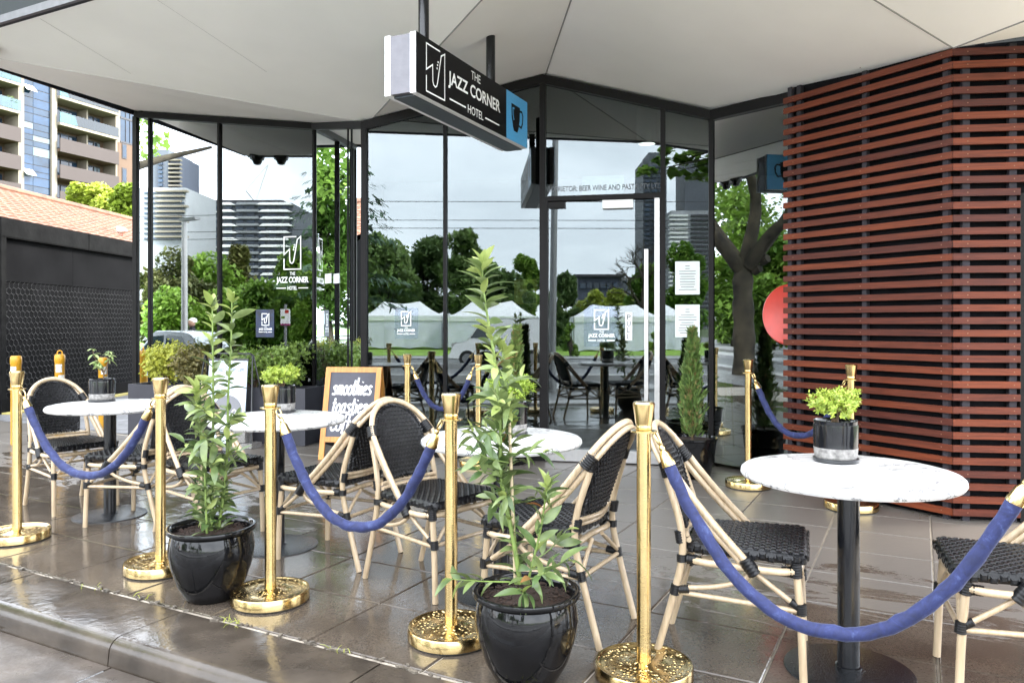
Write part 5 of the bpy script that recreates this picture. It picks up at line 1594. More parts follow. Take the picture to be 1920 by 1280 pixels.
# smaller pot: two straight leaders, bushy below
k1 = P(397, 1118); ky = k1.y
def L1(u, v, dy=0.0): 
    w = U(u, ky + dy, ZV(v, ky + dy)); return w - Vector((k1.x, k1.y, 0))
st1 = [([L1(396, 1000), L1(398, 900), L1(400, 760), L1(399, 660), L1(398, 575)], 0.009, 0.003, lambda z: 4.2 if z < 0.75 else 1.7),
       ([L1(409, 1000, .02), L1(424, 880, .02), L1(428, 740, .02), L1(433, 650, .02), L1(435, 565, .02)], 0.008, 0.003, lambda z: 3.8 if z < 0.75 else 1.6),
       ([L1(388, 1000, -.05), L1(383, 880, -.06), L1(372, 790, -.05), L1(366, 735, -.05)], 0.006, 0.0025, lambda z: 3.4)]
rg0 = random.Random(21)
tw1 = []
for k in range(17):
    z = 0.36 + 0.030 * k + rg0.uniform(-.02, .02)
    tw1.append(((rg0.uniform(-.02, .05), rg0.uniform(-.04, .04), z), rg0.uniform(0, 6.28), rg0.uniform(0.10, 0.17) * (1.05 if z < 0.75 else 0.7), rg0.uniform(0.0, 0.07), 7))
bay1 = bay_tree('bay_tree_pot', 'glossy black pot with a bushy two stemmed bay tree between two brass posts', (k1.x, k1.y, 0.002), 0.335, 0.198, st1, tw1, 5)
inst('stake', MB().tube([L1(378, 990, .05), L1(380, 713, .05)], 0.006, 7).mesh(K['stake'], 60, 'stake'), bay1)
# large pot: leaning taller stem
k2 = P(987, 1272); ky2 = k2.y
def L2(u, v, dy=0.0):
    w = U(u, ky2 + dy, ZV(v, ky2 + dy)); return w - Vector((k2.x, k2.y, 0))
st2 = [([L2(976, 1095), L2(962, 1010), L2(940, 900), L2(938, 800), L2(928, 680), L2(915, 600), L2(906, 540), L2(904, 500)], 0.009, 0.003, lambda z: (1.0 if z < 0.62 else 3.8 if z < 0.98 else 1.7)),
       ([L2(968, 1095, .04), L2(962, 960, .05), L2(956, 820, .05), L2(950, 740, .04), L2(942, 660, .04)], 0.008, 0.003, lambda z: (1.2 if z < 0.62 else 3.4 if z < 0.98 else 1.9)),
       ([L2(990, 1090, -.03), L2(1012, 1000, -.04), L2(1022, 940, -.05), L2(1026, 915, -.05)], 0.005, 0.002, lambda z: 1.0)]
tw2 = [((-0.06, -0.04, 0.36), 3.25, 0.22, 0.02, 9), ((-0.02, -0.06, 0.38), -1.0, 0.15, 0.06, 9), ((0.0, -0.03, 0.40), -0.3, 0.16, 0.05, 9), ((0.02, 0.0, 0.42), 0.4, 0.14, 0.10, 8), ((0.0, -.05, .34), -1.7, .13, .03, 8)]
for k in range(15):
    z = 0.60 + 0.034 * k + rg0.uniform(-.02, .02)
    tw2.append(((-0.085 - 0.05 * (z - 0.6) + rg0.uniform(-.01, .03), rg0.uniform(-.01, .05), z), rg0.uniform(0, 6.28), rg0.uniform(0.10, 0.18) * (1 if z < 0.9 else 0.7), rg0.uniform(0.0, 0.07), 7))
bay2 = bay_tree('bay_tree_pot', 'large glossy black pot in the front centre with the tallest bay tree', (k2.x, k2.y, 0.002), 0.325, 0.192, st2, tw2, 9)
inst('stake', MB().tube([L2(966, 1090, .03), L2(955, 790, .03)], 0.006, 7).mesh(K['stake'], 60, 'stake'), bay2)

# ================================================================== SMALL POTS
def sprig_cloud(b, n, centre, rad, size, rg, up=0.5, aspect=0.35, shell=0.55, per=5):
    """clusters of small leaves: n rosettes of `per` leaves through an ellipsoid"""
    for _ in range(n):
        while True:
            p = Vector((rg.uniform(-1, 1), rg.uniform(-1, 1), rg.uniform(-1, 1)))
            if shell * rg.random() ** 0.5 < p.length <= 1: break
        c = Vector((centre[0] + p.x * rad[0], centre[1] + p.y * rad[1], centre[2] + p.z * rad[2]))
        out = Vector((p.x, p.y, p.z * 0.8 + up)).normalized()
        x, y, _ = frame_from(out)
        a0 = rg.uniform(0, 6)
        for k in range(per):
            a = a0 + k * 2 * math.pi / per
            d = ((x * math.cos(a) + y * math.sin(a)) + out * rg.uniform(0.3, 1.0)).normalized()
            s = size * rg.uniform(0.7, 1.2); w = d.cross(out)
            if w.length < 1e-4: continue
            w = w.normalized() * s * aspect
            q = c + out * rg.uniform(-.5, .5) * s
            b.add([q, q + d * s * 0.5 + w, q + d * s, q + d * s * 0.5 - w], [(0, 1, 2, 3)])
def cup_pot(t, r, h, m, two=None, saucer=True, zs=0.012):
    b = MB()
    z0 = zs if saucer else 0.0
    if saucer: MB().lathe([(0.0, 0.0), (r * 0.92, 0.0), (r * 1.02, 0.004), (r * 1.02, 0.014), (r * 0.95, 0.016), (r * 0.9, 0.010), (0, 0.010)], 36, caps=False).build('saucer', K['saucer'], t, 40)
    ro = [(0.0, z0), (r * 0.88, z0), (r * 0.95, z0 + 0.012), (r * 0.985, z0 + h * 0.3)]
    up_ = [(r * 0.985, z0 + h * 0.3), (r, z0 + h * 0.86), (r * 0.995, z0 + h * 0.9), (r * 0.96, z0 + h * 0.905), (r * 0.97, z0 + h * 0.99), (r * 0.94, z0 + h), (r * 0.91, z0 + h * 0.98), (r * 0.88, z0 + h * 0.84)]
    MB().lathe(up_, 36, caps=False).build('pot', K[m], t, 40)
    MB().lathe(ro, 36, caps=False).build('pot_base', K[two or m], t, 40)
    MB().lathe([(r * 0.90, z0 + h * 0.86), (0.5 * r, z0 + h * 0.89), (0, z0 + h * 0.9)], 24, caps=False).build('soil', K['soil'], t)
    return z0 + h
TT = 0.7395
def lime_shrub(x, y, r, h, sx, sz, label, seed, n=240, two='potgrey', grp='lime green shrubs in black table pots', z=TT):
    t = thing('potted_shrub', label, 'potted plant', (x, y, z), seed, grp)
    zt = cup_pot(t, r, h, 'potblack', two)
    rg = random.Random(seed); b = MB()
    for k in range(11):
        a = rg.uniform(0, 6.28); q = rg.uniform(0.35, 0.72)
        c = (sx * q * math.cos(a), sx * q * math.sin(a), zt + sz * rg.uniform(0.55, 1.15))
        sprig_cloud(b, n // 11, c, (sx * 0.42, sx * 0.42, sz * 0.42), 0.019, rg, 0.7, 0.24, 0.4, 6)
        pts = [Vector((rg.uniform(-.02, .02), rg.uniform(-.02, .02), zt - 0.03)), Vector((c[0] * .5, c[1] * .5, (zt + c[2]) / 2)), Vector(c)]
        MB().tube(smooth_path(pts, 2), [0.003, 0.0026, 0.0022, 0.002, 0.0015], 5).build('twig', K['stemb'], t)
    o = b.build('foliage', K['lime'], t); o['kind'] = 'stuff'
    return t
s4 = P(1567, 864, TT)
lime_shrub(s4.x, s4.y, 0.083, 0.150, 0.105, 0.078, 'lime green shrub in a two tone black pot on the nearest right table', 4, 330)
s2 = P(528, 772, TT)
lime_shrub(s2.x, s2.y, 0.083, 0.150, 0.105, 0.085, 'lime green shrub in a black pot on the second table near the brass post', 8, 300)
s3 = P(957, 815, TT)
lime_shrub(s3.x, s3.y, 0.083, 0.150, 0.12, 0.085, 'lime green shrub mostly hidden behind the tallest bay tree', 12, 300)
# small leafy plant on the far left table
s1 = P(191, 752, TT)
t = thing('potted_seedling', 'sparse pale leaved plant in a small dark pot on the far left table', 'potted plant', (s1.x, s1.y, TT), 0)
zt = cup_pot(t, 0.083, 0.145, 'potblack', 'potgrey')
rg = random.Random(33)
PAL = [leaf_mesh(K['silver'], 0.060, 0.011, 0.5, 0.3), leaf_mesh(K['silver'], 0.045, 0.009, 0.3, 0.3)]
for pts in ([(0.01, 0, zt - .03), (0.012, 0, zt + 0.05), (-0.03, 0, zt + 0.10), (-0.055, 0, zt + 0.165), (-0.066, 0.0, zt + 0.20)], [(0.01, 0, zt + 0.03), (0.035, 0.01, zt + 0.10), (0.05, 0, zt + 0.15), (0.054, 0, zt + 0.185)], [(0.01, 0, zt + .04), (-0.01, -.02, zt + .09), (-0.02, -.03, zt + .12)]):
    path = smooth_path(pts, 4)
    MB().tube(path, [0.005 - 0.003 * i / len(path) for i in range(len(path))], 6).build('stem', K['stemb'], t, 60)
    for q in range(3):
        c = path[len(path) - 1 - q * max(2, len(path) // 4)]
        for k in range(8 if q < 2 else 5):
            a = k * 2.4 + q
            inst('leaf', PAL[k % 2], t, leaf_mtx(c, Vector((math.cos(a), math.sin(a), rg.uniform(-0.5, 0.5))), rg.gauss(0, .3), rg.uniform(0.7, 1.1) * (0.7 if q == 0 else 1)))
# juniper columns in tall black pots
def juniper(u, v, label, seed, h, w, ph=0.30, pr=0.18, lean=0.0):
    p = P(u, v)
    t = thing('juniper_pot', label, 'potted plant', (p.x, p.y, 0.002), 0, 'narrow junipers in black pots')
    MB().lathe([(0.0, 0.0), (pr * 0.68, 0.0), (pr * 0.74, 0.01), (pr * 0.90, ph * 0.5), (pr * 0.99, ph * 0.93), (pr * 1.03, ph * 0.95), (pr * 1.03, ph), (pr * 0.95, ph), (pr * 0.92, ph * 0.9)], 40, caps=False).build('pot', K['glaze'], t, 40)
    MB().lathe([(pr * 0.93, ph * 0.92), (0, ph * 0.95)], 24, caps=False).build('soil', K['oak'] if False else K['soil'], t)
    rg = random.Random(seed)
    MB().tube([(0, 0, ph * .9), (lean * .5, 0, ph + h * 0.5), (lean, 0, ph + h * 0.95)], [0.012, 0.008, 0.002], 6).build('stem', K['stemb'], t)
    bs = {'juniper': MB(), 'juniperdry': MB()}
    for i in range(2600):
        f = rg.random() ** 0.8
        z = ph + h * f
        prof = w * (0.62 + 0.6 * f) if f < 0.35 else w * 0.83 * (1.12 - f) / 0.77 * 1.0
        a = rg.uniform(0, 6.28); q = prof * math.sqrt(rg.uniform(0.05, 1.0)) * (0.8 + 0.35 * math.sin(5 * a + 9 * f))
        c = Vector((q * math.cos(a) + lean * f, q * math.sin(a), z))
        d = Vector((math.cos(a) * 0.55 + rg.gauss(0, .25), math.sin(a) * 0.55 + rg.gauss(0, .25), rg.uniform(0.5, 1.4))).normalized()
        s = rg.uniform(0.03, 0.07); x, y, _ = frame_from(d); wv = (x * math.cos(i) + y * math.sin(i)) * s * 0.085
        b = bs['juniperdry' if (rg.random() < (0.22 if q < prof * 0.55 else 0.04)) else 'juniper']
        b.add([c - wv, c + d * s * .5 - wv * 1.5, c + d * s, c + d * s * .5 + wv * 1.5, c + wv], [(0, 1, 2, 3, 4)])
        e = c + d * s * 0.4
        for sg_ in (-1, 1):
            d2 = (d + (x * sg_ + y * 0.3) * 0.9).normalized(); b.add([e, e + d2 * s * 0.35 + wv * .5, e + d2 * s * 0.55, e + d2 * s * .3 - wv * .5], [(0, 1, 2, 3)])
    for k, b in bs.items():
        o = b.build('foliage', K[k], t); o['kind'] = 'stuff'
juniper(1298, 893, 'narrow juniper in a black pot to the right of the glass door', 3, 0.88, 0.125, 0.33, 0.20)
juniper(958, 868, 'narrow juniper in a black pot to the left of the glass door', 6, 0.90, 0.125, 0.33, 0.20, 0.06)

# ================================================================== PLANTER BOXES WITH SHRUBS
pd = Vector((0.963, -0.27, 0)).normalized(); RZP = math.atan2(pd.y, pd.x)
PL0 = P(240, 820)
def planter(off, ln, label, parts, seed):
    p = PL0 + pd * off
    t = thing('planter_box', label, 'planter', (p.x, p.y, 0.002), RZP, 'charcoal planter boxes along the window')
    D_, H = 0.34, 0.595
    b = MB()
    for (c, s) in (((ln / 2, 0.012, H / 2), (ln, 0.024, H)), ((ln / 2, D_ - 0.012, H / 2), (ln, 0.024, H)), ((0.012, D_ / 2, H / 2), (0.024, D_ - 0.05, H)), ((ln - 0.012, D_ / 2, H / 2), (0.024, D_ - 0.05, H))): b.box(c, s)
    b.build('box', K['planter'], t)
    MB().box((ln / 2, D_ / 2, H - 0.05), (ln - 0.05, D_ - 0.05, 0.04)).build('soil', K['soil'], t)
    rg = random.Random(seed)
    for (x0, x1, z1, mt, n) in parts:
        b = MB(); cx = (x0 + x1) / 2; w = (x1 - x0) / 2
        for k in range(16):
            c = (cx + rg.uniform(-.75, .75) * w, D_ / 2 + rg.uniform(-.12, .12), H + rg.uniform(0.08, z1 - 0.05))
            rr = rg.uniform(0.09, 0.15)
            sprig_cloud(b, n // 16, c, (rr, rr, rr), 0.030, rg, 0.5, 0.36, 0.3, 4)
        o = b.build('foliage', K[mt], t); o['kind'] = 'stuff'
        for k in range(9):
            a = (cx + rg.uniform(-.3, .3) * w, D_ / 2, H - 0.03); q = (cx + rg.uniform(-.9, .9) * w, D_ / 2 + rg.uniform(-.14, .1), H + z1 * rg.uniform(.5, .95))
            m_ = (Vector(a) + Vector(q)) / 2 + Vector((rg.uniform(-.03, .03), rg.uniform(-.03, .03), 0))
            MB().tube(smooth_path([a, m_, q], 3), [0.008, 0.007, 0.006, 0.005, 0.004, 0.003, 0.002], 5).build('branch', K['stemb'], t)
planter(0.0, 1.06, 'left charcoal planter box with golden green and browning clipped shrubs', [(0.06, 0.62, 0.46, 'boxy', 1500), (0.52, 1.02, 0.42, 'boxbrown', 1100)], 5)
planter(1.10, 1.12, 'right charcoal planter box with a loose green shrub behind the cafe board', [(0.10, 0.62, 0.40, 'box', 1000), (0.50, 1.04, 0.42, 'box', 1300)], 8)
# little pot and tray by the cafe board
tp = P(458, 838)
t = thing('small_planter', 'small grey square pot with a green plant on a tray by the cafe board', 'potted plant', (tp.x, tp.y, 0.002), -0.3)
MB().box((0, 0, 0.025), (0.30, 0.17, 0.05)).build('tray', K['potgrey'], t)
MB().box((-0.02, 0, 0.14), (0.15, 0.13, 0.17)).build('pot', K['potgrey'], t)
b = MB(); sprig_cloud(b, 60, (-0.02, 0, 0.28), (0.09, 0.08, 0.06), 0.035, random.Random(2), 0.6, 0.4); o = b.build('foliage', K['box'], t); o['kind'] = 'stuff'
# ================================================================== BOARDS
HAND = {
 's': [[(0.58, .84), (0.40, 1.0), (0.16, .84), (0.30, .60), (0.50, .36), (0.38, .04), (0.02, .10)]],
 'm': [[(0.02, .95), (0.06, 0.0)], [(0.06, .55), (0.24, 1.0), (0.36, .85), (0.34, 0.0)], [(0.35, .55), (0.54, 1.0), (0.66, .82), (0.64, .12), (0.78, 0.02)]],
 'o': [[(0.34, 1.0), (0.08, .75), (0.06, .25), (0.26, 0.0), (0.50, .25), (0.52, .75), (0.34, 1.0), (0.20, .92)]],
 't': [[(0.22, 1.65), (0.18, .9), (0.16, .2), (0.30, 0.0), (0.44, .14)], [(-0.02, 1.08), (0.46, 1.12)]],
 'h': [[(0.10, 1.95), (0.06, 0.0)], [(0.06, .55), (0.28, 1.0), (0.42, .80), (0.40, .14), (0.54, 0.02)]],
 'i': [[(0.10, 1.0), (0.08, .14), (0.22, 0.02)], [(0.12, 1.38), (0.16, 1.48)]],
 'e': [[(0.06, .48), (0.36, .58), (0.48, .82), (0.32, 1.0), (0.10, .80), (0.06, .30), (0.26, 0.0), (0.52, .20)]],
 'a': [[(0.50, .92), (0.26, 1.0), (0.06, .60), (0.10, .10), (0.34, .10), (0.50, .60), (0.52, 1.0), (0.48, .20), (0.62, .02)]],
 'c': [[(0.50, .82), (0.34, 1.0), (0.08, .70), (0.10, .16), (0.30, 0.0), (0.52, .20)]],
 'f': [[(0.54, 1.70), (0.38, 1.90), (0.22, 1.55), (0.18, .60), (0.14, -.35)], [(-0.02, 1.0), (0.44, 1.06)]],
}
ADV = dict(s=.66, m=.86, o=.62, t=.50, h=.62, i=.32, e=.58, a=.68, c=.58, f=.46)
def handwrite(b, word, x, y, w, h, fn):
    tot = sum(ADV[c] for c in word); sx = w / tot; cx = x
    for k, c in enumerate(word):
        for st in HAND[c]:
            pts = [Vector((cx + (px_ + 0.13 * py_) * sx, y + py_ * h, 0)) for px_, py_ in st]
            sp = smooth_path(pts, 5) if len(pts) > 2 else pts
            ribbon(b, [(p.x, p.y) for p in sp], h * 0.21, fn)
        cx += ADV[c] * sx
# chalkboard A-frame: front panel leans back
c0 = P(597, 862); c1 = P(712, 868)
cb_d = Vector((0.995, -0.10, 0)).normalized(); CBW = 0.545; CBH = 0.88
t = thing('chalkboard_sign', 'orange timber A frame chalkboard reading smoothies toasties coffee', 'sign', (c0.x, c0.y, 0.002), math.atan2(cb_d.y, cb_d.x))
tilt = R(15)
def leaf_panel(sign, nm, y0):
    """sign +1: front leaf leaning back; -1: rear leaf"""
    ax = Matrix.Translation((0, y0, 0)) @ Matrix.Rotation(-tilt * sign, 4, 'X')
    fr = inst(nm, None, t, ax)
    B_ = lambda c, s, n_, m: inst(n_, MB().box(c, s).mesh(K[m], None, n_), fr)
    fw = 0.05
    B_((fw / 2, 0, CBH / 2), (fw, 0.022, CBH), 'stile', 'oak'); B_((CBW - fw / 2, 0, CBH / 2), (fw, 0.022, CBH), 'stile', 'oak')
    B_((CBW / 2, 0, CBH - fw / 2), (CBW - 2 * fw - .001, 0.021, fw), 'rail', 'oak'); B_((CBW / 2, 0, 0.19), (CBW - 2 * fw - .001, 0.021, fw), 'rail', 'oak')
    B_((CBW / 2, 0.002 * sign, (CBH + 0.19) / 2 - 0.005), (CBW - 2 * fw, 0.010, CBH - 0.19 - fw + 0.012), 'board', 'chalk')
    return fr
frt = leaf_panel(1, 'front_leaf', 0.0)
leaf_panel(-1, 'rear_leaf', 2 * CBH * math.sin(tilt) + 0.026)
b = MB(); fn = lambda x, z: Vector((x, -0.0055, z))
handwrite(b, 'smoothies', 0.075, 0.615, 0.385, 0.085, fn)
handwrite(b, 'toasties', 0.085, 0.44, 0.345, 0.085, fn)
handwrite(b, 'coffee', 0.085, 0.275, 0.29, 0.085, fn)
inst('lettering', b.mesh(K['chalkpen'], None, 'lettering'), frt)
MB().tube([(0.08, 0.06, 0.03), (0.08, 0.42, 0.03)], 0.004, 5).build('stay', K['blackmetal'], t)
# café A-board in a black tube frame
f0 = P(384, 835); cd = Vector((0.985, -0.17, 0)).normalized(); AW = 0.435; AH = 0.86
t = thing('cafe_board', 'pale blue cafe board in a black tube frame in front of the planter boxes', 'sign', (f0.x, f0.y, 0.002), math.atan2(cd.y, cd.x))
lean = Matrix.Rotation(R(-6), 4, 'X')
pn_ = inst('panel', MB().box((AW / 2, 0, 0.03 + AH / 2), (AW, 0.012, AH)).mesh(K['aboard'], None, 'panel'), t, lean)
inst('panel_edge', MB().box((AW / 2, 0, 0.035 + AH), (AW + 0.02, 0.02, 0.022)).mesh(K['blackmetal'], None, 'panel_edge'), t, lean)
fn = lambda x, z: Vector((x, -0.0075, z))
b = MB(); put_text(b, 'The Jazz Corner Café', 0.03, 0.03 + AH - 0.13, AW - 0.065, 0.062, fn, 0.012)
put_text(b, 'open 7 days', 0.12, 0.03 + AH - 0.195, 0.19, 0.028, fn, 0.0) if False else None
inst('lettering', b.mesh(K['ink'], None, 'lettering'), t, lean)
b = MB(); pts = [(0.235 + 0.165 * math.cos(R(a)), 0.36 + 0.165 * math.sin(R(a))) for a in range(0, 360, 10)]
b.add([fn(*p) for p in pts], [tuple(range(36))]); inst('grey_disc', b.mesh(K['greydisc'], None, 'grey_disc'), t, lean)
b = MB(); fn3 = lambda x, z: Vector((x, -0.009, z)); ribbon(b, [(0.315 + 0.022 * math.cos(R(a)), 0.345 + 0.03 * math.sin(R(a))) for a in range(0, 360, 24)], 0.012, fn3, True); inst('letter_print', b.mesh(K['white'], None, 'letter_print'), t, lean)
for (y0, y1) in ((-0.10, 0.06), (0.34, 0.08)):
    pts = [(-0.105, y0, 0.0), (-0.035, y1, 0.93), (-0.01, y1, 0.955), (AW + 0.045, y1, 0.955), (AW + 0.07, y1, 0.93), (AW + 0.14, y0, 0.0)]
    MB().tube(pts, 0.0085, 8).build('tube_leg', K['blackmetal'], t, 50)
# ================================================================== INTERIOR THINGS SEEN THROUGH THE GLASS
def stool(x, y, label):
    t = thing('bar_stool', label, 'stool', (x, y, 0.013), 0.4, 'thin brass rod stools inside')
    for sx in (-1, 1):
        for sy in (-1, 1):
            MB().tube([(0.21 * sx, 0.18 * sy, 0), (0.14 * sx, 0.14 * sy, 0.74)], 0.009, 6).build('leg', K['gold'], t)
    for z, k in ((0.22, 0.19), (0.30, 0.185), (0.74, 0.14)):
        kk = k * 0.88
        MB().tube([(k, kk, z), (-k, kk, z), (-k, -kk, z), (k, -kk, z)], 0.008, 6, closed=True).build('ring', K['gold'], t)
    MB().lathe([(0, .74), (0.17, .74), (0.17, .77), (0, .775)], 20, caps=False).build('seat', K['wicker'], t, 40)
pS = U(1366, 7.4); stool(pS.x, pS.y, 'brass rod stool inside the right window beside the rear post')
pS = U(1290, 8.0); stool(pS.x, pS.y, 'brass rod stool inside the glass behind the right juniper')
pp = U(986, 8.3, ZV(547, 8.3))
t = thing('wall_poster', 'yellow music poster with a dark figure hung inside left of the door', 'poster', pp, -0.15)
MB().box((0, 0, 0), (0.25, 0.012, 0.27)).build('sheet', K['poster'], t)
b = MB()
for ring in ([(-0.02, -0.13), (0.11, -0.13), (0.11, -0.02), (0.06, 0.02), (0.0, 0.0), (-0.05, -0.05)],): b.add([Vector((x, -0.0075, z)) for x, z in ring], [tuple(range(len(ring)))])
b.add([Vector((0.045 + 0.036 * math.cos(k * .5236), -0.0076, 0.055 + 0.045 * math.sin(k * .5236))) for k in range(12)], [tuple(range(12))]); b.build('figure_print', K['darkbark'], t)
pp = U(1213, 7.9, 3.0); dl = thing('ceiling_downlight', 'small lit downlight glowing inside above the door', 'lamp', (pp.x, pp.y, 3.12))
MB().lathe([(0.0, 0.0), (0.085, 0.0)], 20, caps=False).build('lens', m_emit('lit_downlight_lens', (1, 0.97, 0.9), 1.6), dl)
MB().lathe([(0.085, -0.005), (0.105, -0.005), (0.105, 0.85), (0.085, 0.85)], 20, caps=False).build('housing', K['dark'], dl)
# ================================================================== ACROSS THE ROAD: what the windows mirror
GZ = -0.33
def vdir(f, v):
    p = refl(f, f[0] + v); q = refl(f, f[0]); return (p - q).normalized()
rgT = random.Random(17)
def crown(b, centre, rad, n, size, rg, aspect=0.55, droop=0.0):
    for _ in range(n):
        while True:
            p = Vector((rg.uniform(-1, 1), rg.uniform(-1, 1), rg.uniform(-1, 1)))
            if rg.random() ** 0.4 * 0.95 < p.length <= 1: break
        c = Vector((centre[0] + p.x * rad[0], centre[1] + p.y * rad[1], centre[2] + p.z * rad[2]))
        d = Vector((rg.gauss(0, 1), rg.gauss(0, 1), rg.gauss(0, 0.7) - droop)).normalized()
        x, y, _ = frame_from(d); s = size * rg.uniform(0.6, 1.3); w = x * s * aspect
        b.add([c - d * s * .5, c + w * .5, c + d * s * .5, c - w * .5], [(0, 1, 2, 3)])
def tree(f, u, Y, vtop, vbot, w_px, label, leafmat, name='tree', clumps=14, n=3000, size=0.5, seed=1, trunk=True, tv=None, bark='bark', grp='trees in the park across the road', flat=1.0, gz=GZ, base=None):
    base = base or M(f, u, Y, gz)
    zt, zb = ZV(vtop, Y), ZV(vbot, Y)
    w = w_px / FPX * Y / 2
    rg = random.Random(seed)
    t = thing(name, label, 'tree', base, rg.uniform(0, 6), grp)
    H = zt - gz; hb = zb - gz
    r = max(0.12, w * 0.06)
    if trunk:
        MB().tube(smooth_path([(0, 0, -0.1), (rg.uniform(-.1, .1), 0, hb * 0.6), (rg.uniform(-.3, .3), rg.uniform(-.3, .3), (hb + H) / 2), (0, 0, H * 0.93)], 4), [r * 1.3 * (1 - 0.072 * i) for i in range(13)], 9).build('trunk', K[bark], t, 60)
    b = MB(); lim = []
    for k in range(clumps):
        a = rg.uniform(0, 6.28); fz = rg.random()
        env = math.sin(math.pi * (0.12 + 0.80 * fz)) ** 0.7
        q = w * env * math.sqrt(rg.uniform(0.05, 1)) * 0.72
        c = Vector((q * math.cos(a), q * math.sin(a), hb + (H - hb) * (0.06 + 0.82 * fz)))
        rr = w * rg.uniform(0.30, 0.46)
        crown(b, c, (rr, rr, min(rr * 0.9 * flat, (H - hb) * 0.30)), n // clumps, size, rg)
        lim.append(c)
    if trunk:
        bl = MB()
        for c in lim[:9]:
            z0 = hb + (c.z - hb) * 0.35
            bl.tube(smooth_path([(0, 0, z0), (c.x * .45, c.y * .45, z0 + (c.z - z0) * .4), tuple(c)], 3), [r * .5, r * .42, r * .36, r * .3, r * .2, r * .12, r * .06], 6)
        o = bl.build('branches' if False else 'limb', K[bark], t)
        o['kind'] = 'stuff'
    o = b.build('crown', K[leafmat], t); o['kind'] = 'stuff'
    return t
TR = [
 (FA, 722, 60, 432, 632, 150, 'broad dark green tree mirrored above the left white marquee', 't_dark', dict(seed=1, clumps=22, n=5200, size=0.55)),
 (FA, 800, 66, 425, 632, 120, 'tall rounded dark green tree mirrored over the gap between the marquees', 't_dark', dict(seed=2, clumps=20, n=5000, size=0.6)),
 (FA, 868, 58, 418, 632, 95, 'dark green tree mirrored left of the tall bay tree top', 't_dark', dict(seed=3, clumps=16, n=4200, size=0.5)),
 (FA, 948, 62, 505, 632, 120, 'low dark tree mirrored over the second marquee', 't_dark', dict(seed=4, clumps=14, n=3200, size=0.5)),
 (FA, 985, 75, 468, 632, 80, 'pale green rounded tree mirrored left of the door frame', 't_green', dict(seed=5, clumps=14, n=3000, size=0.6)),
 (FA, 1056, 48, 502, 655, 75, 'near black dense tree mirrored beside the street pole', 't_dark', dict(seed=6, clumps=18, n=4600, size=0.4)),
 (FA, 1112, 90, 545, 632, 80, 'spring green tree mirrored below the far navy building', 't_lime', dict(seed=7, clumps=12, n=2600, size=0.55)),
 (FA, 1155, 85, 540, 632, 85, 'yellow green tree mirrored above the right marquee', 't_lime', dict(seed=8, clumps=12, n=2600, size=0.55)),
 (FA, 1218, 62, 480, 640, 95, 'green tree mirrored behind the door handle', 't_green', dict(seed=9, clumps=16, n=3600, size=0.5)),
 (FA, 1290, 58, 445, 650, 105, 'green tree mirrored behind the printed notices', 't_green', dict(seed=10, clumps=18, n=4000, size=0.5)),
 (FL, 340, 52, 470, 640, 150, 'brownish half bare tree mirrored in the far left window', 't_olive', dict(seed=11, clumps=20, n=2600, size=0.45)),
 (FL, 445, 58, 450, 640, 95, 'olive tree mirrored in front of the white balcony block', 't_olive', dict(seed=12, clumps=16, n=2400, size=0.5)),
 (FL, 330, 46, 545, 660, 140, 'low bright green tree mirrored left of the lamp post', 't_green', dict(seed=13, clumps=18, n=3600, size=0.42)),
 (FL, 420, 48, 540, 650, 110, 'low bright green tree mirrored right of the lamp post', 't_green', dict(seed=14, clumps=16, n=3200, size=0.42)),
 (FL, 505, 46, 520, 650, 130, 'low bright green tree mirrored behind the parking sign', 't_green', dict(seed=15, clumps=18, n=3800, size=0.42)),
 (FL, 580, 44, 505, 650, 90, 'green tree mirrored at the right end of the left window', 't_green', dict(seed=16, clumps=14, n=3000, size=0.42)),
 (FC, 1375, 50, 335, 640, 190, 'large dense tree filling the view behind the mirrored plane trunk', 't_green', dict(seed=35, clumps=22, n=5200, size=0.45)),
 (FC, 1372, 60, 470, 640, 110, 'green tree mirrored left of the plane trunk in the right window', 't_green', dict(seed=23, clumps=14, n=3000, size=0.5)),
 (FC, 1428, 64, 400, 640, 150, 'tall green tree mirrored behind the plane trunk in the right window', 't_green', dict(seed=24, clumps=20, n=4600, size=0.5)),
 (FL, 385, 56, 470, 645, 150, 'wide green tree mirrored behind the lamp post in the left window', 't_green', dict(seed=31, clumps=20, n=3600, size=0.5)),
 (FL, 300, 50, 500, 650, 110, 'mid green tree mirrored at the outer edge of the left window', 't_olive', dict(seed=32, clumps=16, n=3000, size=0.45)),
 (FL, 560, 52, 455, 640, 120, 'green tree mirrored beneath the window logo', 't_green', dict(seed=33, clumps=18, n=3600, size=0.45)),
 (FA, 905, 72, 470, 635, 110, 'mid green tree mirrored behind the tallest bay tree', 't_green', dict(seed=34, clumps=14, n=3200, size=0.55)),
 (FC, 1450, 42, 430, 640, 160, 'bright green tree mirrored beside the plane trunk in the right window', 't_green', dict(seed=18, clumps=22, n=5200, size=0.42, tv=1)),
]
for (f, u, Y, vt, vb, w, lb, lm, kw) in TR:
    kw['clumps'] = int(kw['clumps'] * 1.9); kw['n'] = int(kw['n'] * 2.0)
    tree(f, u, Y, vt, vb, w, lb, lm, **kw)
tree(FB, 640, 22, 262, 610, 170, 'leafy bright green street tree mirrored down the whole narrow facet', 't_green', seed=41, clumps=44, n=16000, size=0.19, base=Vector((-16.2, 9.5, GZ)))
# saplings on the lawn edge
for (u, Y, vt, vb, w, lb, sd_) in ((1072, 37, 600, 668, 40, 'young tree at the lawn edge mirrored left of the door logo', 51), (1225, 38, 620, 672, 26, 'slim sapling at the lawn edge mirrored at the door handle', 52)):
    tree(FA, u, Y, vt, vb, w, lb, 't_green', name='sapling', clumps=9, n=700, size=0.22, seed=sd_, grp='saplings on the lawn')
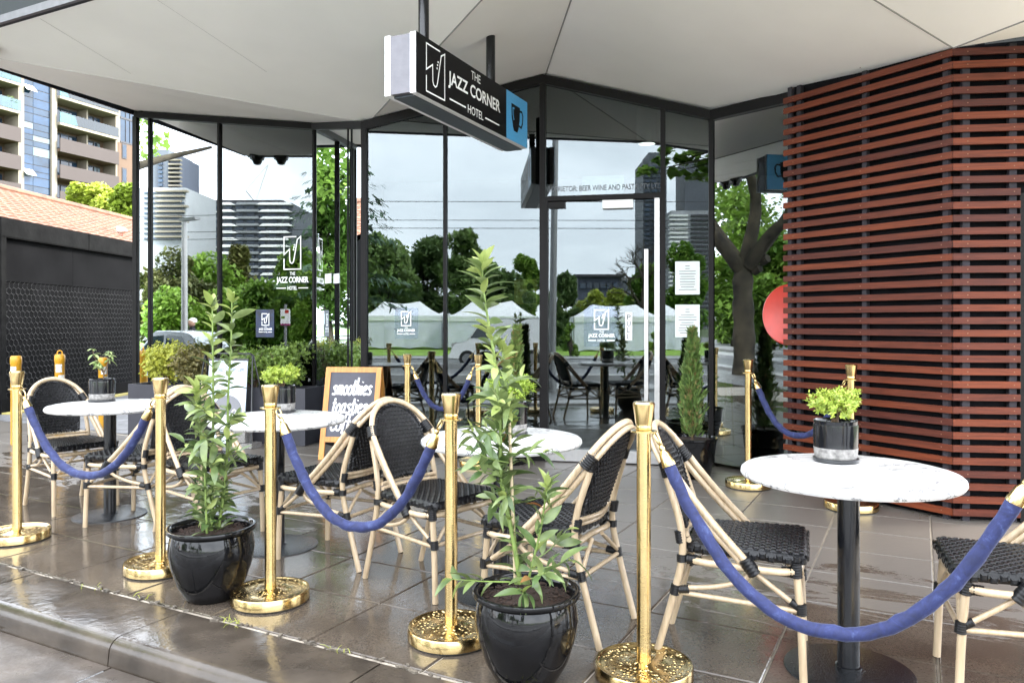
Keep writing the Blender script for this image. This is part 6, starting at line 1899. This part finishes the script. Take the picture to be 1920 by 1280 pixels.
# low hedge in the narrow facet
# big plane tree up the street: mirrored by the narrow and the right facets
pl = M(FC, 1396, 21.5, 0)
t = thing('plane_tree', 'old plane tree with thick mottled trunk mirrored in the right window', 'tree', (pl.x, pl.y, GZ + 0.2))
MB().tube(smooth_path([(0, 0, -0.1), (0.02, 0.02, 1.2), (0.0, 0.05, 2.4), (-0.05, 0.0, 3.3)], 5), [0.31 + (0.05 if q == 0 else 0.0) + 0.022 * math.sin(q * 1.9) - 0.004 * q for q in range(16)], 16).build('trunk', K['bark'], t, 60)
limbs = [[(0, 0.1, 3.0), (-0.5, 1.0, 4.4), (-0.8, 2.0, 6.2), (-0.6, 2.8, 8.5)], [(0.1, -0.1, 3.0), (0.7, -0.9, 4.0), (1.4, -2.6, 5.0), (2.0, -4.0, 5.6)], [(0, 0, 3.0), (-0.3, -0.3, 5), (0.2, 0.4, 7), (0, 0.3, 9.5)], [(0, 0.1, 2.9), (1.2, 1.2, 4.4), (3.0, 1.8, 5.6), (3.6, 0.6, 6.0)], [(0, -0.1, 3.0), (-1.4, -1.2, 4.6), (-3.0, -1.6, 6.0)]]
for L in limbs:
    pth = smooth_path(L, 4); n = len(pth)
    MB().tube(pth, [0.21 * (1 - 0.85 * i / (n - 1)) for i in range(n)], 10).build('limb', K['bark'], t, 60)
for L in limbs[:3]:
    p = Vector(L[0]) + Vector((0.05, -0.35, rgT.uniform(-.6, 0.3)))
    MB().tube([p, p + Vector((0.12, -0.16, 0.06))], [0.15, 0.12], 10).build('branch_stub', K['bark'], t, 40)
b = MB(); rg = random.Random(77)
for k in range(46):
    a = rg.uniform(0, 6.28); q = rg.uniform(1.5, 4.6)
    c = (q * math.cos(a) - 0.3, q * math.sin(a), rg.uniform(4.2, 10.5))
    wp = Vector((pl.x + c[0], pl.y + c[1])); 
    vl = refl(FL, Vector((wp.x, wp.y, 0)))
    if vl.y > 0 and 960 + FPX * (vl.x + 1.2) / vl.y > 330: continue
    if wp.y > 0.5 and 960 + FPX * (wp.x + 1.7) / wp.y > -60: continue
    crown(b, c, (1.3, 1.3, 0.8), 420, 0.20, rg, 0.7)
o = b.build('crown', K['t_green'], t); o['kind'] = 'stuff'
# street tree whose sprays hang into the top of the door's reflection
ls = Vector((2.75, 0.75, -0.05))
GZ_ = GZ; GZ = -0.05
t = thing('street_tree', 'young plane tree whose leafy sprays are mirrored at the top right of the door', 'tree', (ls.x, ls.y, GZ))
MB().tube(smooth_path([(0, 0, 0), (0.05, 0, 2), (0, 0.1, 4), (0.1, 0, 6.5)], 4), [0.17 * (1 - 0.06 * i) for i in range(13)], 10).build('trunk', K['bark'], t, 60)
b = MB(); rg = random.Random(5)
for (u, v, w) in ((1212, 322, 40), (1240, 303, 34), (1250, 282, 30), (1268, 322, 34), (1290, 296, 50), (1312, 276, 44), (1320, 310, 40), (1302, 330, 36), (1280, 300, 30), (1330, 290, 50), (1345, 330, 60), (1360, 280, 80), (1400, 260, 90), (1400, 320, 90)):
    c = M(FA, u, 13.0, ZV(v, 13.0)) - Vector((ls.x, ls.y, GZ))
    rr = w / FPX * 13 * 0.5
    crown(b, c, (rr, rr, rr * 0.45), 34, 0.17, rg, 0.85)
    MB().tube(smooth_path([(0.02, 0.05, c.z - 0.2 + 0.6), tuple(c * 0.55 + Vector((0, 0, c.z * 0.5))), tuple(c)], 3), [0.03, 0.026, 0.022, 0.018, 0.014, 0.010, 0.005], 5).build('limb', K['bark'], t)
o = b.build('crown', K['t_green'], t); o['kind'] = 'stuff'
GZ = GZ_
# bare winter tree
bb = M(FA, 1205, 56, GZ)
t = thing('bare_tree', 'leafless tree with fine branches mirrored against the sky left of the door handle', 'tree', (bb.x, bb.y, GZ))
rg = random.Random(9); bl = MB()
def branch(p, d, L, r, dep):
    q = p + d * L
    m_ = (p + q) / 2 + Vector((rg.gauss(0, .05), rg.gauss(0, .05), rg.gauss(0, .05))) * L
    bl.tube([p, m_, q], [r, r * 0.85, r * 0.7], 5 if dep > 1 else 3)
    if dep == 0: return
    for _ in range(3 if dep > 1 else 3):
        nd = (d + Vector((rg.gauss(0, .55), rg.gauss(0, .55), rg.gauss(0.08, .35)))).normalized()
        branch(m_.lerp(q, rg.uniform(0.3, 1)), nd, L * rg.uniform(.6, .85), r * 0.6, dep - 1)
MB().tube([(0, 0, 0), (0, 0, 2.8)], [0.22, 0.17], 8).build('trunk', K['darkbark'], t, 60)
branch(Vector((0, 0, 2.7)), Vector((0.1, 0, 1)), 1.8, 0.15, 5); branch(Vector((0, 0, 2.4)), Vector((-0.5, 0.2, 1)).normalized(), 1.6, 0.12, 4)
o = bl.build('limb', K['darkbark'], t); o['kind'] = 'stuff'
# cedar with layered drooping boughs
for (f, u, Y, sd_, lb) in ((FA, 672, 34, 3, 'dark cedar with drooping layered boughs mirrored at the left of the main window'), (FL, 596, 40, 4, 'dark cedar with layered boughs mirrored at the right of the left window')):
    cb_ = M(f, u, Y, GZ); ztop = ZV(305, Y)
    t = thing('cedar_tree', lb, 'tree', (cb_.x, cb_.y, GZ), 0, 'cedars in the park')
    H = ztop - GZ; rg = random.Random(sd_)
    MB().tube([(0, 0, 0), (0, 0, H * .5), (0.1, 0, H)], [0.3, 0.2, 0.05], 9).build('trunk', K['darkbark'], t, 60)
    b = MB()
    for k in range(46):
        z = H * (0.28 + 0.70 * (k / 45)); a = k * 2.4 + rg.gauss(0, .3); L = (1 - (z / H) ** 2.2) * 2.3 + 0.45
        d = Vector((math.cos(a), math.sin(a), 0))
        for j in range(int(26 * L / 2)):
            f_ = rg.uniform(0.2, 1); dr = -0.55 * f_ * f_ * L * 0.4 + 0.12 * f_ * L
            c = Vector((0, 0, z)) + d * (L * f_) + Vector((rg.gauss(0, .12), rg.gauss(0, .12), dr + rg.gauss(0, 0.06)))
            s = rg.uniform(0.2, 0.42); w = Vector((-d.y, d.x, 0)) * s * 0.16
            dd = (d * 0.8 + Vector((rg.gauss(0, .35), rg.gauss(0, .35), -0.55))).normalized()
            b.add([c - w, c + dd * s * .5 - w * 1.2, c + dd * s, c + dd * s * .5 + w * 1.2, c + w], [(0, 1, 2, 3, 4)])
    o = b.build('crown', K['t_cedar'], t); o['kind'] = 'stuff'
# marquees
def marquee(u0, u1, Y, v_eave, v_peak, pk, label, sd_, depth=3.2, v_bot=655):
    p0, p1 = M(FA, u0, Y, 0), M(FA, u1, Y, 0)
    d = (p1 - p0); W_ = d.length; d.normalize(); back = vdir(FA, Vector((0, 1, 0)))
    zb = ZV(v_bot, Y); ze = ZV(v_eave, Y) - zb; zp = ZV(v_peak, Y) - zb
    rz = math.atan2(d.y, d.x)
    t = thing('marquee', label, 'tent', (p0.x, p0.y, zb), rz, 'white marquees on the lawn')
    s = 1.0 if (Matrix.Rotation(rz, 3, 'Z') @ Vector((0, 1, 0))).dot(back) > 0 else -1.0
    # roof: concave hip with peaks at fractions pk
    b = MB(); n = 28; m_ = 12; vs = []
    def roof(x, y):
        fx = x / W_; fy = abs(2 * y / depth - 1)
        if len(pk) > 1:
            if fx < pk[0]: t_ = fx / pk[0]
            elif fx > pk[1]: t_ = (1 - fx) / (1 - pk[1])
            else: t_ = 1 - 0.12 * math.sin(math.pi * (fx - pk[0]) / (pk[1] - pk[0]))
        else: t_ = fx / pk[0] if fx < pk[0] else (1 - fx) / (1 - pk[0])
        g = max(0.0, min(t_, 1 - fy))
        return ze + (zp - ze) * (g ** 1.45)
    for i in range(n + 1):
        for j in range(m_ + 1): vs.append((W_ * i / n, s * depth * j / m_, roof(W_ * i / n, depth * j / m_)))
    b.add(vs, [(i * (m_ + 1) + j, (i + 1) * (m_ + 1) + j, (i + 1) * (m_ + 1) + j + 1, i * (m_ + 1) + j + 1) for i in range(n) for j in range(m_)])
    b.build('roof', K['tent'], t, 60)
    rg = random.Random(sd_)
    # side walls with folds and a scalloped foot
    def wallstrip(pa, pb, nm, z0=0.06, z1=None):
        pa, pb = Vector(pa), Vector(pb); dd = (pb - pa); L = dd.length; dd.normalize(); nn = Vector((-dd.y, dd.x, 0))
        k = 40; b = MB(); vs = []
        for i in range(k + 1):
            x = L * i / k; o_ = 0.035 * math.sin(x * 4.1 + sd_) + 0.02 * math.sin(x * 9.3)
            for q in range(5):
                z = (z0 + 0.10 * abs(math.sin(x * 1.9 + sd_))) * (1 - q / 4) + (z1 or ze) * q / 4
                vs.append(pa + dd * x + nn * o_ * (1 - q / 4) + Vector((0, 0, z)))
        b.add(vs, [(i * 5 + q, (i + 1) * 5 + q, (i + 1) * 5 + q + 1, i * 5 + q + 1) for i in range(k) for q in range(4)])
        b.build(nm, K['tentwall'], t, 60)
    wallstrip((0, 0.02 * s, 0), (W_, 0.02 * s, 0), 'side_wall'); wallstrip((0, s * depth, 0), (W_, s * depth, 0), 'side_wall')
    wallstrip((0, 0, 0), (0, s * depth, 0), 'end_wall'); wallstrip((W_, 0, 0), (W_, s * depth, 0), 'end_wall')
    b = MB(); b.box((W_ / 2, -0.02 * s, ze - 0.14), (W_ + 0.06, 0.03, 0.30)); b.build('valance', K['tent'], t)
    for x in (0.0, W_):
        for y in (-0.03, depth): MB().tube([(x, s * y, 0), (x, s * y, ze)], 0.03, 6).build('pole', K['polegrey'], t)
marquee(680, 829, 46, 592, 563, (0.20, 0.68), 'white marquee mirrored at the left of the main window', 1)
marquee(812, 842, 50, 590, 584, (0.5,), 'small marquee peak mirrored between the two large marquees', 5, 3.0, 652)
marquee(838, 1008, 45, 593, 562, (0.27, 0.72), 'white marquee mirrored behind the tallest bay tree', 2)
marquee(1076, 1242, 43, 594, 569, (0.23, 0.76), 'white marquee mirrored behind the door logo', 3, 3.2, 661)
marquee(1240, 1300, 45, 592, 566, (0.22,), 'white marquee mirrored under the lower notice', 4, 3.2, 660)
# cars
def car(f, u_front, u_back, Y, label, paint, gz, hgt, van=False, wid=1.75, cat='car', roof_v=None, name='parked_car'):
    p0, p1 = M(f, u_front, Y, gz), M(f, u_back, Y, gz)
    d = (p1 - p0); L = d.length; d.normalize(); rz = math.atan2(d.y, d.x)
    t = thing(name, label, cat, (p0.x, p0.y, gz), rz, None)
    h = hgt; k = L
    if van: side = [(0.02 * k, .42 * h), (0.0, .30 * h), (0.03 * k, .17 * h), (0.97 * k, .17 * h), (1.0 * k, .24 * h), (1.0 * k, .95 * h), (.98 * k, h), (.36 * k, h), (.30 * k, .97 * h), (.17 * k, .56 * h), (.05 * k, .48 * h)]
    else: side = [(0.01 * k, .48 * h), (0.0, .34 * h), (0.03 * k, .18 * h), (0.97 * k, .18 * h), (1.0 * k, .34 * h), (.985 * k, .60 * h), (.93 * k, .66 * h), (.80 * k, .93 * h), (.68 * k, .99 * h), (.48 * k, 1.0 * h), (.41 * k, .96 * h), (.27 * k, .66 * h), (.10 * k, .58 * h), (.03 * k, .54 * h)]
    side = [(p.x, p.y) for p in smooth_path([(a, c, 0) for a, c in side], 3, True)]
    n = len(side); b = MB(); vs = []
    for y, ins in ((-wid / 2, 0.0), (-wid / 2 + 0.08, 0.0), (wid / 2 - 0.08, 0.0), (wid / 2, 0.0)):
        for x, z in side:
            tum = 0.16 * max(0, (z / h - 0.6)) / 0.4
            sc = 0.985 if abs(y) > wid / 2 - 0.01 else 1.0
            vs.append((k / 2 + (x - k / 2) * sc, y * (1 - tum), h * .5 + (z - h * .5) * sc))
    fs = [tuple(range(n)), tuple(range(3 * n, 4 * n))[::-1]]
    for r_ in range(3):
        for i in range(n): fs.append((r_ * n + i, (r_ + 1) * n + i, (r_ + 1) * n + (i + 1) % n, r_ * n + (i + 1) % n))
    b.add(vs, fs); b.build('body', K[paint], t, 50)
    def glass(poly, nm='side_window'):
        for s in (-1, 1):
            b = MB(); q = []
            for x, z in poly:
                tum = 0.16 * max(0, (z / h - 0.6)) / 0.4; q.append(Vector((x, s * (wid / 2 * (1 - tum) + 0.004), z)))
            b.add(q, [tuple(range(len(q)))]); b.build(nm, K['carglass'], t)
    if van: glass([(.20 * k, .60 * h), (.30 * k, .90 * h), (.36 * k, .90 * h), (.38 * k, .60 * h)])
    else:
        glass([(.30 * k, .67 * h), (.42 * k, .92 * h), (.53 * k, .94 * h), (.53 * k, .68 * h)]); glass([(.55 * k, .68 * h), (.55 * k, .94 * h), (.70 * k, .92 * h), (.79 * k, .70 * h)])
    wr = 0.31
    for x in (.17 * k, .82 * k):
        for s in (-1, 1):
            w_ = inst('wheel', None, t, Matrix.Translation((x, s * (wid / 2 - 0.08), wr)) @ Matrix.Rotation(R(90), 4, 'X'))
            inst('tyre', MB().lathe([(wr * .6, -.09), (wr * .95, -.10), (wr, -.06), (wr, .06), (wr * .95, .10), (wr * .6, .09)], 24, caps=False).mesh(K['rubber'], 40, 'tyre'), w_)
            inst('rim', MB().lathe([(0, -.085), (wr * .62, -.085), (wr * .62, .085), (0, .085)], 16, caps=False).mesh(K['hub'], 30, 'rim'), w_)
    for s in (-1, 1):
        MB().box((0.99 * k, s * wid * .42, .52 * h), (0.05, 0.16, 0.20)).build('tail_lamp', K['carlamp'], t); MB().box((0.02 * k, s * wid * .38, .46 * h), (0.08, 0.3, 0.12)).build('headlamp', K['alu'], t)
    return t
car(FL, 238, 425, 17.0, 'silver car mirrored low in the far left window behind the shrubs', 'carsilver', -0.34, 1.45)
car(FL, 527, 720, 18.0, 'white car mirrored at the right edge of the left window', 'carwhite', -0.34, 1.40)
car(FA, 848, 1030, 29.0, 'pale delivery van mirrored behind the tallest bay tree', 'carwhite', -0.34, 1.78, True, 1.85, 'van', name='delivery_van')
# poles, lamp post, parking sign
p = M(FA, 1034, 17, GZ); q = M(FA, 1043, 17, ZV(150, 17))
t = thing('tram_pole', 'leaning grey street pole mirrored beside the door hinge', 'pole', (p.x, p.y, GZ))
MB().tube([(0, 0, 0), (q.x - p.x, q.y - p.y, q.z - GZ)], [0.085, 0.065], 12).build('shaft', K['polegrey'], t, 60)
MB().tube([Vector((0, 0, 0)), Vector((0, 0, 0.35))], 0.12, 12).build('base', K['polegrey'], t, 60)
p = M(FL, 346, 19, GZ)
t = thing('lamp_post', 'pale lamp post mirrored in the far left window', 'lamp post', (p.x, p.y, GZ))
MB().tube([(0, 0, 0), (0, 0, ZV(415, 19) - GZ)], [0.085, 0.065], 12).build('shaft', K['alu'], t, 60)
MB().box((0.2, 0, ZV(412, 19) - GZ), (0.6, 0.16, 0.07)).build('lamp_head', K['polegrey'], t)
p = M(FL, 535, 16, GZ)
t = thing('parking_sign', 'small white street parking sign on a thin pole mirrored in the left window', 'sign', (p.x, p.y, GZ), math.atan2(vdir(FL, Vector((1, 0, 0))).y, vdir(FL, Vector((1, 0, 0))).x))
MB().tube([(0, 0, 0), (0, 0, ZV(570, 16) - GZ)], 0.03, 8).build('shaft', K['polegrey'], t)
zc = ZV(593, 16) - GZ
MB().box((0, 0.0, zc), (0.18, 0.075, 0.30)).build('plate', K['white'], t); MB().box((0, 0.0, zc - 0.17), (0.18, 0.075, 0.03)).build('band', K['pink'], t)
for s_ in (-1, 1):
    MB().box((0.04, s_ * 0.039, zc + 0.10), (0.08, 0.002, 0.07)).build('red_print', K['red'], t); MB().box((-0.04, s_ * 0.039, zc - 0.02), (0.07, 0.002, 0.05)).build('green_print', K['t_green'], t)
# overhead wires
for (v, lb) in ((380, 'upper overhead tram wire mirrored across the main window'), (415, 'middle overhead tram wire mirrored across the main window'), (430, 'lower overhead tram wire mirrored through the door glass')):
    Y = 26.0 if v < 425 else 24.0
    a, c = M(FA, -700, Y, ZV(v - 4, Y)), M(FA, 2600, Y, ZV(v, Y))
    b = MB().tube([a, c], 0.011, 5); tag(b.build('tram_wire', K['rubber']), lb, 'wire', 'overhead wires above the road')
# people mirrored small
def person(f, u, Y, label, gz, hgt, coat='cloth', hat=False, sd_=0):
    p = M(f, u, Y, gz)
    t = thing('person', label, 'person', (p.x, p.y, gz), sd_)
    me = bpy.data.meshes.new('body'); k = hgt / 1.75
    V = [(0, 0, .95), (0, 0, 1.15), (0, 0, 1.40), (0, 0, 1.50), (0.02, 0, 1.66), (.09, 0, .88), (.10, .03, .48), (.10, -.02, .06), (.10, .12, .03), (-.09, 0, .88), (-.11, -.05, .48), (-.12, -.12, .06), (-.12, .02, .03), (.19, 0, 1.38), (.25, 0, 1.10), (.23, .10, .86), (-.19, 0, 1.38), (-.25, 0, 1.10), (-.22, .10, .88)]
    E = [(0, 1), (1, 2), (2, 3), (3, 4), (0, 5), (5, 6), (6, 7), (7, 8), (0, 9), (9, 10), (10, 11), (11, 12), (2, 13), (13, 14), (14, 15), (2, 16), (16, 17), (17, 18)]
    me.from_pydata([(x * k, y * k, z * k) for x, y, z in V], E, [])
    o = inst('body', me, t)
    me.materials.append(K[coat])
    o.modifiers.new('Skin', 'SKIN')
    RD = [.16, .15, .17, .06, .10, .10, .075, .05, .04, .10, .075, .05, .04, .07, .05, .04, .07, .05, .04]
    for i, sv_ in enumerate(me.skin_vertices[0].data): sv_.radius = (RD[i] * k, RD[i] * k * .85); sv_.use_root = (i == 0)
    ss = o.modifiers.new('Sub', 'SUBSURF'); ss.levels = 1; ss.render_levels = 1
    b = MB(); b.tube([(0.02 * k, 0.02, 1.55 * k), (0.02 * k, 0.03, 1.60 * k), (0.02 * k, .03, 1.66 * k), (0.02 * k, .02, 1.74 * k)], [.06 * k, .095 * k, .105 * k, .06 * k], 12); b.build('face', K['skin'], t, 60)
    b = MB(); b.tube([(0.02 * k, -.01, 1.66 * k), (0.02 * k, -.005, 1.73 * k), (0.02 * k, 0.0, 1.78 * k)], [.115 * k, .11 * k, .05 * k], 12); b.build('hair', K['white' if hat else 'hair'], t, 60)
person(FL, 360, 20, 'person in a dark coat and pale cap standing behind the mirrored silver car', -0.34, 1.72, hat=True)
person(FB, 668, 24, 'dark haired person in a dark coat mirrored in the narrow window facet', -0.33, 1.75)
# far buildings
def vbox(t, f, u0, u1, Y, v0, v1, dep, name, m, z0=None, yo=0.0):
    """box facing the mirror: columns u0..u1, rows v0 (top)..v1 (foot), dep metres deep, on path depth Y"""
    p0, p1 = M(f, u0, Y, 0), M(f, u1, Y, 0); bk = vdir(f, Vector((0, 1, 0)))
    lo = GZ if v1 is None else ZV(v1, Y); hi = ZV(v0, Y)
    o = Vector(t.location)
    b = MB(); p0 = p0 + bk * yo; p1 = p1 + bk * yo
    b.prism([p0 - o + Vector((0, 0, lo)), p1 - o + Vector((0, 0, lo)), p1 - o + bk * dep + Vector((0, 0, lo)), p0 - o + bk * dep + Vector((0, 0, lo))], (0, 0, hi - lo))
    return b.build(name, K[m], t)
def bld(f, u, Y, label):
    p = M(f, u, Y, 0); return thing('city_building', label, 'building', (p.x, p.y, 0))
t = bld(FA, 1270, 210, 'tall grey residential towers mirrored in the sidelight right of the door')
vbox(t, FA, 1206, 1250, 210, 300, None, 14, 'tower', 'b_grey'); vbox(t, FA, 1216, 1240, 210, 286, 300, 10, 'tower_top', 'b_grey'); vbox(t, FA, 1258, 1330, 200, 395, None, 18, 'tower', 'b_lite'); vbox(t, FA, 1284, 1334, 215, 300, None, 12, 'tower', 'b_grey')
for k in range(26):
    v = 402 + k * 8.2
    vbox(t, FA, 1256, 1290, 199.2, v, v + 3.4, 2, 'balcony', 'b_white'); vbox(t, FA, 1296, 1332, 199.5, v, v + 4.2, 1.0, 'window', 'b_dark')
for k in range(24):
    v = 310 + k * 9
    for q in range(3): vbox(t, FA, 1210 + q * 13, 1218 + q * 13, 209.3, v, v + 5, 0.6, 'window', 'b_win')
t = bld(FA, 1120, 130, 'low navy building with an overhanging flat roof mirrored through the door')
vbox(t, FA, 1084, 1165, 130, 518, None, 14, 'wall', 'b_navy'); vbox(t, FA, 1076, 1172, 129, 514, 518.5, 16, 'roof', 'b_dark'); vbox(t, FA, 1165, 1182, 131, 530, None, 12, 'wing', 'b_grey')
for q in range(6): vbox(t, FA, 1088 + q * 12.5, 1098 + q * 12.5, 129.6, 530, 540, 0.3, 'window', 'b_win')
t = bld(FA, 1190, 260, 'pale grey block mirrored right of the navy building')
vbox(t, FA, 1150, 1215, 260, 519, None, 20, 'wall', 'b_lite')
for q in range(5): vbox(t, FA, 1155 + q * 12, 1163 + q * 12, 259.4, 526, 531, 0.4, 'window', 'b_win')
t = bld(FL, 315, 160, 'dark tower over a pale terraced podium mirrored in the far left window')
vbox(t, FL, 283, 316, 160, 280, None, 12, 'tower', 'b_grey'); vbox(t, FL, 316, 337, 161, 292, None, 10, 'tower', 'b_navy'); vbox(t, FL, 262, 348, 156, 352, None, 16, 'podium', 'b_lite')
for k in range(9):
    v = 298 + k * 8
    vbox(t, FL, 315, 338, 159.6, v, v + 3, 1.0, 'balcony', 'b_cream')
    vbox(t, FL, 296, 304, 159.4, v - 2, v + 3, 0.4, 'window', 'b_win')
for k in range(10):
    v = 356 + k * 9.5
    vbox(t, FL, 300 - 10, 350 - k % 3 * 6, 155.0, v, v + 3.5, 1.2, 'balcony', 'b_cream'); vbox(t, FL, 270, 345, 155.7, v + 4, v + 7, 0.2, 'window', 'b_win')
t = bld(FL, 450, 300, 'white banded apartment block with angular balconies mirrored in the left window')
vbox(t, FL, 352, 548, 302, 381, None, 30, 'core', 'b_grey'); vbox(t, FL, 372, 530, 303, 375, 381, 26, 'plant_room', 'b_dark')
rg = random.Random(4)
for k in range(13):
    v = 379 + k * 13.2
    for (a, c) in ((355, 404), (408, 443), (484, 549)):
        a2 = a + rg.uniform(-4, 3) ; c2 = c + rg.uniform(-4, 4) - (k * 0.6 if c > 500 else 0)
        o = Vector(t.location); bk = vdir(FL, Vector((0, 1, 0)))
        p0, p1 = M(FL, a2, 300, 0), M(FL, c2, 300, 0); m0, m1 = M(FL, a2 + 7, 300.4, 0), M(FL, c2 - 9, 300.4, 0)
        zt, zb_ = ZV(v, 300), ZV(v + 7.2, 300)
        b = MB(); b.add([p0 - o + Vector((0, 0, zb_ + .5)), p1 - o + Vector((0, 0, zb_ + .5)), m1 - o + Vector((0, 0, zt)), m0 - o + Vector((0, 0, zt)), p0 + bk * 4 - o + Vector((0, 0, zb_ + .5)), p1 + bk * 4 - o + Vector((0, 0, zb_ + .5)), m1 + bk * 4 - o + Vector((0, 0, zt)), m0 + bk * 4 - o + Vector((0, 0, zt))],
                      [(0, 1, 2, 3), (4, 7, 6, 5), (0, 4, 5, 1), (3, 2, 6, 7), (0, 3, 7, 4), (1, 5, 6, 2)]); b.build('balcony', K['b_white'], t)
    vbox(t, FL, 443, 484, 300.5, v, v + 4.6, 1.2, 'balcony', 'b_lite')
    for q in range(9): vbox(t, FL, 358 + q * 21, 372 + q * 21, 301.4, v + 7.2, v + 12.4, 0.4, 'window', 'b_win')
# tower crane
p = M(FL, 479, 320, 0); t = thing('tower_crane', 'thin tower crane above the white banded block', 'crane', (p.x, p.y, 0))
d1 = vdir(FL, Vector((1, 0, 0)))
base = Vector((0, 0, ZV(380, 320))); tip = d1 * (24 / FPX * 320) + Vector((0, 0, ZV(308, 320)))
MB().tube([Vector((0, 0, 0)), base], 0.6, 4).build('mast', K['b_white'], t)
b = MB()
for s in (-0.45, 0.45): b.tube([base + Vector((0, 0, s * 1.2)) + d1 * s, tip + d1 * s * 0.2], 0.16, 4)
for i in range(14):
    a = base.lerp(tip, i / 14); c = base.lerp(tip, (i + 1) / 14); b.tube([a + d1 * 0.5, c - d1 * 0.5], 0.10, 3)
b.build('jib', K['b_white'], t)
b = MB(); b.tube([base + d1 * -4 + Vector((0, 0, 5)), tip], 0.09, 3); b.tube([base, base + d1 * -4 + Vector((0, 0, 5))], 0.25, 4); b.build('stay_cable', K['b_lite'], t)
# hedge bank mirrored low in the narrow facet, and sunlit trees behind the tiled roof (seen directly)
def seen_tree(u, Y, vt, vb, w_px, label, m, sd_, n=6400):
    p = U(u, Y, 0); rg = random.Random(sd_)
    t = thing('tree', label, 'tree', (p.x, p.y, -0.3), 0, 'sunlit trees behind the tiled roof')
    H = ZV(vt, Y) + .3; hb = ZV(vb, Y) + .3; w = w_px / FPX * Y / 2
    MB().tube([(0, 0, 0), (0, 0, H * .8)], [0.22, 0.08], 8).build('trunk', K['bark'], t)
    b = MB()
    for k in range(16):
        a = rg.uniform(0, 6.28); fz = rg.random(); q = w * math.sqrt(rg.random()) * (1 - fz * .55)
        c = (q * math.cos(a), q * math.sin(a), hb + (H - hb) * fz * .92)
        crown(b, c, (w * .36, w * .36, w * .34), n // 16, 0.22, rg, 0.8)
    o = b.build('crown', K[m], t); o['kind'] = 'stuff'
seen_tree(180, 32, 352, 430, 125, 'bright green treetop behind the tiled roof, left of the two', 't_lime', 61)
seen_tree(256, 30, 358, 430, 110, 'bright green treetop behind the tiled roof beside the glass corner', 't_lime', 62)
